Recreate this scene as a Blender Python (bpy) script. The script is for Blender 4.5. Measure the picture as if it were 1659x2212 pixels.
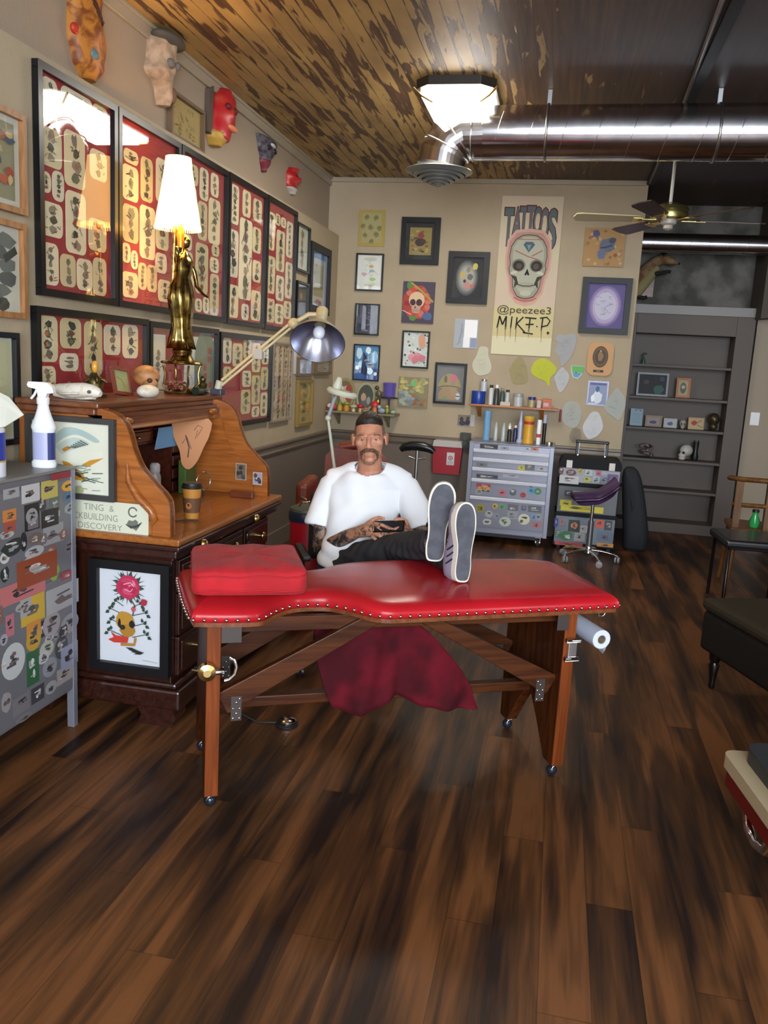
import bpy, math, random
from mathutils import Vector, Matrix
from math import pi, sin, cos, radians as R

SC = bpy.context.scene
COL = SC.collection
for o in list(bpy.data.objects):
    bpy.data.objects.remove(o)

# ---------------------------------------------------------------- camera
YAW, PITCH, ROLL = 0.19704, -0.178536, 0.055438
FWD = Vector((-sin(YAW)*cos(PITCH), cos(YAW)*cos(PITCH), sin(PITCH)))
RT = Vector((cos(YAW), sin(YAW), 0)); UPV = RT.cross(FWD)
RT2 = RT*cos(ROLL) + UPV*sin(ROLL); UP2 = -RT*sin(ROLL) + UPV*cos(ROLL)
cam = bpy.data.objects.new('camera', bpy.data.cameras.new('camera'))
COL.objects.link(cam)
CM = Matrix((RT2, UP2, -FWD)).transposed().to_4x4(); CM.translation = (2.0975, 0, 1.5)
cam.matrix_world = CM
cam.data.sensor_fit = 'HORIZONTAL'; cam.data.sensor_width = 36
cam.data.lens = 36*1801.9/1659; cam.data.clip_start = 0.05
SC.camera = cam

# ---------------------------------------------------------------- world, lights, exposure
SC.view_settings.view_transform = 'Standard'; SC.view_settings.look = 'None'
SC.view_settings.gamma = 1; SC.view_settings.use_curve_mapping = False
SC.view_settings.exposure = 0.55
W = bpy.data.worlds.new('world'); SC.world = W; W.use_nodes = True
W.node_tree.nodes['Background'].inputs[0].default_value = (0.84, 0.92, 1, 1)
W.node_tree.nodes['Background'].inputs[1].default_value = 15.5

def area(name, loc, rot, sx, sy, power, col):
    l = bpy.data.lights.new(name, 'AREA'); l.shape = 'RECTANGLE'; l.size = sx; l.size_y = sy
    l.energy = power; l.color = col
    o = bpy.data.objects.new(name, l); o.location = loc; o.rotation_euler = rot; COL.objects.link(o)
    return o
# daylight enters through the shop windows behind the photographer (portals over the openings guide the sky light)
for nm, loc, rot, sx, sy in (('window_portal', (3.3, -2.59, 1.94), (R(90), 0, 0), 3.7, 2.28), ('added_side_portal', (5.59, .5, 1.6), (R(90), 0, R(90)), .6, 1.2)):  # the side opening is unseen, added for light from the right
    area(nm, loc, rot, sx, sy, 1, (1, 1, 1)).data.cycles.is_portal = True
# tube light of the ceiling fixture
area('ceiling_tube_light', (1.36, 5.55, 2.99), (0, 0, 0), 0.36, 1.1, 22, (1.0, 0.94, 0.82))

# ---------------------------------------------------------------- materials
MATS = {}
def _new(name):
    m = bpy.data.materials.new(name); m.use_nodes = True
    return m, m.node_tree.nodes, m.node_tree.links, m.node_tree.nodes['Principled BSDF']
def mat(name, col=(.5, .5, .5), rough=.5, metal=0, spec=.5, coat=0, c2=None, scale=20, stretch=(1, 1, 1), bump=0, bscale=60,
        lo=.4, hi=.6, sheen=0, emit=None, es=0, dist=0, alpha=1, trans=0, detail=3):
    if name in MATS: return MATS[name]
    m, N, L, b = _new(name)
    b.inputs['Base Color'].default_value = (*col, 1)
    b.inputs['Roughness'].default_value = rough; b.inputs['Metallic'].default_value = metal
    b.inputs['Specular IOR Level'].default_value = spec
    b.inputs['Coat Weight'].default_value = coat; b.inputs['Coat Roughness'].default_value = .08
    b.inputs['Sheen Weight'].default_value = sheen
    b.inputs['Transmission Weight'].default_value = trans
    if emit: b.inputs['Emission Color'].default_value = (*emit, 1); b.inputs['Emission Strength'].default_value = es
    tc = N.new('ShaderNodeTexCoord'); mp = N.new('ShaderNodeMapping'); mp.inputs['Scale'].default_value = stretch
    L.new(tc.outputs['Object'], mp.inputs['Vector'])
    if c2:
        n = N.new('ShaderNodeTexNoise'); n.inputs['Scale'].default_value = scale; n.inputs['Detail'].default_value = detail
        n.inputs['Distortion'].default_value = dist
        L.new(mp.outputs[0], n.inputs['Vector'])
        r = N.new('ShaderNodeValToRGB'); r.color_ramp.elements[0].position = lo; r.color_ramp.elements[1].position = hi
        r.color_ramp.elements[0].color = (*col, 1); r.color_ramp.elements[1].color = (*c2, 1)
        L.new(n.outputs[0], r.inputs[0]); L.new(r.outputs[0], b.inputs['Base Color'])
    if bump:
        n2 = N.new('ShaderNodeTexNoise'); n2.inputs['Scale'].default_value = bscale; n2.inputs['Detail'].default_value = 4
        L.new(mp.outputs[0], n2.inputs['Vector'])
        bp = N.new('ShaderNodeBump'); bp.inputs['Strength'].default_value = bump; bp.inputs['Distance'].default_value = .01
        L.new(n2.outputs[0], bp.inputs['Height']); L.new(bp.outputs[0], b.inputs['Normal'])
    MATS[name] = m
    return m
def col(c, rough=.6):
    n = 'paint_%02x%02x%02x_%d' % (int(c[0]*255), int(c[1]*255), int(c[2]*255), int(rough*10))
    return mat(n, c, rough)
def sr(h, rough=.6):        # sRGB hex -> material
    c = [int(h[i:i+2], 16)/255 for i in (0, 2, 4)]
    c = [x/12.92 if x <= .04045 else ((x+.055)/1.055)**2.4 for x in c]
    return col(tuple(c), rough)
def lin(h):
    c = [int(h[i:i+2], 16)/255 for i in (0, 2, 4)]
    return tuple(x/12.92 if x <= .04045 else ((x+.055)/1.055)**2.4 for x in c)

# ---------------------------------------------------------------- mesh builder
def crisp(P, cap):
    o = []; n = len(P)
    def ang(i):
        a = Vector(P[i])-Vector(P[i-1]); b = Vector(P[i+1])-Vector(P[i])
        return a.angle(b, 0) if a.length > 1e-7 and b.length > 1e-7 else 0
    sharp = [((i in (0, n-1)) and cap and P[i][0] > .001) or (0 < i < n-1 and ang(i) > R(38)) for i in range(n)]
    for i in range(n):
        v = Vector(P[i])
        if sharp[i] and i > 0:
            w = Vector(P[i-1]); d = (w-v).length
            if d > 1e-6: q = v.lerp(w, min(.0008/d, .15)); o.append((q.x, q.y))
        o.append(P[i])
        if sharp[i] and i < n-1:
            w = Vector(P[i+1]); d = (w-v).length
            if d > 1e-6: q = v.lerp(w, min(.0008/d, .15)); o.append((q.x, q.y))
    return o
class MB:
    def __init__(s, M=None):
        s.v = []; s.f = []; s.mi = []; s.sm = []; s.mats = []; s.M = M
    def add(s, V, F, m, smooth=False, M=None):
        if m not in s.mats: s.mats.append(m)
        k = s.mats.index(m); b = len(s.v)
        T = s.M
        if M is not None: T = M if T is None else T @ M
        for p in V:
            p = Vector(p); s.v.append(tuple(T @ p) if T is not None else tuple(p))
        for f in F: s.f.append([b+i for i in f]); s.mi.append(k); s.sm.append(smooth and len(f) < 5)
        return s
    def box(s, x0, x1, y0, y1, z0, z1, m, M=None):
        V = [(x, y, z) for z in (z0, z1) for y in (y0, y1) for x in (x0, x1)]
        return s.add(V, [(0, 2, 3, 1), (4, 5, 7, 6), (0, 1, 5, 4), (2, 6, 7, 3), (0, 4, 6, 2), (1, 3, 7, 5)], m, False, M)
    def lathe(s, prof, m, n=24, c=(0, 0, 0), M=None, smooth=True, sx=1, sy=1, cap=True):
        V = []; F = []
        if smooth: prof = crisp(prof, cap)
        for r, z in prof:
            for i in range(n):
                a = 2*pi*i/n; V.append((c[0]+r*cos(a)*sx, c[1]+r*sin(a)*sy, c[2]+z))
        for j in range(len(prof)-1):
            for i in range(n):
                k = (i+1) % n; F.append((j*n+i, j*n+k, (j+1)*n+k, (j+1)*n+i))
        if cap:
            if prof[0][0] > 1e-6: F.append(tuple(range(n))[::-1])
            if prof[-1][0] > 1e-6: F.append(tuple((len(prof)-1)*n+i for i in range(n)))
        return s.add(V, F, m, smooth, M)
    def cyl(s, a, b, r, m, n=16, r2=None, smooth=True):
        return s.tube([a, b], [r, r if r2 is None else r2], m, n, smooth)
    def tube(s, P, r, m, n=12, smooth=True, closed=False, flat=1):
        P = [Vector(p) for p in P]; k = len(P)
        rr = list(r) if isinstance(r, (list, tuple)) else [r]*k
        if smooth and not closed:      # support rings keep the end caps from bending the side shading
            e = min(.0012, .1*(P[1]-P[0]).length, .1*(P[-1]-P[-2]).length)
            q0 = P[0].lerp(P[1], e/max(1e-6, (P[1]-P[0]).length)); q1 = P[-1].lerp(P[-2], e/max(1e-6, (P[-1]-P[-2]).length))
            P = [P[0], q0]+P[1:-1]+[q1, P[-1]]; rr = [rr[0], rr[0]+(rr[1]-rr[0])*.02]+rr[1:-1]+[rr[-1]+(rr[-2]-rr[-1])*.02, rr[-1]]; k += 2
        V = []; F = []; prev = None
        for i, p in enumerate(P):
            if closed: t = (P[(i+1) % k]-P[i-1]).normalized()
            else: t = (P[min(i+1, k-1)]-P[max(i-1, 0)]).normalized()
            if prev is None:
                prev = Vector((0, 0, 1)) if abs(t.z) < .9 else Vector((1, 0, 0))
            u = (prev-t*prev.dot(t))
            if u.length < 1e-5: u = t.orthogonal()
            u.normalize(); w = t.cross(u); prev = u
            for j in range(n):
                a = 2*pi*j/n; V.append(p+u*cos(a)*rr[i]*flat+w*sin(a)*rr[i])
        for i in range(k if closed else k-1):
            for j in range(n):
                q = (j+1) % n; i2 = (i+1) % k
                F.append((i*n+j, i*n+q, i2*n+q, i2*n+j))
        if not closed: F.append(tuple(range(n))[::-1]); F.append(tuple((k-1)*n+j for j in range(n)))
        return s.add(V, F, m, smooth)
    def ell(s, c, r, m, nu=20, nv=12, M=None, smooth=True):
        r = (r, r, r) if not isinstance(r, (list, tuple)) else r
        V = [(0, 0, -r[2])]; F = []
        for j in range(1, nv):
            t = pi*j/nv-pi/2
            for i in range(nu): a = 2*pi*i/nu; V.append((r[0]*cos(t)*cos(a), r[1]*cos(t)*sin(a), r[2]*sin(t)))
        V.append((0, 0, r[2])); e = len(V)-1
        for i in range(nu): F.append((0, 1+(i+1) % nu, 1+i)); F.append((e, e-nu+i, e-nu+(i+1) % nu))
        for j in range(nv-2):
            for i in range(nu):
                k = (i+1) % nu; F.append((1+j*nu+i, 1+j*nu+k, 1+(j+1)*nu+k, 1+(j+1)*nu+i))
        T = Matrix.Translation(c)
        if M is not None: T = T @ M
        return s.add(V, F, m, smooth, T)
    def prism(s, poly, h0, h1, m, fr, smooth=False, side=None):
        O, U, V_, N_ = fr
        n = len(poly)
        VV = [O+U*p[0]+V_*p[1]+N_*h0 for p in poly]+[O+U*p[0]+V_*p[1]+N_*h1 for p in poly]
        s.add(VV, [tuple(range(n))[::-1], tuple(range(n, 2*n))], m, smooth)
        return s.add(VV, [(i, (i+1) % n, n+(i+1) % n, n+i) for i in range(n)], side or m, smooth)
    def build(s, name, parent=None, bevel=0, seg=2, loc=None, rz=0, sub=0, **props):
        me = bpy.data.meshes.new(name); me.from_pydata(s.v, [], s.f)
        for m in s.mats: me.materials.append(m)
        me.polygons.foreach_set('material_index', s.mi); me.polygons.foreach_set('use_smooth', s.sm)
        me.update(); me.validate()
        o = bpy.data.objects.new(name, me); COL.objects.link(o)
        if parent: o.parent = parent
        if loc: o.location = loc
        if rz: o.rotation_euler = (0, 0, rz)
        if bevel:
            b = o.modifiers.new('bevel', 'BEVEL'); b.width = bevel; b.segments = seg; b.limit_method = 'ANGLE'; b.angle_limit = R(35)
            b.harden_normals = False
        if sub:
            b = o.modifiers.new('sub', 'SUBSURF'); b.levels = sub; b.render_levels = sub
        for k, v in props.items(): o[k] = v
        return o
def fr(o, u, v):
    u = Vector(u); v = Vector(v); return (Vector(o), u, v, u.cross(v))
def thing(name, label, cat, loc=(0, 0, 0), rz=0, group=None):
    o = bpy.data.objects.new(name, None); COL.objects.link(o); o.empty_display_size = .05
    o.location = loc; o.rotation_euler = (0, 0, rz); o['label'] = label; o['category'] = cat
    if group: o['group'] = group
    return o
def tag(o, label, cat, group=None):
    o['label'] = label; o['category'] = cat
    if group: o['group'] = group
    return o
def arc(cx, cy, r, a0, a1, n=10, ry=None):
    ry = r if ry is None else ry
    return [(cx+r*cos(R(a0+(a1-a0)*i/n)), cy+ry*sin(R(a0+(a1-a0)*i/n))) for i in range(n+1)]
def rrect(x0, x1, y0, y1, r, n=4):
    r = min(r, (x1-x0)*.49, (y1-y0)*.49)
    return arc(x1-r, y1-r, r, 0, 90, n)+arc(x0+r, y1-r, r, 90, 180, n)+arc(x0+r, y0+r, r, 180, 270, n)+arc(x1-r, y0+r, r, 270, 360, n)
def oval(cx, cy, rx, ry, n=20, a=0):
    return [(cx+rx*cos(2*pi*i/n)*cos(a)-ry*sin(2*pi*i/n)*sin(a), cy+rx*cos(2*pi*i/n)*sin(a)+ry*sin(2*pi*i/n)*cos(a)) for i in range(n)]
def blob(rg, cx, cy, rx, ry, n=12, j=.3):
    return [(cx+rx*cos(2*pi*i/n)*(1-j*rg.random()), cy+ry*sin(2*pi*i/n)*(1-j*rg.random())) for i in range(n)]
# flat printed or painted marks on a surface frame; every mark lies a hair above the one before
class Art:
    def __init__(s, mb, frame, h=.0006, step=.00012):
        s.mb = mb; s.fr = frame; s.h = h; s.st = step
    def poly(s, P, m):
        O, U, V, N = s.fr; s.mb.add([O+U*x+V*y+N*s.h for x, y in P], [tuple(range(len(P)))], m); s.h += s.st
    def rect(s, x0, x1, y0, y1, m): s.poly([(x0, y0), (x1, y0), (x1, y1), (x0, y1)], m)
    def line(s, P, w, m, w2=None):
        O, U, V, N = s.fr; P = [Vector(p) for p in P]; k = len(P); VV = []
        for i, p in enumerate(P):
            t = (P[min(i+1, k-1)]-P[max(i-1, 0)])
            if t.length == 0: t = Vector((1, 0))
            t.normalize(); n = Vector((-t.y, t.x)); ww = w+(((w2 if w2 is not None else w)-w)*i/max(1, k-1))
            for q in (p+n*ww/2, p-n*ww/2): VV.append(O+U*q.x+V*q.y+N*s.h)
        s.mb.add(VV, [(2*i, 2*i+1, 2*i+3, 2*i+2) for i in range(k-1)], m); s.h += s.st
    def text(s, body, x, y, w, h, m, bold=0, shear=0):
        cu = bpy.data.curves.new('txt', 'FONT'); cu.body = body; cu.size = 1; cu.offset = bold; cu.shear = shear; cu.resolution_u = 3
        ob = bpy.data.objects.new('txt', cu); COL.objects.link(ob)
        me = bpy.data.meshes.new_from_object(ob)
        xs = [v.co.x for v in me.vertices]; ys = [v.co.y for v in me.vertices]
        O, U, V, N = s.fr; a = min(xs); b = min(ys); sx = w/max(1e-6, max(xs)-a); sy = h/max(1e-6, max(ys)-b)
        s.mb.add([O+U*(x+(v.co.x-a)*sx)+V*(y+(v.co.y-b)*sy)+N*s.h for v in me.vertices], [tuple(p.vertices) for p in me.polygons], m)
        s.h += s.st
        bpy.data.objects.remove(ob); bpy.data.curves.remove(cu); bpy.data.meshes.remove(me)
rnd = random.Random(7)
INK = sr('2c2a28'); INK2 = sr('5d5750'); CHROME = mat('chrome', (.75, .76, .78), .12, 1); STEEL = mat('steel', (.45, .46, .47), .3, 1)
BLACKP = mat('black_plastic', (.012, .012, .013), .4); RUBBER = mat('rubber', (.02, .02, .022), .7)
BRASS = mat('brass', (.75, .55, .22), .22, 1); WHITEP = mat('white_plastic', (.82, .83, .84), .35)
# ================================================================ ROOM
D = 7.693; H = 3.112; X1 = 2.677; YD = 8.72; XR = 5.6; YF = -2.6
def struct(name, mb, bevel=0):
    o = mb.build(name, bevel=bevel); o['kind'] = 'structure'; return o
wall_tan = mat('wall_tan', lin('ae9d83'), .7, c2=lin('a6967c'), scale=3, lo=.3, hi=.7, bump=.15, bscale=90)
wall_upper = mat('wall_tan_upper', lin('9c8b78'), .7, bump=.15, bscale=90)
wall_low = mat('wall_taupe', lin('6f645b'), .6, bump=.1, bscale=90)
wall_dark = mat('wall_taupe_deep', lin('625850'), .7)
railm = mat('rail_taupe', lin('6d6053'), .35)
# floor : dark wavy grained planks running to the back of the shop
def floor_mat():
    m, N, L, b = _new('dark_plank_floor')
    tc = N.new('ShaderNodeTexCoord'); sep = N.new('ShaderNodeSeparateXYZ'); L.new(tc.outputs['Object'], sep.inputs[0])
    def mth(op, a, bb, c=None):
        n = N.new('ShaderNodeMath'); n.operation = op
        for i, q in enumerate((a, bb, c)):
            if q is None: continue
            if isinstance(q, (int, float)): n.inputs[i].default_value = q
            else: L.new(q, n.inputs[i])
        return n.outputs[0]
    X, Y = sep.outputs[0], sep.outputs[1]
    pw = .128
    ix = mth('FLOOR', mth('DIVIDE', X, pw), 0)
    off = mth('MULTIPLY', mth('FRACT', mth('MULTIPLY', ix, .618), 0), 1.2)
    iy = mth('FLOOR', mth('DIVIDE', mth('ADD', Y, off), 1.2), 0)
    wn = N.new('ShaderNodeTexWhiteNoise'); wn.noise_dimensions = '2D'
    cv = N.new('ShaderNodeCombineXYZ'); L.new(ix, cv.inputs[0]); L.new(iy, cv.inputs[1]); L.new(cv.outputs[0], wn.inputs['Vector'])
    # broad dark bands
    c1 = N.new('ShaderNodeCombineXYZ'); L.new(mth('MULTIPLY', X, 10.5), c1.inputs[0]); L.new(mth('MULTIPLY', Y, 1.0), c1.inputs[1])
    L.new(mth('MULTIPLY', wn.outputs['Value'], .55), c1.inputs[2])
    n1 = N.new('ShaderNodeTexNoise'); n1.inputs['Scale'].default_value = 1; n1.inputs['Detail'].default_value = 2.5; n1.inputs['Distortion'].default_value = .6
    L.new(c1.outputs[0], n1.inputs['Vector'])
    c2 = N.new('ShaderNodeCombineXYZ'); L.new(mth('MULTIPLY', X, 70), c2.inputs[0]); L.new(mth('MULTIPLY', Y, 4), c2.inputs[1]); L.new(wn.outputs['Value'], c2.inputs[2])
    n2 = N.new('ShaderNodeTexNoise'); n2.inputs['Scale'].default_value = 1; n2.inputs['Detail'].default_value = 3; L.new(c2.outputs[0], n2.inputs['Vector'])
    v = mth('ADD', mth('MULTIPLY', n1.outputs[0], .8), mth('MULTIPLY', n2.outputs[0], .2))
    v = mth('ADD', v, mth('MULTIPLY', mth('SUBTRACT', wn.outputs['Value'], .5), .10))
    r = N.new('ShaderNodeValToRGB'); e = r.color_ramp.elements
    e[0].position = .36; e[0].color = (*lin('271a15'), 1); e[1].position = .50; e[1].color = (*lin('4e321d'), 1)
    q = e.new(.62); q.color = (*lin('73492a'), 1)
    L.new(v, r.inputs[0])
    fx = mth('ABSOLUTE', mth('SUBTRACT', mth('FRACT', mth('DIVIDE', X, pw), 0), .5), 0)
    fy = mth('ABSOLUTE', mth('SUBTRACT', mth('FRACT', mth('DIVIDE', mth('ADD', Y, off), 1.2), 0), .5), 0)
    gap = mth('MAXIMUM', mth('GREATER_THAN', fx, .492), mth('GREATER_THAN', fy, .4988))
    mx = N.new('ShaderNodeMix'); mx.data_type = 'RGBA'; L.new(mth('MULTIPLY', gap, .5), mx.inputs[0]); L.new(r.outputs[0], mx.inputs[6]); mx.inputs[7].default_value = (.01, .007, .005, 1)
    L.new(mx.outputs[2], b.inputs['Base Color']); b.inputs['Roughness'].default_value = .42; b.inputs['Specular IOR Level'].default_value = .24
    bp = N.new('ShaderNodeBump'); bp.inputs['Strength'].default_value = .25; bp.inputs['Distance'].default_value = .004
    L.new(n2.outputs[0], bp.inputs['Height']); L.new(bp.outputs[0], b.inputs['Normal'])
    return m
def ceil_mat():
    m, N, L, b = _new('peeling_board_ceiling')
    tc = N.new('ShaderNodeTexCoord'); sep = N.new('ShaderNodeSeparateXYZ'); L.new(tc.outputs['Object'], sep.inputs[0])
    def mth(op, a, bb, cc=None):
        n = N.new('ShaderNodeMath'); n.operation = op
        for i, q in enumerate((a, bb, cc)):
            if q is None: continue
            if isinstance(q, (int, float)): n.inputs[i].default_value = q
            else: L.new(q, n.inputs[i])
        return n.outputs[0]
    X, Y = sep.outputs[0], sep.outputs[1]
    pw = .083
    fx = mth('ABSOLUTE', mth('SUBTRACT', mth('FRACT', mth('DIVIDE', X, pw), 0), .5), 0)
    ix = mth('FLOOR', mth('DIVIDE', X, pw), 0)
    def ns(sx, sy, z=0, det=4, dist=0):
        c = N.new('ShaderNodeCombineXYZ'); L.new(mth('MULTIPLY', X, sx), c.inputs[0]); L.new(mth('MULTIPLY', Y, sy), c.inputs[1])
        if isinstance(z, (int, float)): c.inputs[2].default_value = z
        else: L.new(z, c.inputs[2])
        n = N.new('ShaderNodeTexNoise'); n.inputs['Scale'].default_value = 1; n.inputs['Detail'].default_value = det; n.inputs['Distortion'].default_value = dist
        L.new(c.outputs[0], n.inputs['Vector']); return n.outputs[0]
    n1 = ns(16, 2.2, mth('MULTIPLY', ix, 3.7), 5, .4)
    big = ns(1.1, .5, 4.2, 2)
    # paint is gone towards the right-hand half of the ceiling
    mr = N.new('ShaderNodeMapRange'); mr.inputs[1].default_value = 1.45; mr.inputs[2].default_value = 2.15; L.new(X, mr.inputs[0])
    mr.inputs[3].default_value = 0; mr.inputs[4].default_value = .24
    t = mth('ADD', mth('ADD', n1, mr.outputs[0]), mth('MULTIPLY', mth('SUBTRACT', big, .5), .35))
    t = mth('ADD', t, mth('MULTIPLY', mth('GREATER_THAN', fx, .44), .10))
    r = N.new('ShaderNodeValToRGB'); e = r.color_ramp.elements; e[0].position = .535; e[1].position = .575
    e[0].color = (0, 0, 0, 1); e[1].color = (1, 1, 1, 1); L.new(t, r.inputs[0])
    pa = N.new('ShaderNodeValToRGB'); pe = pa.color_ramp.elements; pe[0].position = .3; pe[1].position = .7
    pe[0].color = (*lin('987a4c'), 1); pe[1].color = (*lin('bf9f63'), 1); L.new(ns(5, 2, 9, 3), pa.inputs[0])
    wo = N.new('ShaderNodeValToRGB'); we = wo.color_ramp.elements; we[0].position = .35; we[1].position = .7
    we[0].color = (*lin('4a3323'), 1); we[1].color = (*lin('6a4a30'), 1); L.new(ns(40, 2, mth('MULTIPLY', ix, 2.1), 3), wo.inputs[0])
    mx = N.new('ShaderNodeMix'); mx.data_type = 'RGBA'; L.new(r.outputs[0], mx.inputs[0]); L.new(pa.outputs[0], mx.inputs[6]); L.new(wo.outputs[0], mx.inputs[7])
    gp = N.new('ShaderNodeMix'); gp.data_type = 'RGBA'; L.new(mth('MULTIPLY', mth('GREATER_THAN', fx, .485), .6), gp.inputs[0]); L.new(mx.outputs[2], gp.inputs[6]); gp.inputs[7].default_value = (.015, .01, .006, 1)
    # bare old boards, almost black brown, beyond the beam
    dk = N.new('ShaderNodeMix'); dk.data_type = 'RGBA'; mr2 = N.new('ShaderNodeMapRange'); mr2.inputs[1].default_value = 1.9; mr2.inputs[2].default_value = 2.8
    L.new(X, mr2.inputs[0]); mr2.inputs[4].default_value = .75
    L.new(mr2.outputs[0], dk.inputs[0]); L.new(gp.outputs[2], dk.inputs[6]); dk.inputs[7].default_value = (*lin('30221c'), 1)
    L.new(dk.outputs[2], b.inputs['Base Color']); b.inputs['Roughness'].default_value = .55
    bp = N.new('ShaderNodeBump'); bp.inputs['Strength'].default_value = .35; bp.inputs['Distance'].default_value = .004; bp.invert = True
    L.new(mth('ADD', r.outputs[0], mth('MULTIPLY', mth('GREATER_THAN', fx, .47), 2)), bp.inputs['Height']); L.new(bp.outputs[0], b.inputs['Normal'])
    return m
struct('floor', MB().box(-.2, XR, YF, YD+.2, -.05, 0, floor_mat()))
struct('ceiling', MB().box(-.4, XR, YF, YD+.2, H, H+.1, ceil_mat()))
# left wall : lower part stands 10 cm proud of the upper part
ZS = 2.608; ZR = .826
mb = MB(); mb.box(-.4, 0, YF, D, 0, ZR, wall_low); mb.box(-.4, 0, YF, D, ZR, ZS, wall_tan); mb.box(-.4, -.104, YF, D, ZS, H, wall_upper)
struct('wall_left', mb)
mb = MB(); mb.box(-.4, X1, D, D+.14, 0, ZR, wall_low); mb.box(-.4, X1, D, D+.14, ZR, H, wall_tan)
struct('wall_back', mb)
struct('wall_return', MB().box(X1-.14, X1, D+.14, YD, 0, H, wall_dark))
plaster = mat('worn_plaster', lin('6f6b66'), .8, c2=lin('484640'), scale=3.2, lo=.42, hi=.56, bump=.4, bscale=25, detail=5)
struct('wall_far', MB().box(X1-.14, XR, YD, YD+.15, 0, H, plaster))
struct('wall_passage', MB().box(3.845, 4.55, 8.5, YD, 0, 2.6, mat('wall_passage_tan', lin('a39482'), .7)))
dd = MB(); dd.box(4.12, 4.18, 8.46, 8.5, 0, 2.1, sr('2a2220')); dd.box(4.18, 4.55, 8.47, 8.5, 0, 2.1, sr('1d1816'))
struct('door_1', dd)
mb = MB(); F_ = fr((3.80, 8.18, 0), (1, 0, 0), (0, 0, 1))
mb.prism([(0, 2.06), (.35, 2.10), (.8, 2.3), (1.8, 2.4), (1.8, H), (0, H)], -.5, 0, mat('soffit_taupe', lin('4e453c'), .7), F_)
struct('wall_soffit', mb)
mb = MB(); mb.box(XR, XR+.1, YF, .2, 0, H, wall_tan); mb.box(XR, XR+.1, .8, YD+.2, 0, H, wall_tan); mb.box(XR, XR+.1, .2, .8, 0, 1.0, wall_tan); mb.box(XR, XR+.1, .2, .8, 2.2, H, wall_tan)  # gap is an added, unseen side opening, sized for its light
struct('wall_right', mb)
mb = MB(); mb.box(-.4, 1.45, YF-.1, YF, 0, H, wall_tan); mb.box(5.15, XR, YF-.1, YF, 0, H, wall_tan); mb.box(1.45, 5.15, YF-.1, YF, 0, .8, wall_tan); mb.box(1.45, 5.15, YF-.1, YF, 3.08, H, wall_tan)
struct('wall_front', mb)
mb = MB()
for x in (1.45, 2.66, 3.88, 5.09): mb.box(x, x+.06, YF-.08, YF-.02, .8, 3.08, BLACKP)
struct('window_1', mb)
# trims
tw = mat('trim_paint', lin('a0937f'), .4)
mb = MB(); mb.box(-.104, -.085, YF, D, H-.075, H, tw); mb.box(-.104, -.075, YF, D, H-.02, H, tw); struct('trim_1', mb, .003)
mb = MB(); mb.box(-.1, X1, D-.02, D, H-.04, H, tw); struct('trim_2', mb, .003)
def rail(pr):   # chair rail profile
    return [(0, 0), (.014, .004), (.02, .02), (.012, .032), (.012, .06), (.026, .07), (.026, .085), (0, .09)]
mb = MB(); mb.prism([(p[0], p[1]-.075) for p in rail(0)], 0, D-YF, railm, (Vector((0, D, ZR)), Vector((1, 0, 0)), Vector((0, 0, 1)), Vector((0, -1, 0)))); struct('trim_3', mb)
mb = MB(); mb.prism([(p[0], p[1]-.075) for p in rail(0)], 0, X1, railm, (Vector((0, D, ZR)), Vector((0, -1, 0)), Vector((0, 0, 1)), Vector((1, 0, 0)))); struct('trim_4', mb)
mb = MB(); mb.box(0, X1, D-.015, D, 0, .14, wall_low); struct('baseboard_back', mb, .003)
mb = MB(); mb.box(0, .015, YF, D, 0, .14, wall_low); struct('baseboard_left', mb, .003)
wb = mat('white_baseboard', lin('c9ccd2'), .35)
mb = MB(); mb.box(3.82, 4.12, 8.475, 8.5, 0, .15, wb); mb.box(3.82, 4.12, 8.465, 8.5, .15, .175, wb); mb.box(3.82, 4.12, 8.47, 8.5, 0, .03, wb); struct('baseboard_right', mb, .003)
# dark beam at the joint of the two ceilings, with a conduit
struct('trim_5', MB().box(2.66, 2.72, YF, YD, H-.035, H, sr('15100d')), .004)
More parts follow.
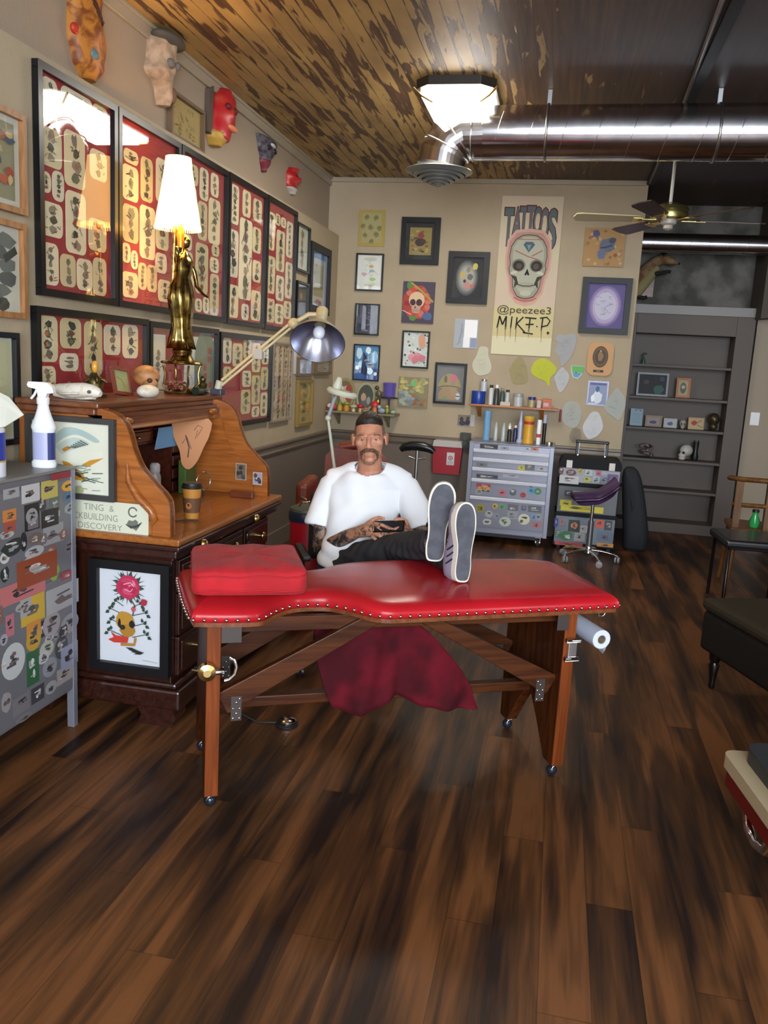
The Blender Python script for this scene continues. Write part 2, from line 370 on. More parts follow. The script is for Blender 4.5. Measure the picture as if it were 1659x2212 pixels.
# ================================================================ LEFT WALL
TILES = {
  'L1': [(3.147,3.251,2.36,2.53),(3.277,3.511,2.452,2.547),(3.514,3.638,2.46,2.537),(3.13,3.276,2.196,2.345),(3.295,3.449,2.151,2.373),(3.489,3.628,2.22,2.346),(3.123,3.198,2.091,2.172),(3.207,3.289,2.073,2.191),(3.131,3.276,1.926,2.06),(3.3,3.452,1.881,2.135),(3.474,3.621,1.915,2.053),(3.132,3.242,1.733,1.9),(3.255,3.369,1.738,1.871),(3.379,3.502,1.734,1.868),(3.509,3.62,1.723,1.888)],
  'L2': [(3.777,3.918,2.356,2.418),(3.764,3.919,2.187,2.346),(3.942,4.066,2.213,2.419),(3.768,3.92,1.996,2.168),(3.934,4.094,1.94,2.193),(4.104,4.245,2.006,2.167),(3.759,3.843,1.898,1.988),(3.847,3.916,1.875,1.964),(3.921,4.007,1.786,1.916),(4.012,4.117,1.784,1.916),(3.763,3.917,1.737,1.857),(4.101,4.226,1.888,1.988),(4.134,4.278,1.744,1.857),(4.101,4.266,2.238,2.451)],
  'L3': [(4.455,4.604,2.402,2.51),(4.624,4.745,2.348,2.52),(4.778,4.892,2.395,2.525),(4.442,4.586,2.152,2.395),(4.606,4.734,2.127,2.337),(4.754,4.923,2.128,2.383),(4.436,4.531,2.045,2.131),(4.462,4.546,1.961,2.038),(4.585,4.758,1.827,2.108),(4.807,4.918,2.062,2.128),(4.784,4.915,1.966,2.052),(4.792,4.924,1.713,1.958),(4.443,4.564,1.706,1.95),(4.585,4.681,1.722,1.797),(4.694,4.781,1.721,1.814)],
  'L4': [(5.084,5.217,2.293,2.527),(5.28,5.422,2.371,2.532),(5.472,5.633,2.375,2.516),(5.056,5.224,1.971,2.258),(5.242,5.465,1.849,2.356),(5.473,5.631,2.172,2.335),(5.488,5.643,1.982,2.123),(5.064,5.243,1.722,1.925),(5.304,5.434,1.719,1.822),(5.474,5.658,1.726,1.925)],
  'L5': [(5.755,5.909,2.231,2.484),(5.911,6.021,2.418,2.496),(6.034,6.148,2.422,2.492),(6.171,6.314,2.23,2.486),(5.952,6.137,2.106,2.392),(5.762,5.937,1.933,2.189),(6.175,6.336,1.931,2.194),(5.966,6.144,1.898,2.075),(5.764,5.951,1.732,1.897),(5.963,6.152,1.73,1.873),(6.16,6.338,1.778,1.908)],
  'La': [(3.095,3.228,1.421,1.617),(3.248,3.406,1.48,1.608),(3.433,3.581,1.364,1.604),(3.597,3.745,1.459,1.598),(3.767,3.918,1.446,1.607),(3.242,3.383,1.383,1.46),(3.087,3.21,1.315,1.404)],
  'Lb': [(4.026,4.219,1.286,1.574),(4.455,4.859,1.253,1.58)],
  'Lc': [(5.006,5.147,1.431,1.597),(5.168,5.339,1.413,1.562),(5.357,5.509,1.466,1.595),(5.522,5.687,1.376,1.576),(5.714,5.86,1.432,1.556),(5.35,5.51,1.277,1.386),(5.529,5.696,1.15,1.354),(5.708,5.855,1.251,1.412),(5.334,5.508,1.095,1.259),(5.714,5.861,1.063,1.231),(5.541,5.689,1.063,1.138),(5.021,5.152,1.324,1.412)],
}
def glass_mat(name='picture_glass', tint=(1, 1, 1)):
    if name in MATS: return MATS[name]
    m = bpy.data.materials.new(name); m.use_nodes = True; N = m.node_tree.nodes; L = m.node_tree.links
    N.remove(N['Principled BSDF']); out = N['Material Output']
    tr = N.new('ShaderNodeBsdfTransparent'); tr.inputs[0].default_value = (*tint, 1)
    gl = N.new('ShaderNodeBsdfGlossy'); gl.inputs['Roughness'].default_value = .015
    lw = N.new('ShaderNodeLayerWeight'); pw = N.new('ShaderNodeMath'); pw.operation = 'POWER'; pw.inputs[1].default_value = 4.5
    L.new(lw.outputs['Facing'], pw.inputs[0]); lw.inputs[0].default_value = .5
    mr = N.new('ShaderNodeMapRange'); L.new(pw.outputs[0], mr.inputs[0]); mr.inputs[3].default_value = .028; mr.inputs[4].default_value = .8
    mx = N.new('ShaderNodeMixShader'); L.new(mr.outputs[0], mx.inputs[0]); L.new(tr.outputs[0], mx.inputs[1]); L.new(gl.outputs[0], mx.inputs[2])
    L.new(mx.outputs[0], out.inputs[0]); MATS[name] = m
    return m
GLASS = glass_mat()
CREAM = [sr(h, .8) for h in ('d8c9a2', 'cfc39c', 'ddd0ae', 'c9ba8e', 'd5cdb4')]
GREYINK = [sr(h, .8) for h in ('6f6654', '55503f', '8b7f68', '3c3830', '7a6e66')]
ACC = [sr(h, .8) for h in ('9b3a28', 'b05a3a', '5f6f4c', '7e3030', '8a6a48')]
MAROON = mat('mat_board_maroon', lin('93282c'), .75)
BLACKF = mat('frame_black', lin('131316'), .3, spec=.35); BLACKW = mat('frame_black_wood', lin('151417'), .45, spec=.3)
TANF = mat('frame_tan_wood', lin('a8774a'), .45, c2=lin('8c5f36'), scale=30, stretch=(1, 1, .2))
def drawing(a, rg, x0, x1, y0, y1, acc=.35, dark=GREYINK):
    w = x1-x0; h = y1-y0; cx = (x0+x1)/2
    n = max(3, int(h/w*3.2)) if h > w else 3
    for i in range(n):
        f = (i+.5)/n
        a.poly(blob(rg, cx+rg.uniform(-.06, .06)*w, y0+h*f, w*rg.uniform(.18, .34), h/n*rg.uniform(.45, .75), 11, .5), rg.choice(GREYINK[:3] if rg.random() < .6 else GREYINK[2:]))
        if rg.random() < acc: a.poly(blob(rg, cx+rg.uniform(-.12, .12)*w, y0+h*f, w*.12, h/n*.3, 9, .4), rg.choice(ACC))
    for i in range(n*2):
        x = cx+rg.uniform(-.3, .3)*w; y = y0+h*rg.uniform(.06, .94)
        a.line([(x, y), (x+rg.uniform(-.2, .2)*w, y+rg.uniform(-.1, .1)*h), (x+rg.uniform(-.25, .25)*w, y+rg.uniform(-.12, .12)*h)], w*.035, rg.choice(GREYINK))
def frame_border(mb, fr_, x0, x1, y0, y1, bw, d, m):
    for (a, b, c, e) in ((x0, x1, y1-bw, y1), (x0, x1, y0, y0+bw), (x0, x0+bw, y0+bw, y1-bw), (x1-bw, x1, y0+bw, y1-bw)):
        mb.prism([(a, c), (b, c), (b, e), (a, e)], 0, d, m, fr_)
def wall_frame(side, rect, name, label, cat, group=None, bw=.03, d=.028, fm=None, back=None, glass=True, bevel=.003, tilt=0):
    """rect = u0,u1,z0,z1; returns thing, Art frame (local, at u0,z0), w, h"""
    u0, u1, z0, z1 = rect; w = u1-u0; h = z1-z0
    if side == 'L': t = thing(name, label, cat, (0.0, u0, z0), 0, group); F = fr((.004, 0, 0), (0, 1, 0), (0, 0, 1))
    else: t = thing(name, label, cat, (u0, D, z0), 0, group); F = fr((0, -.004, 0), (1, 0, 0), (0, 0, 1))
    if tilt: t.rotation_euler = (0, tilt, 0) if side != 'L' else (tilt, 0, 0)
    mb = MB(); frame_border(mb, F, 0, w, 0, h, bw, d, fm or BLACKF); mb.build('frame', t, bevel)
    mb = MB(); mb.prism([(bw*.5, bw*.5), (w-bw*.5, bw*.5), (w-bw*.5, h-bw*.5), (bw*.5, h-bw*.5)], 0, .006, back or MAROON, F)
    t['_'] = 0; del t['_']
    G = (F[0]+F[3]*.0065, F[1], F[2], F[3])
    if glass:
        MB().prism([(bw*.7, bw*.7), (w-bw*.7, bw*.7), (w-bw*.7, h-bw*.7), (bw*.7, h-bw*.7)], .0155, .0165, GLASS, F).build('glass', t)
    return t, mb, G, w, h
big = [('L1', (3.094, 3.694, 1.686, 2.57), 'leftmost of the tall black-framed red flash boards, beside the tan-framed prints'),
       ('L2', (3.704, 4.350, 1.686, 2.572), 'tall black-framed red flash board behind the glowing lamp shade'),
       ('L3', (4.362, 5.010, 1.682, 2.574), 'tall black-framed red flash board just right of the brass lamp'),
       ('L4', (5.022, 5.700, 1.680, 2.577), 'tall black-framed red flash board with one long strip down its middle'),
       ('L5', (5.712, 6.372, 1.678, 2.580), 'rightmost of the tall red flash boards, beside the small dark-framed prints'),
       ('La', (3.056, 4.000, 1.10, 1.643), 'wide black-framed red flash board above the animal skull and desk top'),
       ('Lb', (4.014, 4.900, 1.06, 1.637), 'red-matted frame with large white prints behind the brass lamp foot'),
       ('Lc', (4.93, 5.890, 1.02, 1.625), 'lower red flash board behind the cream swing-arm lamp')]
for key, rc, lab in big:
    rg = random.Random(key)
    t, mb, G, w, h = wall_frame('L', rc, 'picture_frame', lab, 'picture', 'red flash boards on the left wall')
    mb.build('mat_board', t)
    for (a, b, z0, z1) in TILES[key]:
        x0 = a-rc[0]; x1 = b-rc[0]; y0 = max(z0-rc[2], .035); y1 = min(z1-rc[2], h-.035)
        x0 = max(x0, .034); x1 = min(x1, w-.034)
        if x1-x0 < .03 or y1-y0 < .03: continue
        c = MB(); c.prism(rrect(x0, x1, y0, y1, .03 if key != 'Lb' else .005), 0, .0025, rg.choice(CREAM) if key != 'Lb' else sr('cfcfc2', .8), G)
        ar = Art(c, (G[0]+G[3]*.0025, *G[1:]))
        if key == 'Lb':
            if x0 > .3:   # arched green dome print with red flowers
                ar.poly([(x0+.1, y0+.02)]+[(x0+.1+.18*(1-cos(R(i*15)))/1, y0+.2+.18*sin(R(i*15))) for i in range(0, 13)]+[(x0+.46, y0+.02)] if 0 else arc((x0+x1)/2+.08, y0+.2, .15, 0, 180, 14, .17)+[((x0+x1)/2-.07, y0+.01), ((x0+x1)/2+.23 if 0 else (x0+x1)/2+.23, y0+.01)], sr('75806f'))
                for k in range(5): ar.poly(blob(rg, (x0+x1)/2+.12+rg.uniform(-.05, .05), y0+.05+k*.05, .03, .025, 9), sr('9c3b33'))
            else: drawing(ar, rg, x0+.04, x1-.04, y0+.06, y1-.08)
        else: drawing(ar, rg, x0+.012, x1-.012, y0+.012, y1-.012)
        c.build('flash_card', t)
# cream sheet of small flash panels
t, mb, G, w, h = wall_frame('L', (5.925, 6.38, 1.005, 1.60), 'picture_frame', 'pale sheet of small sketches in a thin grey frame, beside the lower red flash boards', 'picture', bw=.012, fm=sr('8d8272'), back=sr('c2ad90', .8))
rg = random.Random(5); ar = Art(mb, G, .0002)
for i in range(4):
    for j in range(5): drawing(ar, rg, .03+i*.105, .11+i*.105, .03+j*.112, .125+j*.112, .5)
mb.build('sheet', t)
# small prints at the far end of the left wall
specs = [((6.39, 6.725, 2.16, 2.515), 'tall pale sketch in a thin black frame, next to the last tall red board', 'bfc4b4', BLACKF, .016, 0),
         ((6.43, 6.745, 1.80, 2.085), 'small dark picture under the tall pale sketch on the left wall', '2c2725', BLACKF, .02, 1),
         ((6.765, 7.365, 1.87, 2.43), 'thick black frame round a blue and white print, nearest the room corner', 'b6bcc0', BLACKW, .06, 2),
         ((6.54, 6.965, 1.345, 1.495), 'small framed photo hanging under the silver lamp reflector', '8d8fa6', mat('frame_brown', lin('6b563f'), .5), .02, 3),
         ((7.03, 7.52, 1.355, 1.485), 'small brown frame near the corner, half behind the silver lamp reflector', '9a917c', mat('frame_brown', lin('6b563f'), .5), .02, 3),
         ((6.56, 6.975, .93, 1.31), 'narrow gold-framed yellow picture low on the left wall', 'b59a4e', mat('frame_old_gold', lin('8a7136'), .5), .02, 4)]
for rc, lab, bgc, fm, bw, kind in specs:
    rg = random.Random(lab)
    t, mb, G, w, h = wall_frame('L', rc, 'picture_frame', lab, 'picture', bw=bw, fm=fm, back=sr(bgc, .8))
    ar = Art(mb, G, .0002)
    if kind == 0: drawing(ar, rg, w*.25, w*.8, h*.1, h*.9, .1)
    if kind == 1: ar.poly(blob(rg, w*.5, h*.62, w*.12, h*.12), sr('8a6a4a')); ar.poly(blob(rg, w*.5, h*.35, w*.2, h*.15), sr('4a3c36'))
    if kind == 2:
        ar.rect(bw, w-bw, h*.80, h-bw, sr('4f7fc0')); ar.rect(bw, bw+.05, bw, h-bw, sr('5b86c4')); ar.rect(w-bw-.05, w-bw, bw, h-bw, sr('5b86c4'))
        ar.rect(w*.25, w*.72, h*.45, h*.72, sr('a8a98e')); ar.rect(w*.25, w*.72, h*.25, h*.42, sr('9a9460')); ar.poly(blob(rg, w*.5, h*.17, w*.18, h*.05), sr('a8605a')); ar.rect(w*.3, w*.4, h*.68, h*.71, sr('c04a4a'))
    if kind == 3: drawing(ar, rg, w*.2, w*.8, h*.15, h*.85, 0)
    if kind == 4:
        for k in range(5): ar.poly(blob(rg, w/2, h*(.14+.18*k), w*.22, h*.08, 10, .5), sr('8f7a33') if k % 2 else sr('6d7a3c')); ar.poly(blob(rg, w/2, h*(.14+.18*k), w*.08, h*.03), sr('7a3f25'))
    mb.build('print', t)
c = MB(); c.prism([(0, 0), (.15, 0), (.15, .19), (0, .19)], 0, .004, sr('c9cbd4', .3), fr((.002, 0, 0), (0, 1, 0), (0, 0, 1)))
tag(c.build('paper_note', loc=(0, 6.385, 1.36)), 'small glossy white paper on the left wall beside the silver lamp', 'paper')
# three framed pictures running out of the left edge
for rc, lab, fm, kind in (((2.2, 3.016, 1.975, 2.338), 'tan-framed colourful print at the left edge, topmost of the three', TANF, 0),
                          ((2.2, 3.004, 1.585, 1.942), 'tan-framed black and white drawing at the left edge, below the colourful print', TANF, 1),
                          ((2.2, 2.946, 1.10, 1.53), 'black-framed pale print at the left edge, just above the desk', BLACKF, 2)):
    rg = random.Random(kind+50)
    t, mb, G, w, h = wall_frame('L', rc, 'picture_frame', lab, 'picture', bw=.022, fm=fm, back=sr('c3c2b4', .8)); ar = Art(mb, G, .0002)
    if kind == 0:
        ar.rect(.05, w-.05, .045, h-.045, sr('8f8a6c'))
        for k in range(90): ar.poly(blob(rg, rg.uniform(.08, w-.08), rg.uniform(.07, h-.07), rg.uniform(.015, .05), rg.uniform(.01, .03), 8, .5), sr(rg.choice(['5d6f6a', '8c5a40', 'b3a57c', '3f5563', 'a3472f', '70724a', 'c0a36a'])))
    if kind == 1:
        for k in range(6): ar.poly(blob(rg, w*.9+rg.uniform(-.08, .0), h*(.15+.13*k), .07, .035, 10, .4), sr(rg.choice(['3b3f3a', '6c716a', '585c58']))) 
        ar.line([(w*.86, h*.6), (w*.92, h*.68), (w*.95, h*.72)], .03, sr('3b4238'))
    if kind == 2:
        for k in range(3): ar.line(arc(w-.09, h*.3*k+.1, .05, 0, 360, 14, .04), .006, sr('8b9070'))
        ar.rect(w-.14, w-.03, .03, h-.03, sr('b9b894'))
    mb.build('print', t)

# ---------------------------------------------------------------- masks on the upper left wall
XU = -.104
def mask_body(t, name, half, depth, m, zs, warp=None, nu=18):
    """half(z)-> (y centre, half width); builds a domed face on the wall plane"""
    mb = MB(); V = []; F = []; n = nu; k = len(zs)
    for z in zs:
        yc, hw = half(z)
        for i in range(n+1):
            a = pi*i/n; y = yc-hw*cos(a); x = depth*(sin(a)**.7)*(.55+.45*min(1, hw/.1))
            if warp: x += warp(y, z)*sin(a)
            V.append((x, y, z))
    for j in range(k-1):
        for i in range(n): F.append((j*(n+1)+i, j*(n+1)+i+1, (j+1)*(n+1)+i+1, (j+1)*(n+1)+i))
    F.append(tuple(range(n+1))[::-1]); F.append(tuple((k-1)*(n+1)+i for i in range(n+1)))
    mb.add(V, F, m, True); return mb.build(name, t)
def prof(pts):
    def f(z):
        for (a, c1, w1), (b, c2, w2) in zip(pts, pts[1:]):
            if a <= z <= b: q = (z-a)/(b-a); q = q*q*(3-2*q); return c1+(c2-c1)*q, w1+(w2-w1)*q
        return pts[-1][1:] if z > pts[-1][0] else pts[0][1:]
    return f
def lins(a, b, n): return [a+(b-a)*i/(n-1) for i in range(n)]
# painted orange tribal mask
t = thing('tribal_mask', 'large orange painted wooden mask high above the leftmost flash board', 'mask', (XU, 3.62, 2.66))
om = mat('mask_orange', lin('b5742c'), .5, c2=lin('7a3f1c'), scale=14, lo=.45, hi=.6, dist=1)
mask_body(t, 'face', prof([(0, .02, .04), (.06, .02, .10), (.16, .02, .135), (.28, 0, .11), (.42, 0, .125), (.5, 0, .06)]), .07, om, lins(0, .44, 26), lambda y, z: .02*math.exp(-((y)**2+(z-.2)**2)/.002))
for (y, z, r, c_) in ((.1, .08, .03, 'b8341f'), (-.1, .17, .03, 'b8341f'), (0, .1, .032, '5c7a80'), (-.03, .25, .02, '2a1a12'), (.05, .27, .025, '2a1a12')):
    MB().ell((.062-abs(y)*.3, y, z), (.016, r, r*.8), sr(c_, .5), 12, 8).build('painted_spot', t)
for k in range(4): MB().tube([(.066, -.06+k*.02, .34-.02*k), (.074, .0+k*.02, .31-.02*k), (.06, .07, .27-.01*k)], .005, sr('3a2014'), 6).build('painted_stripe', t)
# bone coloured mask under a dark cap
t = thing('horned_mask', 'long pale bone-coloured mask with a dark cap, second mask from the left', 'mask', (XU, 4.32, 2.755))
pale = mat('mask_pale', lin('b59a80'), .7, c2=lin('8e7560'), scale=18, lo=.4, hi=.65)
mask_body(t, 'face', prof([(0, .03, .025), (.07, .03, .05), (.14, -.03, .10), (.2, .0, .11), (.3, .0, .10), (.33, .02, .075)]), .10, pale, lins(0, .31, 22), lambda y, z: .02*math.sin(y*60)*math.sin(z*50)*.5)
mb = MB(); mb.ell((.06, .02, .315), (.07, .14, .035), mat('mask_cap', lin('4c4640'), .8), 20, 10); mb.build('cap', t)
MB().ell((.10, -.03, .19), (.02, .03, .025), sr('6b6460', .7), 12, 8).build('eye', t); MB().ell((.095, .05, .2), (.02, .02, .02), sr('6b6460', .7), 12, 8).build('eye', t); MB().ell((.07, .06, .06), (.02, .015, .04), sr('6a4a30', .7), 12, 8).build('jaw_mark', t)
# small framed map-like picture on the upper wall
t = thing('picture_frame', 'brown-framed yellowed drawing on the upper wall between two masks', 'picture', (XU, 4.445, 2.64))
F = fr((.004, 0, 0), (0, 1, 0), (0, 0, 1)); mb = MB(); frame_border(mb, F, 0, .43, 0, .235, .018, .03, mat('frame_brown', lin('6b563f'), .5)); mb.build('frame', t, .002)
mb = MB(); mb.prism([(.01, .01), (.42, .01), (.42, .225), (.01, .225)], 0, .006, sr('9f8a56', .8), F); ar = Art(mb, (F[0]+F[3]*.006, *F[1:]))
rg = random.Random(3)
for k in range(30):
    x = rg.uniform(.05, .36); y = rg.uniform(.04, .19); ar.line([(x, y), (x+rg.uniform(-.03, .03), y+rg.uniform(-.02, .02)), (x+rg.uniform(-.03, .03), y+rg.uniform(-.02, .02))], .004, sr('6f5c36'))
mb.build('print', t)
# red and yellow mask
t = thing('carved_mask', 'long red and yellow carved mask, middle one of the row', 'mask', (XU, 5.12, 2.725))
redm = mat('mask_red', lin('b3202a'), .35, c2=lin('b0402a'), scale=12, lo=.5, hi=.7)
mask_body(t, 'face', prof([(0, -.05, .05), (.08, -.03, .11), (.18, .02, .14), (.28, .04, .13), (.36, .04, .05)]), .09, redm, lins(0.05, .355, 22), lambda y, z: .025*math.exp(-((y)**2+(z-.2)**2)/.002))
mask_body(t, 'chin', prof([(0, -.08, .04), (.05, -.06, .09), (.1, -.04, .11)]), .086, mat('mask_yellow', lin('b08a35'), .5), lins(0, .08, 8))
for y in (-.03, .07): MB().ell((.085, y, .24), (.02, .03, .022), sr('6a1016'), 12, 8).build('eye', t)
MB().ell((.09, .03, .13), (.02, .07, .02), sr('d8805a'), 14, 8).build('mouth', t)
mb = MB(); mb.prism([(-.19, .06), (-.13, .05), (-.12, .33), (-.18, .3)], 0, .03, sr('55483f', .8), fr((0, 0, 0), (0, 1, 0), (0, 0, 1))); mb.build('back_board', t)
# dark triangular mask
t = thing('triangular_mask', 'dark grey and maroon triangular mask tapering to a point', 'mask', (XU, 5.96, 2.77))
mask_body(t, 'face', prof([(0, -.03, .02), (.08, -.02, .07), (.16, 0, .14), (.23, .01, .19)]), .06, mat('mask_slate', lin('55505a'), .5, c2=lin('2a2630'), scale=22, lo=.45, hi=.6), lins(.07, .225, 14))
mask_body(t, 'chin', prof([(0, -.04, .015), (.08, -.02, .075)]), .06, mat('mask_maroon', lin('6b2230'), .5, c2=lin('a08080'), scale=25, lo=.6, hi=.7), lins(0, .08, 8))
for y in (-.05, .07): MB().ell((.055, y, .16), (.015, .03, .018), BLACKP, 12, 8).build('eye', t)
MB().ell((.06, .02, .19), (.012, .05, .014), sr('b9b4b8'), 12, 8).build('brow', t)
# small red mask
t = thing('small_mask', 'small red mask with white chin, nearest the room corner', 'mask', (XU, 6.56, 2.745))
mask_body(t, 'face', prof([(0, .0, .04), (.06, .0, .10), (.13, .02, .13), (.195, .02, .07)]), .06, redm, lins(.045, .19, 12), lambda y, z: .02*sin(z*70))
mask_body(t, 'chin', prof([(0, .02, .03), (.05, .01, .09)]), .055, sr('b9b0aa', .5), lins(0, .045, 6))
for y in (-.03, .06): MB().ell((.058, y, .12), (.012, .025, .014), sr('4a0d12'), 12, 8).build('eye', t)
# ================================================================ BACK WALL
def bframe(rc, lab, bw=.012, fm=None, back='d8d8d0', d=.025, glass=True, cat='picture', name='picture_frame', inner=None, group=None):
    return wall_frame('B', rc, name, lab, cat, group, bw=bw, d=d, fm=fm, back=sr(back, .7), glass=glass)
def canvas(rc, lab, bg, d=.02, cat='painting', name='canvas_painting', rough=.7):
    u0, u1, z0, z1 = rc; mb = MB(); F = fr((0, -.002, 0), (1, 0, 0), (0, 0, 1)); w = u1-u0; h = z1-z0
    mb.prism([(0, 0), (w, 0), (w, h), (0, h)], 0, d, sr(bg, rough), F)
    return mb, Art(mb, (F[0]+F[3]*d, *F[1:])), w, h, (u0, D, z0)
rg = random.Random(11)
# b1 yellow sheet of sketches
mb, a, w, h, lc = canvas((.186, .426, 2.52, 2.836), '', 'a8934c', .008)
a.poly(rrect(.03, w-.03, .03, h-.03, .02), sr('a39a68'))
for x, y in ((.3, .8), (.65, .78), (.15, .55), (.45, .52), (.8, .5), (.25, .3), (.68, .33), (.5, .13)): a.poly(blob(rg, w*x, h*y, .028, .03, 10, .4), sr('807a4c')); a.line([(w*x-.015, h*y), (w*x+.015, h*y+.01)], .005, sr('5f5a38'))
tag(mb.build('art_print', loc=lc), 'unframed yellow sheet of small sketches, highest on the back wall at left', 'print')
# b2
t, mb, G, w, h = bframe((.179, .435, 2.124, 2.456), 'thin black frame with a pale pastel drawing on white paper', .014, back='d9dbd2')
a = Art(mb, G, .0002)
for (x, y, rx, ry, c_) in ((.5, .85, .3, .07, 'c7c3b4'), (.55, .66, .1, .05, 'd4a878'), (.58, .54, .13, .05, '9ab0b4'), (.3, .45, .12, .06, 'c3a4a8'), (.62, .32, .12, .06, '9cc05a'), (.5, .15, .28, .05, 'c2bda4')): a.poly(blob(rg, w*x, h*y, w*rx, h*ry, 12, .35), sr(c_))
for k in range(10): x = rg.uniform(.3, .7)*w; y = rg.uniform(.2, .85)*h; a.line([(x, y), (x+rg.uniform(-.04, .04), y+rg.uniform(-.03, .03))], .003, sr('8f9090'))
mb.build('print', t)
# b3
t, mb, G, w, h = bframe((.19, .421, 1.728, 2.011), 'small dark slate-blue etching in a thin black frame, under the pastel drawing', .014, back='3d3e4e')
a = Art(mb, G, .0002)
for k in range(60): x = rg.uniform(.1, .85)*w; y = rg.uniform(.08, .85)*h; a.line([(x, y), (x+.02, y-.012), (x+.035, y-.01)], .003, sr(rg.choice(['5a5e72', '6f7486', '2b2b38', '4a4450'])))
a.line(arc(w*.5, h*.42, .03, 0, 360, 16), .004, sr('7a8090')); mb.build('print', t)
# b4
t, mb, G, w, h = bframe((.196, .445, 1.312, 1.644), 'bright blue and white picture with a dark figure, above the figurine shelf', .012, back='4f86b4')
a = Art(mb, G, .0002)
a.rect(.012, w-.012, .012, h*.35, sr('2a5494'))
for (x, y, rx, ry, c_) in ((.2, .75, .13, .2, 'c8e4f0'), (.55, .85, .12, .12, 'dff2f8'), (.8, .65, .15, .2, '9ccbe6'), (.3, .45, .14, .14, 'a8d4ea'), (.62, .28, .14, .12, 'd0e6f0'), (.85, .2, .08, .06, 'e8f4f8'), (.15, .35, .1, .07, 'f0fafc')): a.poly(blob(rg, w*x, h*y, w*rx, h*ry, 12, .35), sr(c_))
a.poly([(w*.30, h*.2), (w*.33, h*.6), (w*.36, h*.8), (w*.50, h*.66), (w*.44, h*.5), (w*.55, h*.3), (w*.5, h*.15)], sr('14274e'))
for k in range(5): a.poly(blob(rg, w*(.5+.05*k), h*(.56-.04*k), .03, .012, 9), sr('4c5560' if k % 2 else '8c949c'))
mb.build('print', t)
# b5 : heavy black frame with dark mat
t, mb, G, w, h = bframe((.586, .935, 2.371, 2.778), 'heavy black frame with dark mat round a small gold and red picture', .045, BLACKW, '24272c', .035)
a = Art(mb, G, .0002); x0, x1, y0, y1 = .075, w-.075, .085, h-.085
a.rect(x0, x1, y0, y1, sr('8f7f45'))
for k in range(34): a.poly(blob(rg, rg.uniform(x0+.02, x1-.02), rg.uniform(y0+.02, y1-.02), .02, .012, 9, .5), sr(rg.choice(['5b5a34', 'b39a56', '3e3a28', 'a87a40', '6b5a3a'])))
a.poly(blob(rg, w*.5, h*.62, .03, .035), sr('8f3038')); a.poly(blob(rg, w*.5, h*.48, .055, .04), sr('3a2a28')); mb.build('print', t)
# b6 skull and roses canvas
mb, a, w, h, lc = canvas((.63, .92, 1.857, 2.223), '', '4a4152', .02)
a.poly(blob(rg, w*.45, h*.5, w*.46, h*.46, 16, .15), sr('a83a2c'))
for k in range(22): q = rg.uniform(0, 6.28); a.poly(blob(rg, w*.47+cos(q)*w*.33, h*.52+sin(q)*h*.33, .035, .03, 9, .4), sr(rg.choice(['c8452c', '8a2226', 'b8503a', 'c46a5a'])))
a.poly(blob(rg, w*.2, h*.9, .03, .04), sr('56803c')); a.poly(blob(rg, w*.35, h*.12, .04, .03), sr('56803c')); a.poly(blob(rg, w*.8, h*.18, .06, .04), sr('4d5f8a'))
a.poly(oval(w*.45, h*.56, w*.25, h*.2), sr('d8b894')); a.poly(rrect(w*.3, w*.58, h*.24, h*.5, .03), sr('c09a86')); a.poly(oval(w*.33, h*.5, .026, .028), sr('3d2020')); a.poly(oval(w*.53, h*.5, .028, .03), sr('3d2020'))
a.poly([(w*.41, h*.42), (w*.45, h*.36), (w*.38, h*.36)], sr('3d2020'))
for k in range(6): a.line([(w*(.32+.045*k), h*.34), (w*(.32+.045*k), h*.27)], .003, sr('5a3028'))
a.line([(w*.25, h*.97), (w*.55, h*.8), (w*.97, h*.52)], .016, sr('a79a3c')); a.line([(0.004, h*.3), (w*.3, h*.2)], .006, sr('c8c8d0'))
tag(mb.build('canvas_painting', loc=lc), 'unframed canvas of a pale skull among red roses', 'painting')
# b7
t, mb, G, w, h = bframe((.647, .902, 1.453, 1.788), 'small black-framed white print with orange and pink flowers', .015, back='cfd6d0')
a = Art(mb, G, .0002)
for k in range(40): a.poly(blob(rg, rg.uniform(.08, .92)*w, rg.uniform(.07, .93)*h, .012, .012, 8, .4), sr(rg.choice(['2e3a34', '9fbfa8', 'c05a58', 'e4e8e4', '506a5a'])))
a.poly(blob(rg, w*.72, h*.72, .04, .08, 12, .3), sr('d9a183'))
for x, y in ((.38, .3), (.6, .33), (.75, .27), (.5, .22)): a.poly(blob(rg, w*x, h*y, .04, .04, 11, .3), sr(rg.choice(['d98a94', 'e39aa6', 'cf7d8a'])))
mb.build('print', t)
# b8
mb, a, w, h, lc = canvas((.639, .914, 1.097, 1.37), '', '8a8264', .02)
for k in range(60): x = rg.uniform(.06, .94); y = rg.uniform(.06, .94); a.poly(blob(rg, w*x, h*y, .03, .022, 9, .5), sr(rg.choice(['b5a353', '9a9a70', 'c4b877']) if y > .5 else rg.choice(['8f5a34', 'a46a3a', '7d7a68']) if x > .5 else rg.choice(['8c98a0', '7a8280', 'a0a898'])))
a.poly(blob(rg, w*.5, h*.78, .035, .03), sr('6fb56e'))
tag(mb.build('canvas_painting', loc=lc), 'unframed swirling green, yellow and rust canvas beside the figurine shelf', 'painting')
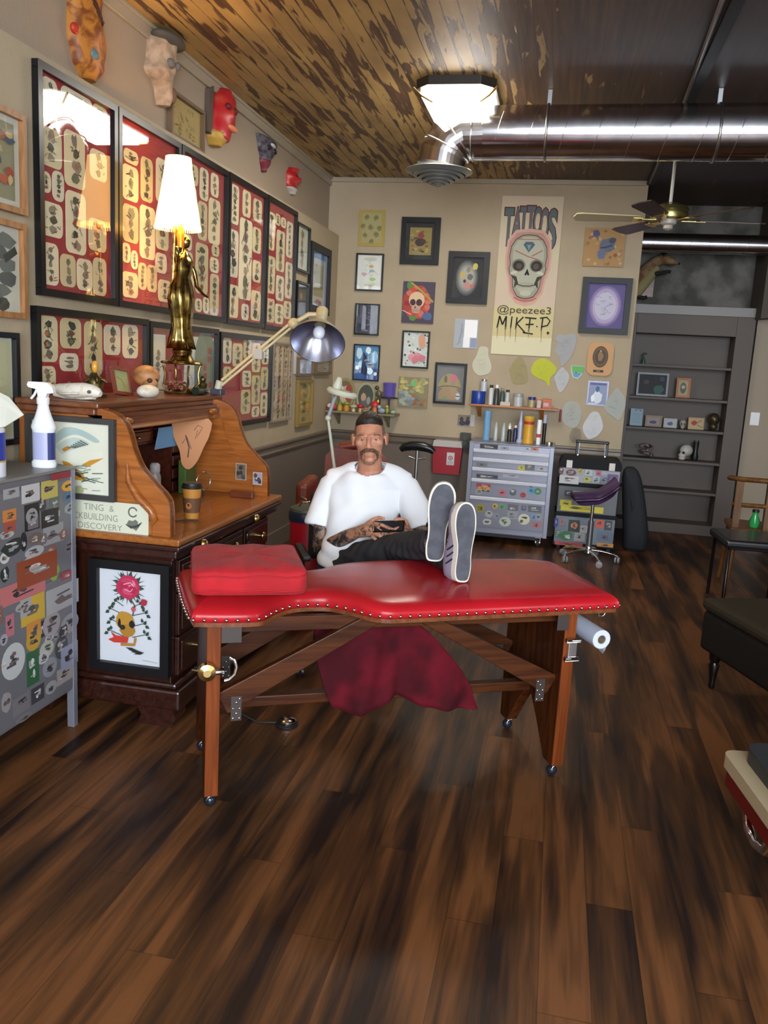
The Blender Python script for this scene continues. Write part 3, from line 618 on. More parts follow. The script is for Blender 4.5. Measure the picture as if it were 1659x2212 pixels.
# b9
t, mb, G, w, h = bframe((1.027, 1.393, 2.046, 2.496), 'heavy black frame with yellow flowers and a pale glow on dark ground', .05, BLACKW, '2a2d30', .035)
a = Art(mb, G, .0002)
for f, c_ in ((1, '4f5355'), (.88, '6e7270'), (.76, '8e908a'), (.62, 'a9a89c')): a.poly(oval(w*.47, h*.5, w*.27*f, h*.34*f, 24), sr(c_))
for (x, y, r, c_) in ((.66, .72, .03, 'c9b858'), (.36, .56, .028, 'c9a85a'), (.5, .66, .025, '8f8070'), (.55, .52, .03, '6b625c'), (.48, .36, .035, 'c08a84'), (.6, .34, .02, 'c76a62'), (.42, .44, .016, '3c3634')): a.poly(blob(rg, w*x, h*y, r, r*1.1, 12, .3), sr(c_))
mb.build('print', t)
# b10 glossy sheet
mb, a, w, h, lc = canvas((1.119, 1.333, 1.655, 1.916), '', 'aab0b8', .004, rough=.1)
for k in range(5): a.line([(w*.15+.01*k, h*.1*k+.03), (w*.3, h*.15*k+.06)], .01, sr('9298a0', .2))
a.rect(w*.72, w*.97, h*.05, h*.35, sr('8f98b8', .2)); a.rect(w*.42, w*.96, h*.37, h*.97, sr('f4f5f7', .2)); a.rect(w*.40, w*.68, h*.03, h*.37, sr('f0f1f4', .2))  # white rectangles paint window glare into the sheet's colour
tag(mb.build('glossy_print', loc=lc), 'unframed glossy silver sheet with painted white glare, left of the tattoo banner', 'print')
# b11
t, mb, G, w, h = bframe((.969, 1.261, 1.146, 1.518), 'black frame with a pink rose above a tan dome on grey ground', .022, BLACKF, '77787a', .03)
a = Art(mb, G, .0002)
a.poly(arc(w*.48, h*.38, w*.36, 0, 180, 18, h*.36), sr('a2946a')); a.poly(arc(w*.48, h*.2, w*.34, 0, 180, 16, h*.22)+[(w*.14, h*.1), (w*.82, h*.1)], sr('a88d6c')); a.line(arc(w*.48, h*.36, w*.38, 20, 160, 12, h*.08), .008, sr('5a5048'))
a.poly(blob(rg, w*.6, h*.62, .045, .045), sr('c4707c')); a.poly(blob(rg, w*.58, h*.5, .022, .016), sr('7f9a70')); a.poly(blob(rg, w*.35, h*.6, .02, .04), sr('6b6048')); a.poly(blob(rg, w*.35, h*.14, .03, .02), sr('7a9a76')); a.poly(blob(rg, w*.76, h*.2, .03, .035), sr('c8cad0')); a.rect(w*.68, w*.84, h*.19, h*.21, INK)
mb.build('print', t)
# b12 tattoo banner
t = thing('tattoo_banner', 'tall cream banner with a grey skull and dripping hand lettering', 'banner', (1.4615, D, 1.619))
w = .5285; h = 1.356; F = fr((0, -.003, 0), (1, 0, 0), (0, 0, 1)); mb = MB()
cream = mat('banner_cloth', lin('cdb8a4'), .85, c2=lin('c9bfa0'), scale=3, lo=.4, hi=.6)
mb.prism([(0, 0), (w, 0), (w, h), (0, h)], 0, .008, cream, F)
a = Art(mb, (F[0]+F[3]*.008, *F[1:]), .0003)
a.rect(.002, w-.002, .002, .42, sr('cdc08f', .85)); a.rect(.002, w-.002, .002, .16, sr('d9d2b0', .85))
# TATTOOS lettering: every letter outlined in red, then black, then slate
L_ = 'TATTOOS'; xs = [.035, .105, .165, .225, .285, .345, .41]; ws = [.075, .075, .07, .07, .07, .07, .075]
for i, ch in enumerate(L_):
    mid = abs(i-3)/3; bot = 1.06-.03 if mid < .4 else 1.06-.12*mid; top = 1.275-.02*mid
    if ch == 'S': bot -= .02
    for off, c_ in ((.028, '8c3a34'), (.016, '3b3230'), (0, '5e6c6c' if i % 2 == 0 else '6b6a70')):
        a.text(ch, xs[i]-off*.35, bot-off*.35, ws[i]+off*.7, top-bot+off*.7, sr(c_, .85), bold=.03+off*.6)
cx, cy = w*.5, .78
for f, c_ in ((1.22, 'c9a494'), (1.12, 'b98a80')): a.poly([(cx+x*f, cy+y*f) for x, y in [(0, .25), (.1, .24), (.155, .17), (.165, .05), (.16, -.03), (.135, -.1), (.12, -.2), (.07, -.27), (0, -.29), (-.07, -.27), (-.12, -.2), (-.135, -.1), (-.16, -.03), (-.165, .05), (-.155, .17), (-.1, .24)]], sr(c_, .85))
sk = [(0, .25), (.06, .245), (.115, .21), (.15, .15), (.158, .07), (.148, .0), (.158, -.03), (.15, -.07), (.125, -.1), (.115, -.18), (.10, -.22), (.07, -.265), (.03, -.28), (0, -.283)]
sk2 = sk+[(-x, y) for x, y in sk[::-1][1:-1]]
a.poly([(cx+x*1.04, cy+y*1.03) for x, y in sk2], sr('4a4640', .85)); a.poly([(cx+x, cy+y) for x, y in sk2], sr('9c9a86', .85))
a.poly([(cx+x*.86, cy+y*.9+.012) for x, y in sk2], sr('aeae9c', .85))
for s_ in (-1, 1):
    a.poly(oval(cx+s_*.078, cy-.005, .06, .055), sr('7c7a68', .85)); a.poly(oval(cx+s_*.078, cy-.008, .048, .044), sr('3a3530', .85)); a.poly(oval(cx+s_*.074, cy-.012, .025, .025), sr('59504a', .85))
    a.poly([(cx+s_*.14, cy-.09), (cx+s_*.10, cy-.14), (cx+s_*.105, cy-.2), (cx+s_*.07, cy-.16), (cx+s_*.09, cy-.1)], sr('3f3d36', .85))
    a.poly(oval(cx+s_*.115, cy-.068, .032, .014, 14, -s_*.3), sr('c4c3ae', .85))
a.poly([(cx, cy-.03), (cx+.022, cy-.085), (cx+.008, cy-.09), (cx, cy-.075), (cx-.008, cy-.09), (cx-.022, cy-.085)], sr('221e1c', .85))
a.line([(cx-.085, cy-.165), (cx-.03, cy-.18), (cx+.03, cy-.18), (cx+.085, cy-.165)], .009, sr('3c3830', .85))
for k in range(9): a.line([(cx-.07+.0175*k, cy-.15), (cx-.07+.0175*k, cy-.197)], .003, sr('6a665a', .85))
a.poly(oval(cx, cy-.24, .05, .025), sr('b9b9a4', .85))
a.poly([(cx-.05, cy+.17), (cx-.03, cy+.195), (cx+.03, cy+.195), (cx+.05, cy+.17), (cx, cy+.105)], sr('51616c', .85)); a.poly([(cx-.02, cy+.17), (cx+.02, cy+.17), (cx, cy+.12)], sr('7c9098', .85))
a.line([(cx-.1, cy+.215), (cx+.1, cy+.215)], .005, sr('a8504c', .85)); a.line([(cx-.12, cy+.12), (cx, cy+.07), (cx+.09, cy+.045)], .007, sr('a8504c', .85)); a.line([(cx+.12, cy+.125), (cx+.03, cy+.075)], .007, sr('a8504c', .85))
a.line([(cx-.1, cy-.28), (cx-.03, cy-.305), (cx+.05, cy-.303), (cx+.1, cy-.28)], .007, sr('c0504c', .85))
a.text('@peezee3', .03, .345, .47, .085, sr('4a4238', .85)); 
ml = sr('1d1a16', .85)
def strokes(S, wd): 
    for s_ in S: a.line(s_, wd, ml)
strokes([[(.04, .23), (.055, .335)], [(.055, .335), (.085, .26)], [(.085, .26), (.115, .335)], [(.115, .335), (.115, .22)]], .013)
strokes([[(.165, .335), (.16, .23)], [(.21, .33), (.205, .225)], [(.265, .335), (.212, .275)], [(.212, .275), (.29, .20)], [(.325, .33), (.32, .21)], [(.28, .33), (.38, .325)], [(.29, .27), (.36, .275)], [(.27, .2), (.36, .19)], [(.385, .26), (.395, .255)], [(.435, .335), (.43, .22)], [(.41, .33), (.47, .34), (.5, .31), (.48, .27), (.425, .255)], [(.485, .215), (.5, .205), (.49, .195), (.482, .21)]], .011)
for x, l in ((.045, .1), (.115, .13), (.16, .1), (.208, .13), (.32, .09), (.432, .12)): a.line([(x, .24), (x+.002, .24-l)], .008, sr('8a7a56', .85), .002)
mb.build('cloth', t)
# b13
mb, a, w, h, lc = canvas((2.194, 2.529, 2.405, 2.723), '', 'a88454', .02)
for k in range(26): a.poly(blob(rg, rg.uniform(.06, .94)*w, rg.uniform(.06, .94)*h, .02, .016, 9, .5), sr(rg.choice(['b59468', '9c7444', 'bb9f78', '8e5c3c'])))
a.poly(blob(rg, w*.28, h*.85, .035, .035), sr('4b4a72')); a.line([(w*.3, h*.8), (w*.34, h*.68)], .01, sr('5d5674')); a.poly(blob(rg, w*.58, h*.55, .07, .065, 14, .2), sr('5a6078')); a.poly(blob(rg, w*.45, h*.32, .045, .05), sr('5e6688')); a.poly(blob(rg, w*.7, h*.68, .035, .03), sr('3c4050'))
a.line([(w*.4, h*.48), (w*.55, h*.5), (w*.7, h*.56)], .012, sr('2e3040')); a.poly(blob(rg, w*.8, h*.3, .02, .02), sr('8c4a34'))
tag(mb.build('canvas_painting', loc=lc), 'square tan painting of a blue-grey skull below the fan blade', 'painting')
# b14
t, mb, G, w, h = bframe((2.211, 2.63, 1.837, 2.313), 'heavy black frame with a glowing violet skull drawing', .05, BLACKW, '5f5486', .04, glass=False)
a = Art(mb, G, .0002)
for f, c_ in ((1, '7a6c9c'), (.9, '9383ac'), (.8, 'a89cbc'), (.68, 'bab6ca')): a.poly(oval(w*.5, h*.5, w*.32*f, h*.36*f, 24), sr(c_))
a.line(oval(w*.5, h*.5, w*.24, h*.3, 24)+[oval(w*.5, h*.5, w*.24, h*.3, 24)[0]], .004, sr('c7a4c8'))
for k in range(16): x = w*rg.uniform(.38, .62); y = h*rg.uniform(.35, .75); a.line([(x, y), (x+rg.uniform(-.04, .04), y+rg.uniform(-.02, .02)), (x+rg.uniform(-.05, .05), y+rg.uniform(-.03, .03))], .004, sr('8d8ea4'))
mb.build('print', t)
# b15
mb, a, w, h, lc = canvas((2.34, 2.519, 1.215, 1.43), '', '6f76a0', .004, rough=.25)
a.rect(.012, w-.012, .012, h-.012, sr('8c95b4')); a.rect(.02, w-.02, h*.84, h*.93, sr('58609a')); a.poly(blob(rg, w*.5, h*.35, .05, .06), sr('d6dce8')); a.poly(blob(rg, w*.48, h*.68, .02, .03), sr('3a6a94')); a.poly(blob(rg, w*.28, h*.3, .02, .04), sr('e8edf4')); a.rect(w*.1, w*.45, h*.06, h*.1, sr('e4e8ee'))
tag(mb.build('glossy_print', loc=lc), 'small glossy blue-violet poster below the orange plaque', 'print')
# b16 plaque
t = thing('carved_plaque', 'rounded orange-tan plaque with a dark oval emblem', 'plaque', (2.312, D, 1.479)); w = .219; h = .285; F = fr((0, -.001, 0), (1, 0, 0), (0, 0, 1))
mb = MB(); mb.prism(rrect(0, w, 0, h, .06, 8), 0, .018, mat('plaque_tan', lin('c08c50'), .5), F); mb.build('board', t, .004)
mb = MB(); mb.prism(oval(w*.5, h*.57, .066, .092, 28), .018, .024, sr('4a3826', .6), F); a = Art(mb, (F[0]+F[3]*.024, *F[1:]))
for k in range(26): q = 2*pi*k/26; a.line([(w*.5+.058*cos(q), h*.57+.082*sin(q)), (w*.5+.045*cos(q), h*.57+.064*sin(q))], .005, sr('8f7448'))
a.poly(blob(rg, w*.5, h*.58, .03, .045), sr('8a6a48')); a.poly(blob(rg, w*.5, h*.74, .01, .01), sr('c09a68')); mb.build('emblem', t)
mb = MB(); mb.prism([(w*.27, h*.1), (w*.67, h*.1), (w*.67, h*.17), (w*.27, h*.17)], .018, .021, INK, F); a = Art(mb, (F[0]+F[3]*.021, *F[1:])); a.rect(w*.4, w*.54, h*.12, h*.15, sr('8b7a68')); mb.build('name_plate', t)
# stencil papers
st = [((1.303, 1.477, 1.42, 1.681), 'c6c3ae', 'cream pear-shaped stencil paper just left of the banner foot', [(.5, 1), (.75, .95), (.8, .7), (1, .35), (.9, .1), (.4, 0), (.1, .15), (0, .4), (.2, .7), (.3, .95)]),
      ((1.639, 1.811, 1.371, 1.6), '9c9168', 'tan stencil paper hanging below the banner', [(.4, 1), (.6, 1), (.85, .7), (.95, .4), (1, .15), (.8, 0), (.25, 0), (.05, .4), (0, .5), (.2, .85)]),
      ((1.831, 2.051, 1.367, 1.599), 'bcbf3c', 'bright yellow stencil paper', [(.35, 1), (.65, .97), (1, .7), (.98, .5), (.8, .3), (.8, 0), (.7, .02), (.6, .15), (.2, .3), (0, .5), (.1, .85)]),
      ((2.021, 2.203, 1.553, 1.829), 'a4a4a6', 'light grey ragged stencil paper right of the banner', [(.15, .97), (.4, .93), (.7, 1), (.95, .95), (1, .8), (.92, .45), (.75, .2), (.5, 0), (.35, .02), (.3, .2), (.05, .45), (.15, .7), (0, .8)]),
      ((2.042, 2.172, 1.316, 1.535), 'b9babc', 'narrow white diamond-shaped stencil paper under the grey one', [(.5, 1), (.65, .92), (.9, .75), (1, .55), (.8, .2), (.55, 0), (.35, .05), (.1, .4), (0, .6), (.3, .9)]),
      ((2.132, 2.305, 1.006, 1.241), 'a9aba4', 'grey oval stencil paper at the right end of the orange shelf', [(.5, 1), (.8, .93), (1, .6), (.95, .2), (.75, .02), (.5, 0), (.2, .15), (0, .5), (.15, .9)]),
      ((2.327, 2.504, .918, 1.16), 'c7c9cc', 'bright white stencil paper above the trolley handle', [(.45, 1), (.75, .95), (1, .5), (.85, .2), (.6, .05), (.3, 0), (0, .4), (.25, .85)]),
      ((2.5, 2.675, 1.107, 1.376), 'a8aca6', 'grey-white stencil paper at the wall edge by the bookcase', [(.45, 1), (.6, .98), (.95, .7), (1, .4), (.8, 0), (.6, .02), (0, .3), (.1, .6)]),
      ((2.22, 2.325, .878, 1.004), '8e8370', 'faint tan stencil paper just above the chair rail', [(.3, 1), (.8, .95), (1, .5), (.8, .05), (.3, 0), (0, .4)])]
for rc, c_, lab, pts in st:
    u0, u1, z0, z1 = rc; mb = MB(); F = fr((0, -.003, 0), (1, 0, 0), (0, 0, 1)); w = u1-u0; h = z1-z0
    P = []
    n = len(pts)
    for i in range(n):   # rounded outline through the points
        p0, p1, p2, p3 = [Vector(pts[(i+k) % n]) for k in (-1, 0, 1, 2)]
        for q in (0, .33, .66): P.append(.5*((2*p1)+(p2-p0)*q+(2*p0-5*p1+4*p2-p3)*q*q+(3*p1-p0-3*p2+p3)*q**3))
    mb.prism([(p.x*w, p.y*h) for p in P], 0, .004, sr(c_, .8), F); a = Art(mb, (F[0]+F[3]*.004, *F[1:]))
    dk = tuple(max(0, x*.82) for x in lin(c_))
    for k in range(14): x = w*rg.uniform(.3, .7); y = h*rg.uniform(.15, .85); a.line([(x, y), (x+rg.uniform(-.03, .03), y+rg.uniform(-.02, .02)), (x+rg.uniform(-.03, .03), y+rg.uniform(-.03, .03))], .003, col(dk, .8))
    tag(mb.build('stencil_paper', loc=(u0, D, z0)), lab, 'paper', 'stencil papers on the back wall')
mb, a, w, h, lc = canvas((2.18, 2.297, 1.438, 1.554), '', 'b8c8c8', .004)
mb = MB(); F = fr((0, -.003, 0), (1, 0, 0), (0, 0, 1)); mb.prism([(0, h), (w, h), (w*.85, h*.35), (w*.55, 0), (w*.2, h*.1), (.0, h*.6)], 0, .004, sr('c4cccc'), F); a = Art(mb, (F[0]+F[3]*.004, *F[1:]))
a.poly([(0.004, h*.97), (w*.98, h*.97), (w*.9, h*.5), (w*.1, h*.5)], sr('5fae5a')); a.poly([(w*.12, h*.48), (w*.85, h*.48), (w*.55, h*.1), (w*.25, h*.15)], sr('5b9ac0')); a.poly(blob(rg, w*.4, h*.48, .012, .008), sr('8a5a3a'))
tag(mb.build('paper_badge', loc=(2.18, D, 1.438)), 'small green and blue paper badge beside the orange plaque', 'paper')
mb, a, w, h, lc = canvas((1.202, 1.361, .953, 1.06), '', 'b8b2aa', .003, rough=.3)
a.rect(.002, w*.75, .002, h-.002, sr('7d6f60')); a.poly(blob(rg, w*.25, h*.6, .02, .025), sr('3a2f2a')); a.poly(blob(rg, w*.3, h*.25, .035, .025), sr('27304a')); a.poly(blob(rg, w*.6, h*.7, .02, .02), sr('4a3a2c')); a.poly(blob(rg, w*.6, h*.35, .03, .03), sr('232a40'))
tag(mb.build('snapshot', loc=lc), 'small snapshot of people pinned under the black-framed rose picture', 'photo')
# outlet box at the chair rail
t = thing('wall_outlet', 'dark grey-green outlet box on the back wall over the chair rail', 'outlet', (1.242, D, .753))
F = fr((0, -.001, 0), (1, 0, 0), (0, 0, 1)); gm = sr('33372f', .5)
MB().prism(rrect(0, .098, 0, .142, .008), 0, .045, gm, F).build('box', t, .003)
mb = MB(); mb.prism(oval(.049, .095, .018, .02), .045, .05, sr('4a4f45'), F); mb.prism(oval(.049, .045, .018, .02), .045, .05, sr('4a4f45'), F); mb.build('sockets', t)
# sharps container hanging on the wall
t = thing('sharps_container', 'red wall-mounted sharps bin with a white lid', 'sharps container', (1.01, D, .515)); F = fr((0, -.03, 0), (1, 0, 0), (0, 0, 1))
redp = mat('red_plastic', lin('9c1f2a'), .35)
MB().prism([(.015, 0), (.255, 0), (.27, .25), (0, .25)], 0, .11, redp, F).build('bin', t, .012)
MB().prism([(0, .25), (.27, .25), (.262, .305), (.01, .305)], 0, .125, mat('lid_white', lin('b9b4ae'), .4), F).build('lid', t, .008)
mb = MB(); G = (F[0]+F[3]*.111, *F[1:]); mb.prism([(.135, .085), (.205, .085), (.205, .2), (.135, .2)], 0, .001, sr('c9c9c9'), G); a = Art(mb, (G[0]+G[3]*.001, *G[1:]))
a.line(arc(.17, .15, .018, 0, 360, 14), .007, sr('a8202a')); a.poly(oval(.17, .15, .007, .007, 10), sr('a8202a'))
for k in range(3): a.rect(.143, .197, .095+.01*k, .099+.01*k, sr('8a8a8a'))
mb.build('label', t)
MB().box(.08, .19, -.03, -.001, .05, .2, STEEL).build('bracket', t)
# ================================================================ CEILING FIXTURES
# octagonal tube fixture
t = thing('ceiling_light', 'glowing dark-rimmed octagonal tube light on the board ceiling', 'ceiling light', (1.36, 5.66, H))
def octo(hx, hy, c): return [(-hx+c, -hy), (hx-c, -hy), (hx, -hy+c), (hx, hy-c), (hx-c, hy), (-hx+c, hy), (-hx, hy-c), (-hx, -hy+c)]
F = fr((0, 0, 0), (1, 0, 0), (0, -1, 0)); mb = MB()
mb.prism(octo(.232, .63, .08), 0, .05, mat('fixture_dark', lin('2a2520'), .35), F)
mb.build('housing', t, .006)
lens = mat('light_lens', (1, 1, 1), .4, emit=(1.0, .93, .80), es=9.0)
mb = MB(); mb.prism(octo(.208, .605, .075), .05, .075, lens, F); mb.prism(octo(.16, .55, .07), .075, .095, lens, F); mb.build('lens', t, .01)
for sx in (-1, 1):
    for sy in (-1, 1):
        mb = MB(); mb.tube([(sx*.24, sy*.59, -.05), (sx*.20, sy*.56, -.085), (sx*.14, sy*.50, -.105)], .008, BRASS, 8); mb.build('scroll_bracket', t)
# big spiral duct
DM = mat('galvanised_duct', (.72, .71, .74), .17, 1, c2=(.58, .57, .61), scale=9, lo=.35, hi=.65, bump=.03, bscale=12)
def duct_seams(mb, x0, x1, y, z, r, step):
    x = x0
    while x < x1:
        mb.tube([(x+step*.2*sin(a_)+.0, y+r*cos(a_), z+r*sin(a_)) for a_ in [2*pi*i/28 for i in range(28)]], .0022, DM, 5, closed=True); x += step
t = thing('spiral_duct', 'large shiny round ventilation duct crossing the room with an angled elbow', 'duct', (1.4, 5.3, 2.87))
mb = MB(); mb.tube([(.12, 0, 0), (4.2, 0, .02)], .152, DM, 40); mb.build('main_duct', t)
mb = MB(); duct_seams(mb, .22, 4.1, 0, .003, .152, .19)
so = mb.build('seam_ridge', t); so['kind'] = 'stuff'
# elbow in three gores bending down to the left
mb = MB(); mb.tube([(.125, 0, 0), (.0, 0, -.005), (-.075, 0, -.05), (-.115, 0, -.12), (-.125, 0, -.19)], [.152, .152, .15, .148, .146], DM, 40, smooth=False); mb.build('elbow', t)
for p, tz in (((.06, 0, -.001), 0), ((-.045, 0, -.028), .7), ((-.1, 0, -.09), 1.1)):
    M = Matrix.Translation(p) @ Matrix.Rotation(-tz, 4, 'Y')
    mb = MB(M); mb.tube([(0, .154*cos(2*pi*i/32), .154*sin(2*pi*i/32)) for i in range(32)], .005, DM, 5, closed=True); mb.build('elbow_seam', t)
t2 = thing('air_diffuser', 'round louvred air diffuser at the end of the duct elbow', 'air vent', (1.262, 5.3, 2.60))
gd = mat('diffuser_grey', lin('8d8f8c'), .35, .6)
MB().lathe([(.2, .055), (.205, .05), (.165, .03), (.15, .078)], gd, 40, cap=False).build('flange', t2)
for i, (r, z) in enumerate(((.15, .02), (.12, .005), (.09, -.01), (.06, -.022), (.032, -.032))):
    MB().lathe([(r, z+.018), (r+.008, z+.004), (r-.018, z-.002), (r-.02, z+.004), (r-.004, z+.018)], gd, 32, cap=False).build('louvre_ring', t2)
MB().lathe([(.0001, -.04), (.02, -.034), (.02, .0), (.0001, .0)], gd, 16, cap=False).build('hub', t2)
MB().lathe([(.148, .03), (.0001, .032)], mat('vent_dark', (.01, .01, .01), .8), 24, cap=False).build('throat_shade', t2)  # black disc paints the shade inside the vent throat
for x, nm in ((1.89, 'left'), (2.835, 'right')):
    t = thing('duct_hanger', 'metal strap hanging the %s part of the big duct' % nm, 'hanger', (x, 5.3, 3.0))
    MB().box(-.012, .012, -.003, .003, .02, .11, STEEL).build('strap', t)
    mb = MB(); mb.tube([(0, .157*cos(a_), -.127+.157*sin(a_)) for a_ in [2*pi*i/28 for i in range(28)]], .004, STEEL, 5, closed=True, flat=2); mb.build('band', t)
# second duct over the plaster wall
t = thing('spiral_duct', 'thinner duct above the worn plaster wall over the bookcase', 'duct', (2.55, 8.2, 2.69))
MB().tube([(0, 0, 0), (1.3, 0, 0)], .085, DM, 32).build('main_duct', t)
mb = MB(); duct_seams(mb, .1, 1.2, 0, 0, .085, .16); so = mb.build('seam_ridge', t); so['kind'] = 'stuff'
# conduit
mb = MB(); mb.tube([(2.60, 3.0, H-.03), (2.625, 4.05, H-.03), (2.66, 5.45, H-.03), (2.68, 7.6, H-.03)], .012, mat('conduit', lin('6a615a'), .4, .7), 10)
tag(mb.build('conduit'), 'thin metal conduit running along the dark ceiling beam', 'pipe')
# ceiling fan
t = thing('ceiling_fan', 'brass-bodied ceiling fan on a long white rod', 'ceiling fan', (2.70, 6.0, 2.52))
MB().cyl((0, 0, .09), (0, 0, H-2.52), .011, mat('fan_rod', lin('a8a69e'), .4), 12).build('rod', t)
MB().lathe([(.055, .59), (.05, .55), (.02, .53)], BRASS, 20).build('canopy', t)
fb = mat('fan_brass', lin('8d8350'), .28, .9)
MB().lathe([(.02, .105), (.05, .10), (.115, .075), (.125, .05), (.118, .045), (.122, .03), (.115, .0), (.06, -.005)], fb, 36).build('motor_housing', t)
MB().lathe([(.055, 0), (.05, -.03), (.03, -.04), (.032, -.06), (.012, -.07)], mat('fan_white', lin('a59c90'), .4), 20).build('switch_housing', t)
blade_m = mat('fan_blade_dark', lin('3a2219'), .4); blade_l = mat('fan_blade_lit_tone', lin('b8a884'), .45)  # second copy carries one blade's lit look in its colour
for i, an in enumerate((184, 248, 312, 6, 118)):
    M = Matrix.Rotation(R(an), 4, 'Z') @ Matrix.Rotation(R(11), 4, 'X')
    mb = MB(M); mb.box(.08, .2, -.018, .018, -.012, -.004, BRASS); mb.box(.17, .23, -.035, .035, -.012, -.006, BRASS); ar_ = mb.build('blade_arm', t, .002)
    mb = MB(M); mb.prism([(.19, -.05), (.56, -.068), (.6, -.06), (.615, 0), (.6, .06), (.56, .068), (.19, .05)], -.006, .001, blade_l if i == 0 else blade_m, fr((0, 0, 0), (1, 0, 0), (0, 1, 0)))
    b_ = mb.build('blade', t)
    if i == 0: b_['label'] = 'edge-on blade with its lit look painted pale'
# ================================================================ ROLL-TOP DESK
def wood(name, c1, c2, rough=.35, axis='x', sc=9, coat=.25, spec=.4):
    st = {'x': (.35, 5, 5), 'y': (5, .35, 5), 'z': (5, 5, .35)}[axis]
    return mat(name, lin(c1), rough, c2=lin(c2), scale=sc, stretch=st, lo=.35, hi=.65, coat=coat, spec=spec, dist=.8, bump=.05, bscale=30)
OAKX = wood('honey_oak', 'a8642a', '8a4c1d', axis='x'); OAKZ = wood('honey_oak_upright', 'b06c30', '8f5220', axis='z'); OAKY = wood('honey_oak_long', 'a5642c', '8a5020', axis='y')
DKY = wood('dark_mahogany', '3c1d15', '28120d', .3, 'y'); DKZ = wood('dark_mahogany_upright', '38190f', '240f0a', .3, 'z'); DKX = wood('dark_mahogany_side', '4a251c', '341812', .3, 'x')
BRY = wood('mid_brown', '7a4526', '5d3119', .35, 'y')
Y0, Y1 = 2.93, 4.08; W_ = Y1-Y0; DX = .73
desk = thing('rolltop_desk', 'large honey-oak roll-top desk with curved sides and dark lower cabinet', 'desk', (0.03, Y0, 0))
d = desk
FX = fr((0, 0, 0), (1, 0, 0), (0, 0, 1))    # side plane; extrude +(-y)
def sideprism(mb, P, y0, y1, m): mb.prism(P, -y1, -y0, m, FX)
# lower cabinet
mb = MB(); mb.box(.0, .64, .03, W_-.03, .16, .70, DKZ); mb.build('carcass', d, .004)
mb = MB(); mb.box(.0, .69, .0, W_, .07, .155, DKY); mb.box(.0, .67, .012, W_-.012, .155, .18, DKY); mb.build('plinth', d, .01)
for x in (.06, .60):
    for y in (.05, W_-.07):
        mb = MB(); mb.prism([(-.09, 0), (.06, 0), (.075, .04), (.065, .075), (-.09, .075), (-.075, .04)], -.05, .05, DKY, fr((x, y, 0), (1, 0, 0), (0, 0, 1))); mb.build('bracket_foot', d, .005)
mb = MB()
for (z0, z1, e) in ((.685, .70, .0), (.70, .735, .025), (.735, .757, .045)): mb.box(0, .655+e, -e+.01, W_+e-.01, z0, z1, DKY)
mb.build('apron_moulding', d, .008)
mb = MB(); mb.box(0, DX-.03, -.035, W_+.035, .757, .785, OAKY); mb.build('writing_surface', d, .008)
# near side framed panel (dark)
# drawers and kneehole at the front
for k, (y0, y1, z0, z1) in enumerate(((.06, .38, .55, .68), (.06, .38, .37, .54), (.06, .38, .2, .36), (.41, .74, .59, .68), (.77, 1.09, .55, .68), (.77, 1.09, .37, .54), (.77, 1.09, .2, .36))):
    mb = MB(); mb.box(.64, .658, y0, y1, z0, z1, DKY); mb.box(.658, .664, y0+.02, y1-.02, z0+.02, z1-.02, DKY); dr = mb.build('drawer', d, .004)
    mb = MB(); mb.tube([(.664, (y0+y1)/2, (z0+z1)/2), (.685, (y0+y1)/2, (z0+z1)/2)], .008, BRASS, 10); mb.ell((.692, (y0+y1)/2, (z0+z1)/2), (.012, .02, .02), BRASS, 16, 10); mb.build('knob', dr)
mb = MB(); mb.box(.6401, .645, .41, .74, .18, .58, sr('0d0807')); mb.build('kneehole_shade', d)  # near-black sheet paints the knee opening's shade on a solid front
for y, in ((.38,), (.765,)):
    mb = MB()
    for k in range(9): mb.ell((.668, y+.012, .24+.05*k), (.012, .014, .024), DKY, 10, 8)
    mb.build('carved_post', d)
for y in (.15, .75): 
    MB().ell((.72, y, .735), (.016, .022, .022), BRASS, 16, 10).build('knob', d)
# S-curved side panels of the hutch
def curve(off=0):
    P = [(.345, 1.262), (.40, 1.25), (.44, 1.225), (.468, 1.18), (.49, 1.11), (.522, 1.045), (.58, .985), (.622, .945), (.64, .905), (.645, .786)]
    return [(x-off, z-off*.35) for x, z in P]
def smooth(P, k=4):
    o = []
    for i in range(len(P)-1):
        p0, p1, p2, p3 = [Vector(P[min(max(i+j, 0), len(P)-1)]) for j in (-1, 0, 1, 2)]
        for s_ in range(k):
            q = s_/k; v = .5*((2*p1)+(p2-p0)*q+(2*p0-5*p1+4*p2-p3)*q*q+(3*p1-p0-3*p2+p3)*q**3); o.append((v.x, v.y))
    return o+[P[-1]]
S = smooth(curve())
for y0, nm in ((.0, 'near'), (W_-.045, 'far')):
    mb = MB(); sideprism(mb, [(0, .786), (0, 1.262)]+S, y0+.008, y0+.037, OAKX); sp = mb.build('side_panel', d)
    mb = MB(); inner = smooth(curve(.075)); n = len(S)
    mb.M = None
    # raised curved rim that follows the S profile
    P = S+inner[::-1]
    for q in range(len(S)-1):
        quad = [S[q], S[q+1], inner[min(q+1, len(inner)-1)], inner[q]]
        sideprism(mb, quad, y0, y0+.045, OAKX)
    r_ = mb.build('curved_rim', d)
    mb = MB(); sideprism(mb, [(0, .786), (.57, .786), (.57, .84), (0, .84)], y0, y0+.045, OAKX); sideprism(mb, [(0, 1.2), (.42, 1.2), (.36, 1.262), (0, 1.262)], y0+.001, y0+.044, OAKX); sideprism(mb, [(0, .84), (.06, .84), (.06, 1.2), (0, 1.2)], y0, y0+.045, OAKZ); mb.build('panel_frame', d, .004)
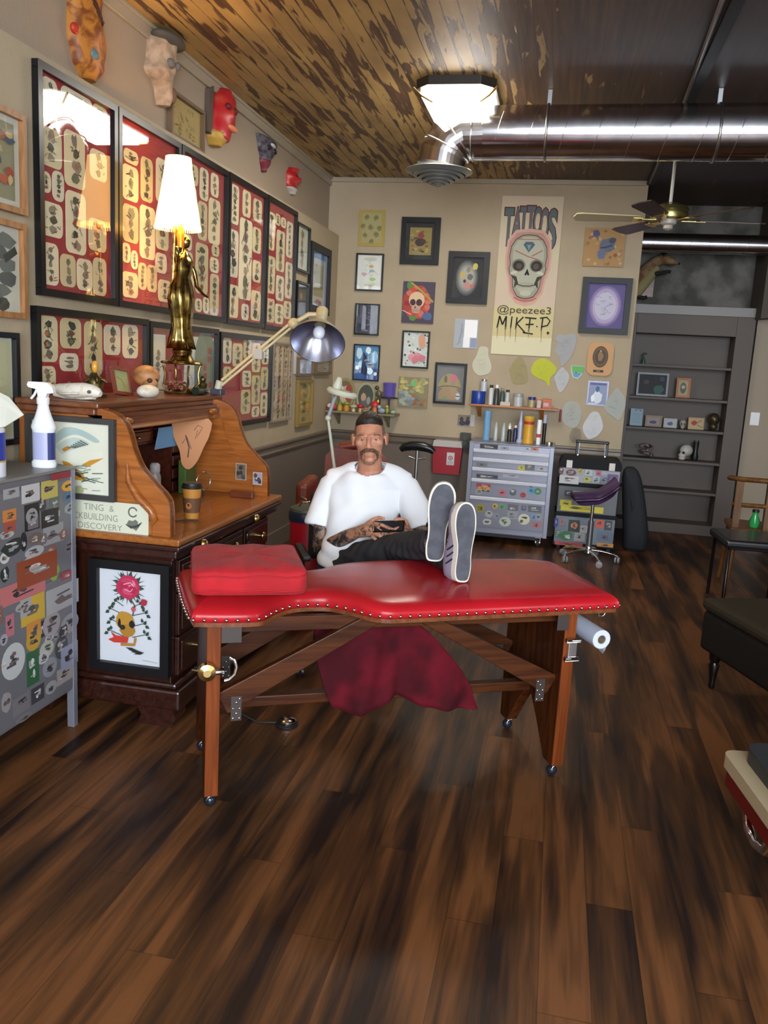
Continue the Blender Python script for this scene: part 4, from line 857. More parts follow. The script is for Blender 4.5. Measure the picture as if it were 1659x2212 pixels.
# scroll on the near panel
mb = MB(); mb.tube([(.465, -.002, 1.06), (.475, -.008, .99), (.52, -.012, .93), (.57, -.012, .885), (.585, -.01, .85), (.57, -.004, .83)], [.004, .012, .016, .015, .014, .006], OAKX, 12); mb.build('carved_scroll', d)
# hutch top
mb = MB(); mb.box(.002, .36, -.03, W_+.03, 1.262, 1.285, BRY); mb.box(.002, .34, -.02, W_+.02, 1.235, 1.262, BRY); mb.build('hutch_top', d, .006)
mb = MB(); mb.box(.30, .375, -.0, W_, 1.19, 1.22, BRY); mb.box(.30, .36, 0, W_, 1.22, 1.237, BRY); mb.tube([(.365, .02, 1.183), (.365, W_-.02, 1.183)], .013, OAKY, 12); mb.build('roll_bar', d, .004)
for y in (.16, W_-.14): MB().ell((.378, y, 1.207), (.02, .035, .016), OAKY, 14, 8).build('lift_grip', d)
mb = MB(); mb.box(.0, .03, .04, W_-.04, .786, 1.23, sr('2a130b', .5)); mb.build('back_panel', d)
# pigeon holes and small drawers (dark, along the back)
PD = wood('cherry_dark', '4d2115', '371509', .35, 'y')
mb = MB()
for z in (1.06, 1.12, 1.178): mb.box(.03, .20, .045, W_-.045, z, z+.008, PD)
for y in (.045, .22, .42, .72, .92, W_-.053): mb.box(.03, .20, y, y+.008, 1.06 if .1 < y < 1 else .786, 1.185, PD)
mb.box(.03, .20, .92, .928, .786, 1.06, PD); mb.box(.03, .2, .22, .228, .786, 1.06, PD)
mb.build('pigeonholes', d)
dr_specs = [(.235, .415, 1.07, 1.118), (.43, .715, 1.07, 1.118), (.93, 1.10, 1.128, 1.176), (.93, 1.10, 1.07, 1.118), (.055, .215, 1.07, 1.118), (.235, .415, 1.128, 1.176)]
dr_specs += [(.935, 1.095, z, z+.05) for z in (.795, .86, .925, .99)]+[(.055, .215, z, z+.05) for z in (.795, .86, .925, .99)]
for (y0, y1, z0, z1) in dr_specs:
    dr = MB().box(.04, .205, y0, y1, z0, z1, PD).build('small_drawer', d, .003)
    for f in ((.3, .7) if z0 > 1.1 else (.5,)): MB().ell((.212, y0+(y1-y0)*f, (z0+z1)/2), (.008, .009, .007), CHROME, 10, 8).build('knob', dr)
bx = .03   # world x of desk-local 0
# ---- things in the desk
mb = MB(); mb.prism([(-.11, 0), (.13, 0), (.12, .10), (-.07, .10)], 0, .002, sr('6d9cc4', .7), fr((0, 0, 0), (0, 1, 0), (0, 0, 1)))
tag(mb.build('blue_paper', loc=(.252, 3.74, 1.03)), 'light blue sheet hanging inside the roll-top desk', 'paper')
t = thing('oval_wood_plaque', 'pale oval wooden plaque with a line drawing, inside the desk', 'plaque', (.335, 3.86, 1.045), R(-70)); t.scale = (1, .58, .85); F = fr((0, 0, 0), (0, 1, 0), (0, 0, 1))
mb = MB(); mb.prism(smooth([(-.17, .14), (.14, .15), (.15, .06), (.10, -.02), (.05, -.10), (-.02, -.15), (-.08, -.12), (-.10, -.04), (-.15, .04), (-.17, .14)], 3), 0, .012, mat('plaque_pale', lin('b8763e'), .5), F); mb.build('board', t)
mb = MB(); a = Art(mb, (F[0]+F[3]*.0125, *F[1:]))
a.line([(.02, .08), (.05, .11), (.09, .10), (.06, .06), (.03, .03), (.05, .08)], .004, sr('4a2412')); a.line([(-.05, .05), (-.02, -.02), (-.03, -.08)], .01, sr('3a1c10')); a.line([(-.08, .0), (-.04, .04), (0, -.03)], .005, sr('5a3018')); mb.build('drawing', t)
t = thing('magnifying_glass', 'round clear magnifier standing inside the desk', 'magnifying glass', (.40, 3.86, .862))
M = Matrix.Rotation(R(-25), 4, 'Z')
mb = MB(M); mb.tube([(0, .045*cos(2*pi*i/28), .045*sin(2*pi*i/28)+.0) for i in range(28)], .003, CHROME, 6, closed=True); mb.build('rim', t)
mb = MB(M); mb.prism(oval(0, 0, .044, .044, 28), 0, .002, GLASS, fr((0, 0, 0), (0, 1, 0), (0, 0, 1))); mb.build('lens', t)
MB().tube([(0, 0, -.045), (.0, .0, -.075)], .005, BLACKP, 8).build('handle', t)
t = thing('steel_flask', 'slim grey-white cylinder standing inside the desk near its curved side', 'bottle', (.30, 3.30+.24, .786))
MB().lathe([(.026, 0), (.028, .01), (.028, .13), (.022, .15)], mat('flask_grey', lin('8a8684'), .3), 24).build('body', t); MB().lathe([(.022, .15), (.024, .155), (.024, .185), (.015, .195)], sr('a8a4a6', .4), 20).build('cap', t)
t = thing('coffee_cup', 'paper coffee cup with black lid on the desk surface', 'cup', (.595, 3.30, .785)); t.scale = (.95, .95, .92)
cm = mat('cup_tan', lin('b0782c'), .5); cb = mat('cup_sleeve', lin('5d3c24'), .6)
MB().lathe([(.030, 0), (.043, .15)], cm, 32).build('cup', t); MB().lathe([(.0345, .035), (.0355, .035), (.0425, .105), (.0415, .105)], cb, 32, cap=False).build('sleeve', t)
MB().lathe([(.046, .148), (.047, .155), (.044, .16), (.041, .172), (.0001, .174)], BLACKP, 32).build('lid', t)
mb = MB(); a = Art(mb, fr((0, -.0432, .07), (1, 0, 0), (0, .1, 1))); a.poly(oval(.005, 0, .014, .016), sr('a5672f')); a.poly(oval(.003, .004, .006, .006), sr('3a2414')); mb.build('emblem', t)
for (x, y0_, z, w, h, lab, c_) in ((.53, 0, .90, .058, .085, 'snapshot with a pale figure stuck inside the far side of the desk', '6b5a44'), (.62, 0, .872, .05, .065, 'smaller violet-grey snapshot at the front inside the far desk side', '9890a4')):
    mb = MB(); F = fr((0, 0, 0), (1, 0, 0), (0, 0, 1)); mb.prism([(-w/2, -h/2), (w/2, -h/2), (w/2, h/2), (-w/2, h/2)], 0, .002, sr('b4aca4'), F); a = Art(mb, (F[0]+F[3]*.002, *F[1:])); a.rect(-w/2+.003, w/2-.003, -h/2+.003, h/2-.003, sr(c_)); rg = random.Random(int(x*100))
    for k in range(6): a.poly(blob(rg, rg.uniform(-.3, .3)*w, rg.uniform(-.35, .35)*h, .012, .014, 9), sr(rg.choice(['2a2624', 'c8b49c', '4a3c34', '3a3848'])))
    tag(mb.build('snapshot', loc=(x, Y0+W_-.0455, z)), lab, 'photo')
tag(MB().box(0, .04, -.06, .06, 0, .17, mat('book_green', lin('46602a'), .5)).build('green_book', loc=(.255, 3.94, .786), bevel=.003), 'green book standing on end inside the desk', 'book')
tag(MB().box(-.06, .06, -.018, .018, 0, .032, wood('block_wood', '6e351c', '552612', .4, 'x')).build('wooden_block', loc=(.58, 3.93, .785), bevel=.003), 'long flat wooden block on the desk surface by the far side', 'block')
mb = MB(); mb.tube([(.50, 3.02+.1, .79), (.56, 3.20, .79), (.60, 3.25, .79), (.64, 3.27, .79)], .003, RUBBER, 6); tag(mb.build('cable'), 'thin black cable lying on the desk by the coffee cup', 'cable')
# ---- pictures hung on the near side of the desk
def desk_pic(name, lab, cat, x0, x1, z0, z1, bw, bg, d_=.022, fm=None, y=Y0):
    t = thing(name, lab, cat, (x0, y, z0)); F = fr((0, -.002, 0), (1, 0, 0), (0, 0, 1)); w = x1-x0; h = z1-z0
    mb = MB(); frame_border(mb, F, 0, w, 0, h, bw, d_, fm or BLACKW); mb.build('frame', t, .003)
    mb = MB(); mb.prism([(bw*.6, bw*.6), (w-bw*.6, bw*.6), (w-bw*.6, h-bw*.6), (bw*.6, h-bw*.6)], 0, .006, sr(bg, .7), F)
    MB().prism([(bw*.8, bw*.8), (w-bw*.8, bw*.8), (w-bw*.8, h-bw*.8), (bw*.8, h-bw*.8)], .010, .011, GLASS, F).build('glass', t)
    return t, mb, Art(mb, (F[0]+F[3]*.006, *F[1:])), w, h
rg = random.Random(21)
t, mb, a, w, h = desk_pic('picture_frame', 'black-framed bird painting on the honey-oak desk side', 'picture', .071, .451, .905, 1.225, .022, 'dcdccb', fm=mat('frame_charcoal', lin('3a3838'), .5), y=Y0)
a.poly(smooth([(.10, .22), (.16, .275), (.24, .27), (.31, .235), (.29, .225), (.22, .25), (.16, .235), (.12, .2)], 3), sr('a9bcb8')); a.poly(smooth([(.12, .20), (.2, .24), (.27, .22), (.22, .2), (.15, .17)], 3), sr('bcc8c0'))
a.poly([(.17, .10), (.20, .075), (.26, .07), (.235, .105), (.18, .14), (.15, .145)], sr('c28b24')); a.poly([(.235, .135), (.27, .155), (.33, .168), (.30, .15), (.255, .125)], sr('c98c28')); a.poly([(.15, .19), (.175, .205), (.19, .195), (.16, .18)], sr('b97f2c')); a.poly([(.13, .13), (.2, .125), (.25, .075), (.19, .10)], sr('4a3020'))
for k in range(22): x = rg.uniform(.19, .28); y = rg.uniform(.03, .13); a.line([(x, y), (x+rg.uniform(.02, .05), y+rg.uniform(-.01, .012))], .004, sr(rg.choice(['4f6058', '8d9c90', '6b7a6c'])))
for k in range(6): a.line([(.18+.01*k, .20+.006*k), (.215+.01*k, .20+.003*k)], .004, sr('4c5650'))
a.poly(blob(rg, .22, .035, .03, .02), sr('a3a67c')); mb.build('print', t)
# enamel sign
mb = MB(); F = fr((0, -.002, 0), (1, 0, 0), (0, 0, 1)); w = .35; h = .128
mb.prism(rrect(0, w, 0, h, .015, 5), 0, .004, mat('enamel_white', lin('cfd1bc'), .3), F); a = Art(mb, (F[0]+F[3]*.004, *F[1:])); ik = sr('8c8e84')
a.text('TING', .075, .088, .085, .026, ik); a.text('&', .185, .088, .02, .024, ik); a.text('CKBUILDING', .03, .05, .19, .026, ik); a.text('DISCOVERY', .05, .014, .19, .024, ik)
a.line(arc(.285, .095, .018, 20, 330, 14), .006, sr('5d6058')); a.poly(blob(rg, .285, .05, .035, .02, 12, .5), sr('6a6d64')); 
for k in range(8): a.line([(.255+.006*k, .045-.003*k), (.28+.006*k, .03+.004*k)], .004, sr('3c3f3a'))
tag(mb.build('enamel_sign', loc=(.237, Y0, .776)), 'white sign with grey capitals low on the oak desk side', 'sign')
t, mb, a, w, h = desk_pic('picture_frame', 'black-framed painting of a pink rose over a golden skull, on the dark desk base', 'picture', .326, .672, .205, .668, .036, 'd5d8df', .03, y=Y0+.03)
def leaf(x, y, an, l=.02, wd=.007, c_='2c4034'):
    a.poly([(x+l*cos(an), y+l*sin(an)), (x-wd*sin(an), y+wd*cos(an)), (x-l*.6*cos(an), y-l*.6*sin(an)), (x+wd*sin(an), y-wd*cos(an))], sr(c_))
cx = w*.47
for k in range(20): q = R(10+k*17); a.line([(cx+.045*cos(q), .355+.045*sin(q)), (cx+.078*cos(q), .355+.072*sin(q))], .006, sr('3a4c48'), .0005)
for k in range(9): q = R(40*k); leaf(cx+.052*cos(q), .355+.05*sin(q), q, .018, .009, '2c4a3c')
a.poly(blob(rg, cx, .355, .054, .052, 16, .12), sr('b8284e'))
for k in range(9): q = R(40*k+10); a.poly(blob(rg, cx+.022*cos(q), .357+.02*sin(q), .022, .018, 9, .3), sr(rg.choice(['c8486c', 'd87a92', 'b02048', 'c4365c'])))
a.line([(cx-.02, .365), (cx+.01, .375), (cx+.025, .36)], .004, sr('e4a8b8')); a.line([(cx-.015, .345), (cx+.01, .338), (cx+.02, .35)], .004, sr('e09cb0'))
a.line([(cx+.01, .31), (cx+.03, .28), (cx+.02, .24)], .006, sr('5a5448'))
for s_ in (-1, 1):
    for k, (dx, y) in enumerate(((.055, .295), (.08, .26), (.075, .215), (.085, .17))): a.line([(cx+s_*.02, y-.02), (cx+s_*dx, y)], .003, sr('33443c')); leaf(cx+s_*dx, y, R(60), .014, .008); leaf(cx+s_*(dx+.008), y-.014, R(-30 if s_ > 0 else 210), .014, .008); leaf(cx+s_*(dx-.012), y+.008, R(100), .012, .007)
a.poly(blob(rg, cx+.07, .30, .018, .018), sr('a82840')); a.poly(blob(rg, cx+.025, .268, .012, .012), sr('c05060'))
a.poly(blob(rg, cx-.012, .215, .042, .042, 16, .12), sr('b8862c')); a.poly(blob(rg, cx-.0, .175, .036, .03, 12, .2), sr('a87828')); a.poly(blob(rg, cx+.02, .205, .015, .018), sr('1e1a14')); a.poly(blob(rg, cx-.022, .188, .014, .013), sr('2a2214')); a.poly(blob(rg, cx-.035, .205, .008, .02), sr('1e1a14'))
a.poly([(cx-.075, .165), (cx-.05, .15), (cx+.005, .15), (cx+.0, .125), (cx-.06, .12), (cx-.085, .13), (cx-.06, .142)], sr('c43428')); a.line([(cx-.03, .115), (cx+.03, .12), (cx+.035, .15)], .012, sr('a87a38'))
for k in range(4): leaf(cx+.02+.012*k, .10-.004*k, R(170+8*k), .03, .006, '1e2624')
a.line([(w*.66, .06), (w*.85, .055)], .0015, sr('9a9ca4')); mb.build('print', t)

# ================================================================ ON TOP OF THE DESK
ZT = 1.2855
# animal skull
t = thing('animal_skull', 'white animal skull at the left end of the desk top', 'skull', (.235, 3.0, ZT), R(-6)); t.scale = (.68, .68, .68)
bone = mat('bone_white', lin('ded8cc'), .6, c2=lin('cbbfa8'), scale=25, lo=.5, hi=.7)
mb = MB(); mb.tube([(-.165, 0, .065), (-.12, 0, .055), (-.06, 0, .048), (0, 0, .05), (.06, 0, .056), (.11, 0, .055), (.15, 0, .047), (.17, 0, .04)], [.008, .03, .042, .046, .044, .038, .03, .016], bone, 24); mb.build('cranium', t)
mb = MB(); mb.tube([(-.15, 0, .02), (-.08, 0, .012), (.06, 0, .012), (.13, 0, .02)], [.012, .012, .011, .012], bone, 14, flat=1.0); mb.build('jaw', t)
for s_ in (-1, 1):
    MB().ell((.115, s_*-.028, .052), (.02, .012, .013), sr('5d564c'), 14, 8).build('eye_socket', t); MB().tube([(.06, s_*.05, .04), (.0, s_*.055, .035), (-.07, s_*.045, .03)], .007, bone, 8).build('cheekbone', t)
# small brass ornaments
rg = random.Random(4)
t = thing('brass_figurine', 'dark brass figurine holding a small flame lamp, behind the animal skull', 'figurine', (.17, 3.25, ZT))
ob = mat('old_brass', lin('6b5c34'), .35, .7, c2=lin('3c3420'), scale=40, lo=.4, hi=.6)
mb = MB(); mb.lathe([(.05, 0), (.05, .012), (.03, .02), (.035, .05), (.028, .08), (.015, .10)], ob, 20); mb.build('base', t)
for an in (20, 95, 170, 240, 310): mb = MB(); mb.tube([(0, 0, .06), (.03*cos(R(an)), .03*sin(R(an)), .075), (.05*cos(R(an)), .05*sin(R(an)), .06)], [.01, .008, .004], ob, 8); mb.build('leaf', t)
MB().ell((0, 0, .125), (.014, .014, .026), mat('amber_glass', lin('d89a3a'), .2), 14, 10).build('amber_flame', t)
t = thing('small_photo_frame', 'little tilted red-brown frame with a green picture on the desk top', 'photo frame', (.20, 3.44, ZT), R(90)); t.rotation_euler = (R(-14), R(6), R(90))
F = fr((-.09, 0, 0), (1, 0, 0), (0, 0, 1)); mb = MB(); frame_border(mb, F, 0, .155, 0, .125, .014, .014, sr('7a3a2a', .5)); mb.build('frame', t, .002); mb = MB(); mb.prism([(.01, .01), (.145, .01), (.145, .115), (.01, .115)], 0, .006, sr('9aa070', .6), F); a = Art(mb, (F[0]+F[3]*.006, *F[1:])); a.line([(.04, .08), (.08, .07), (.10, .04)], .004, sr('6f7a50')); mb.build('print', t)
t = thing('model_skull', 'orange-tan human skull model left of the lamp', 'skull', (.24, 3.57, ZT))
sk = mat('skull_tan', lin('b07c4e'), .5, c2=lin('8a5c34'), scale=20, lo=.45, hi=.65)
mb = MB(); mb.ell((0, 0, .088), (.062, .055, .05), sk, 24, 14); mb.ell((.03, -.02, .055), (.035, .036, .03), sk, 18, 10); mb.build('cranium', t)
mb = MB(); mb.ell((.035, -.03, .022), (.03, .032, .02), sk, 16, 8); mb.build('jaw', t)
for y in (-.045, -.01): MB().ell((.055+y*.3, y-.002, .07), (.012, .012, .012), sr('40261a'), 12, 8).build('eye_socket', t)
tag(MB().ell((0, 0, .026), (.045, .06, .03), bone, 24, 12).build('white_shell', loc=(.315, 3.44, ZT)), 'smooth white shell or stone in front of the tan skull', 'shell')
# figure lamp
t = thing('table_lamp', 'tall brass statue lamp with glowing cream shade on the desk top', 'lamp', (.245, 3.93, ZT))
gb = mat('polished_brass', lin('b09a5c'), .2, 1, c2=lin('6d5a2c'), scale=30, lo=.45, hi=.65)
mb = MB(); mb.lathe([(.085, 0), (.088, .012), (.07, .02), (.06, .03)], gb, 32); mb.build('base', t)
for k in range(4):
    q = R(45+90*k); mb = MB(); mb.tube([(.055*cos(q), .055*sin(q), .02), (.09*cos(q), .09*sin(q), .05), (.085*cos(q), .085*sin(q), .10), (.095*cos(q), .095*sin(q), .14)], [.008, .006, .005, .006], gb, 8); mb.build('scroll_leg', t)
mb = MB(); mb.lathe([(.10, .145), (.105, .15), (.10, .158), (.06, .165), (.045, .19), (.05, .21), (.035, .235)], gb, 32); mb.build('tray', t)
# draped female figure
def loftz(mb, secs, m, n=22, tw=0):
    V = []; F = []
    for i, (x, y, z, rx, ry, fold) in enumerate(secs):
        for j in range(n):
            a_ = 2*pi*j/n; f = 1+fold*cos(7*a_+i*.5); V.append((x+rx*cos(a_)*f*1.25, y+ry*sin(a_)*f*1.2, z))
    k = len(secs)
    for i in range(k-1):
        for j in range(n): F.append((i*n+j, i*n+(j+1) % n, (i+1)*n+(j+1) % n, (i+1)*n+j))
    F.append(tuple(range(n))[::-1]); F.append(tuple((k-1)*n+j for j in range(n))); mb.add(V, F, m, True)
mb = MB(); loftz(mb, [(0, .0, .22, .055, .06, .1), (0, -.01, .27, .045, .05, .12), (.0, -.01, .33, .036, .042, .12), (.0, -.015, .40, .042, .05, .12), (0, -.02, .46, .048, .056, .12), (0, -.02, .52, .042, .052, .1), (0, -.01, .565, .03, .038, .06), (0, 0, .60, .034, .044, .02), (0, .01, .64, .033, .05, 0), (0, .012, .665, .022, .045, 0), (0, .015, .685, .012, .016, 0), (0, .016, .70, .012, .013, 0)], gb, 28); mb.ell((0, .02, .735), (.026, .025, .033), gb, 18, 12); mb.ell((-.012, .008, .75), (.028, .028, .024), gb, 16, 10)
mb.tube([(.0, -.03, .655), (.01, -.08, .64), (.01, -.095, .69), (.0, -.06, .70)], [.013, .011, .009, .007], gb, 10); mb.tube([(.0, .055, .655), (.02, .085, .60), (.04, .075, .53), (.05, .12, .50), (.06, .16, .485)], [.013, .012, .010, .007, .005], gb, 10)
mb.build('figure', t)
mb = MB(); mb.tube([(-.03, -.03, .22), (-.035, -.04, .5), (-.03, -.03, .80)], .01, gb, 12); mb.lathe([(.016, .70), (.018, .76), (.012, .80), (.014, .86)], mat('candle_socket', lin('b9862e'), .3, .6), 16, c=(-.0, -.03, 0)); mb.build('stem', t)
shade = mat('lamp_shade_glow', (.9, .75, .45), .8, emit=(1.0, .60, .18), es=3.6)
mb = MB(M=Matrix.Translation((-.02, -.02, 0))); mb.lathe([(.108, .80), (.10, .86), (.082, .96), (.066, 1.06), (.06, 1.115)], shade, 40, cap=False); mb.lathe([(.105, .801), (.097, .86), (.079, .96), (.063, 1.06), (.057, 1.114)], shade, 40, cap=False); mb.build('lamp_shade', t)
mb = MB(M=Matrix.Translation((-.02, -.02, 0)))
for k in range(60): q = 2*pi*k/60; mb.tube([(.107*cos(q), .107*sin(q), .802), (.110*cos(q), .110*sin(q), .785)], .0028, shade, 5)
fr_ = mb.build('fringe', t); fr_['kind'] = 'stuff'
l = bpy.data.lights.new('lamp_bulb', 'POINT'); l.energy = 14; l.color = (1, .6, .26); l.shadow_soft_size = .03
o = bpy.data.objects.new('lamp_bulb', l); o.location = (.225, 3.91, ZT+.98); COL.objects.link(o)
# dried flowers in a glass dish beside the lamp foot
t = thing('glass_dish', 'clear glass dish of dried red-brown petals at the lamp foot', 'dish', (.30, 3.745, ZT))
mb = MB(); mb.lathe([(.03, 0), (.045, .012), (.062, .04), (.066, .06), (.063, .06), (.058, .04), (.04, .014), (.0001, .008)], GLASS, 32, cap=False); mb.build('bowl', t)
mb = MB()
for k in range(60): 
    q = rg.uniform(0, 6.28); r_ = .045*rg.random()**.5; mb.ell((r_*cos(q), r_*sin(q), .03+rg.uniform(0, .035)), (.012, .009, .004), sr(rg.choice(['7a3428', '8a5a34', '5d2a20', '9a6f48'])), 7, 5, Matrix.Rotation(rg.uniform(0, 3), 4, (rg.random(), rg.random(), .2)))
pp = mb.build('dried_petals', t); pp['kind'] = 'stuff'
t = thing('glass_ball', 'clear round glass ball between the lamp and the silver reflector arm', 'glass ball', (.20, 4.055, ZT))
MB().ell((0, 0, .055), .045, GLASS, 24, 16).build('ball', t); MB().lathe([(.03, 0), (.03, .008), (.02, .012)], gb, 20).build('stand', t)
t = thing('green_bottle', 'dark bottle lying at the front edge of the desk top by the lamp', 'bottle', (.364, 3.89, ZT))
MB().tube([(0, -.06, .02), (0, .03, .02), (0, .045, .018), (0, .07, .016)], [.019, .02, .01, .008], mat('dark_green_glass', lin('14241c'), .1), 16).build('body', t)
MB().tube([(0, .07, .016), (0, .085, .016)], .009, BRASS, 12).build('cap', t)
t = thing('bronze_bust', 'small dark bronze bust near the right end of the desk top', 'figurine', (.305, 4.05, ZT))
mb = MB(); mb.lathe([(.025, 0), (.025, .01), (.014, .018), (.02, .035), (.024, .05), (.01, .06)], ob, 16); mb.ell((0, 0, .072), (.016, .014, .018), ob, 14, 10); mb.build('body', t)
tag(MB().lathe([(.014, 0), (.015, .02), (.015, .045), (.009, .052), (.009, .062)], WHITEP, 16).build('white_jar', loc=(.375, 4.095, ZT)), 'tiny white bottle at the far end of the desk top', 'bottle')
# ================================================================ TATTOO BENCH (red table)
TU = Vector((cos(R(27.5)), sin(R(27.5)), 0)); TV = Vector((-sin(R(27.5)), cos(R(27.5)), 0)); TC = Vector((1.540, 2.898, 0))
tb = thing('tattoo_bench', 'long red vinyl-topped wooden bench with studded edge on casters', 'bench', tuple(TC), R(27.5))
vinyl = mat('red_vinyl', lin('b01a24'), .27, spec=.24, coat=.03, c2=lin('a01820'), scale=4, bump=.03, bscale=140)
def catmull(P, k=4):
    n = len(P); o = []
    for i in range(n):
        p0, p1, p2, p3 = [Vector(P[(i+j) % n]) for j in (-1, 0, 1, 2)]
        for s_ in range(k):
            q = s_/k; v = .5*((2*p1)+(p2-p0)*q+(2*p0-5*p1+4*p2-p3)*q*q+(3*p1-p0-3*p2+p3)*q**3); o.append((v.x, v.y))
    return o
OUT = catmull([(-.705, -.262), (-.69, -.272), (-.61, -.285), (-.52, -.288), (-.48, -.27), (-.43, -.205), (-.37, -.155), (-.30, -.143), (-.24, -.155), (-.18, -.205), (-.13, -.27), (-.08, -.30), (.0, -.302), (.2, -.293), (.45, -.282), (.66, -.272), (.79, -.262), (.805, -.25),
               (.815, -.1), (.82, .1), (.815, .26), (.78, .29), (.68, .33), (.5, .345), (.3, .347), (.12, .34), (-.02, .32), (-.12, .28), (-.2, .21), (-.28, .175), (-.36, .185), (-.44, .225), (-.55, .24), (-.70, .235), (-.725, .225), (-.725, .1), (-.718, -.1)], 4)
rings = [(.985, .664), (1.0, .668), (1.008, .677), (1.004, .688), (.985, .698), (.94, .708), (.85, .716), (.7, .721), (.5, .723), (.25, .724), (0, .7245)]
mb = MB(); V = []; F = []; n = len(OUT)
def spine(p): return (max(-.62, min(.70, p[0])), .03+.03*p[0])
for s_, z in rings: V += [(spine(p)[0]+(p[0]-spine(p)[0])*(1-(1-s_)*2 if s_ > .6 else s_*.33), spine(p)[1]+(p[1]-spine(p)[1])*s_, z) for p in OUT]
for i in range(len(rings)-1):
    for j in range(n): F.append((i*n+j, i*n+(j+1) % n, (i+1)*n+(j+1) % n, (i+1)*n+j))
F.append(tuple(range(n))[::-1]); mb.add(V, F, vinyl, True); mb.build('padded_top', tb)
mb = MB(); V = [(p[0]*.992, p[1]*.985, .664) for p in OUT]; V2 = [(p[0]*.992, p[1]*.985, .65) for p in OUT]
mb.add(V+V2, [tuple(range(n)), tuple(range(n, 2*n))[::-1]]+[(i, n+i, n+(i+1) % n, (i+1) % n) for i in range(n)], BRY); mb.build('top_board', tb)
# nail heads along the near edge and both ends
nail = None; acc = 0; P = [Vector((*p, 0)) for p in OUT]; cnt = 0
seq = list(range(n-12, n))+list(range(0, 4*19))
for a_, b_ in zip(seq, seq[1:]):
    p, q = P[a_ % n], P[b_ % n]; L_ = (q-p).length; 
    while acc < L_ and cnt < 98:
        v = p+(q-p)*(acc/L_); nr = Vector(((q-p).y, -(q-p).x, 0)).normalized(); pos = Vector((v.x*1.006, v.y*1.006, .6755))+nr*.0015
        if nail is None: nail = MB().ell((0, 0, 0), (.0065, .0065, .0065), mat('nail_head', lin('c9b9b4'), .2, 1), 10, 6).build('stud', tb)
        else: o = nail.copy(); COL.objects.link(o); nail_ = o
        (nail if cnt == 0 else o).location = pos; cnt += 1; acc += .034
    acc -= L_
TWX = wood('bench_wood', '54290f', '371808', .4, 'z', 8, .04, .22); TWL = wood('bench_wood_light', '7c3c17', '5f2b0e', .4, 'z', 8, .05, .22); TWB = wood('bench_wood_beam', '4e2810', '341708', .42, 'x', 8, .03, .2)
for su in (-1, 1):
    u = .6325*su
    poly = [(-.235, .055), (-.17, .055), (-.085, .18), (-.02, .262), (.02, .262), (.085, .18), (.17, .055), (.235, .055), (.235, .65), (-.235, .65)]
    mb = MB(); F_ = (Vector((u-.022, 0, 0)), Vector((0, 1, 0)), Vector((0, 0, 1)), Vector((1, 0, 0)))
    mb.prism(poly, 0, .044, TWX, F_); mb.build('end_panel', tb, .004)
    mb = MB(); mb.box(u-.0225, u+.0225, -.246, -.2352, .055, .65, TWL); mb.build('edge_trim', tb, .003)
    # brace boards on the near and far side
    for v in (-.19, .19):
        a0 = Vector((.10*su, v, .65)); a1 = Vector((.60*su, v, .36)); dr = (a1-a0).normalized(); nn = Vector((-dr.z, 0, dr.x))*.04
        mb = MB(); Pq = [a0+nn*1-dr*.03, a1+nn, a1-nn, a0-nn-dr*.0]
        V = [p+Vector((0, e, 0)) for e in (-.015, .015) for p in Pq]
        for p in V: p.z = min(p.z, .65)
        mb.add(V, [(0, 1, 2, 3), (7, 6, 5, 4), (0, 4, 5, 1), (1, 5, 6, 2), (2, 6, 7, 3), (3, 7, 4, 0)], TWB); mb.build('brace', tb, .003)
        pl = MB().box(u-su*.022-su*.075, u-su*.022-su*.04, v-.0165-.0, v-.0155, .30, .385, mat('plate_dull', lin('4d4442'), .45, .6)); plo = pl.build('bracket_plate', tb, .001)
        for i_, (dx, dz) in enumerate(((.2, .1), (.8, .1), (.5, .3), (.2, .5), (.8, .5), (.5, .75), (.2, .9))):
            MB().ell((u-su*(.097-.035*dx), v-.017, .30+.085*dz), (.004, .002, .004), CHROME, 8, 6).build('screw', plo)
    for v in (-.205, .205):
        cs = MB(); cs.cyl((u, v, .033), (u, v, .056), .008, CHROME, 10); cs.lathe([(.02, .05), (.022, .055), (.02, .058)], CHROME, 16, c=(u, v, 0)); co = cs.build('caster', tb)
        MB().ell((u, v, .0215), (.021, .019, .0215), mat('caster_black', lin('1b2230'), .15), 16, 10).build('wheel', co); MB().tube([(u-.014, v-.018, .03), (u-.006, v-.021, .045), (u+.012, v-.018, .048)], .003, CHROME, 6).build('fork', co)
mb = MB(); mb.box(-.61, .61, -.02, .02, .263, .302, TWB); mb.build('stretcher', tb, .004)
mb = MB(); mb.box(-.61, .61, -.19, -.165, .60, .65, TWB); mb.box(-.61, .61, .165, .19, .60, .65, TWB); mb.build('side_rail', tb, .003)
pdm = mat('plate_dull', lin('4d4442'), .45, .6)
MB().box(-.61, -.545, -.246, -.242, .585, .65, pdm).build('corner_plate', tb, .001); MB().box(.575, .62, -.250, -.246, .585, .65, pdm).build('corner_plate', tb, .001)
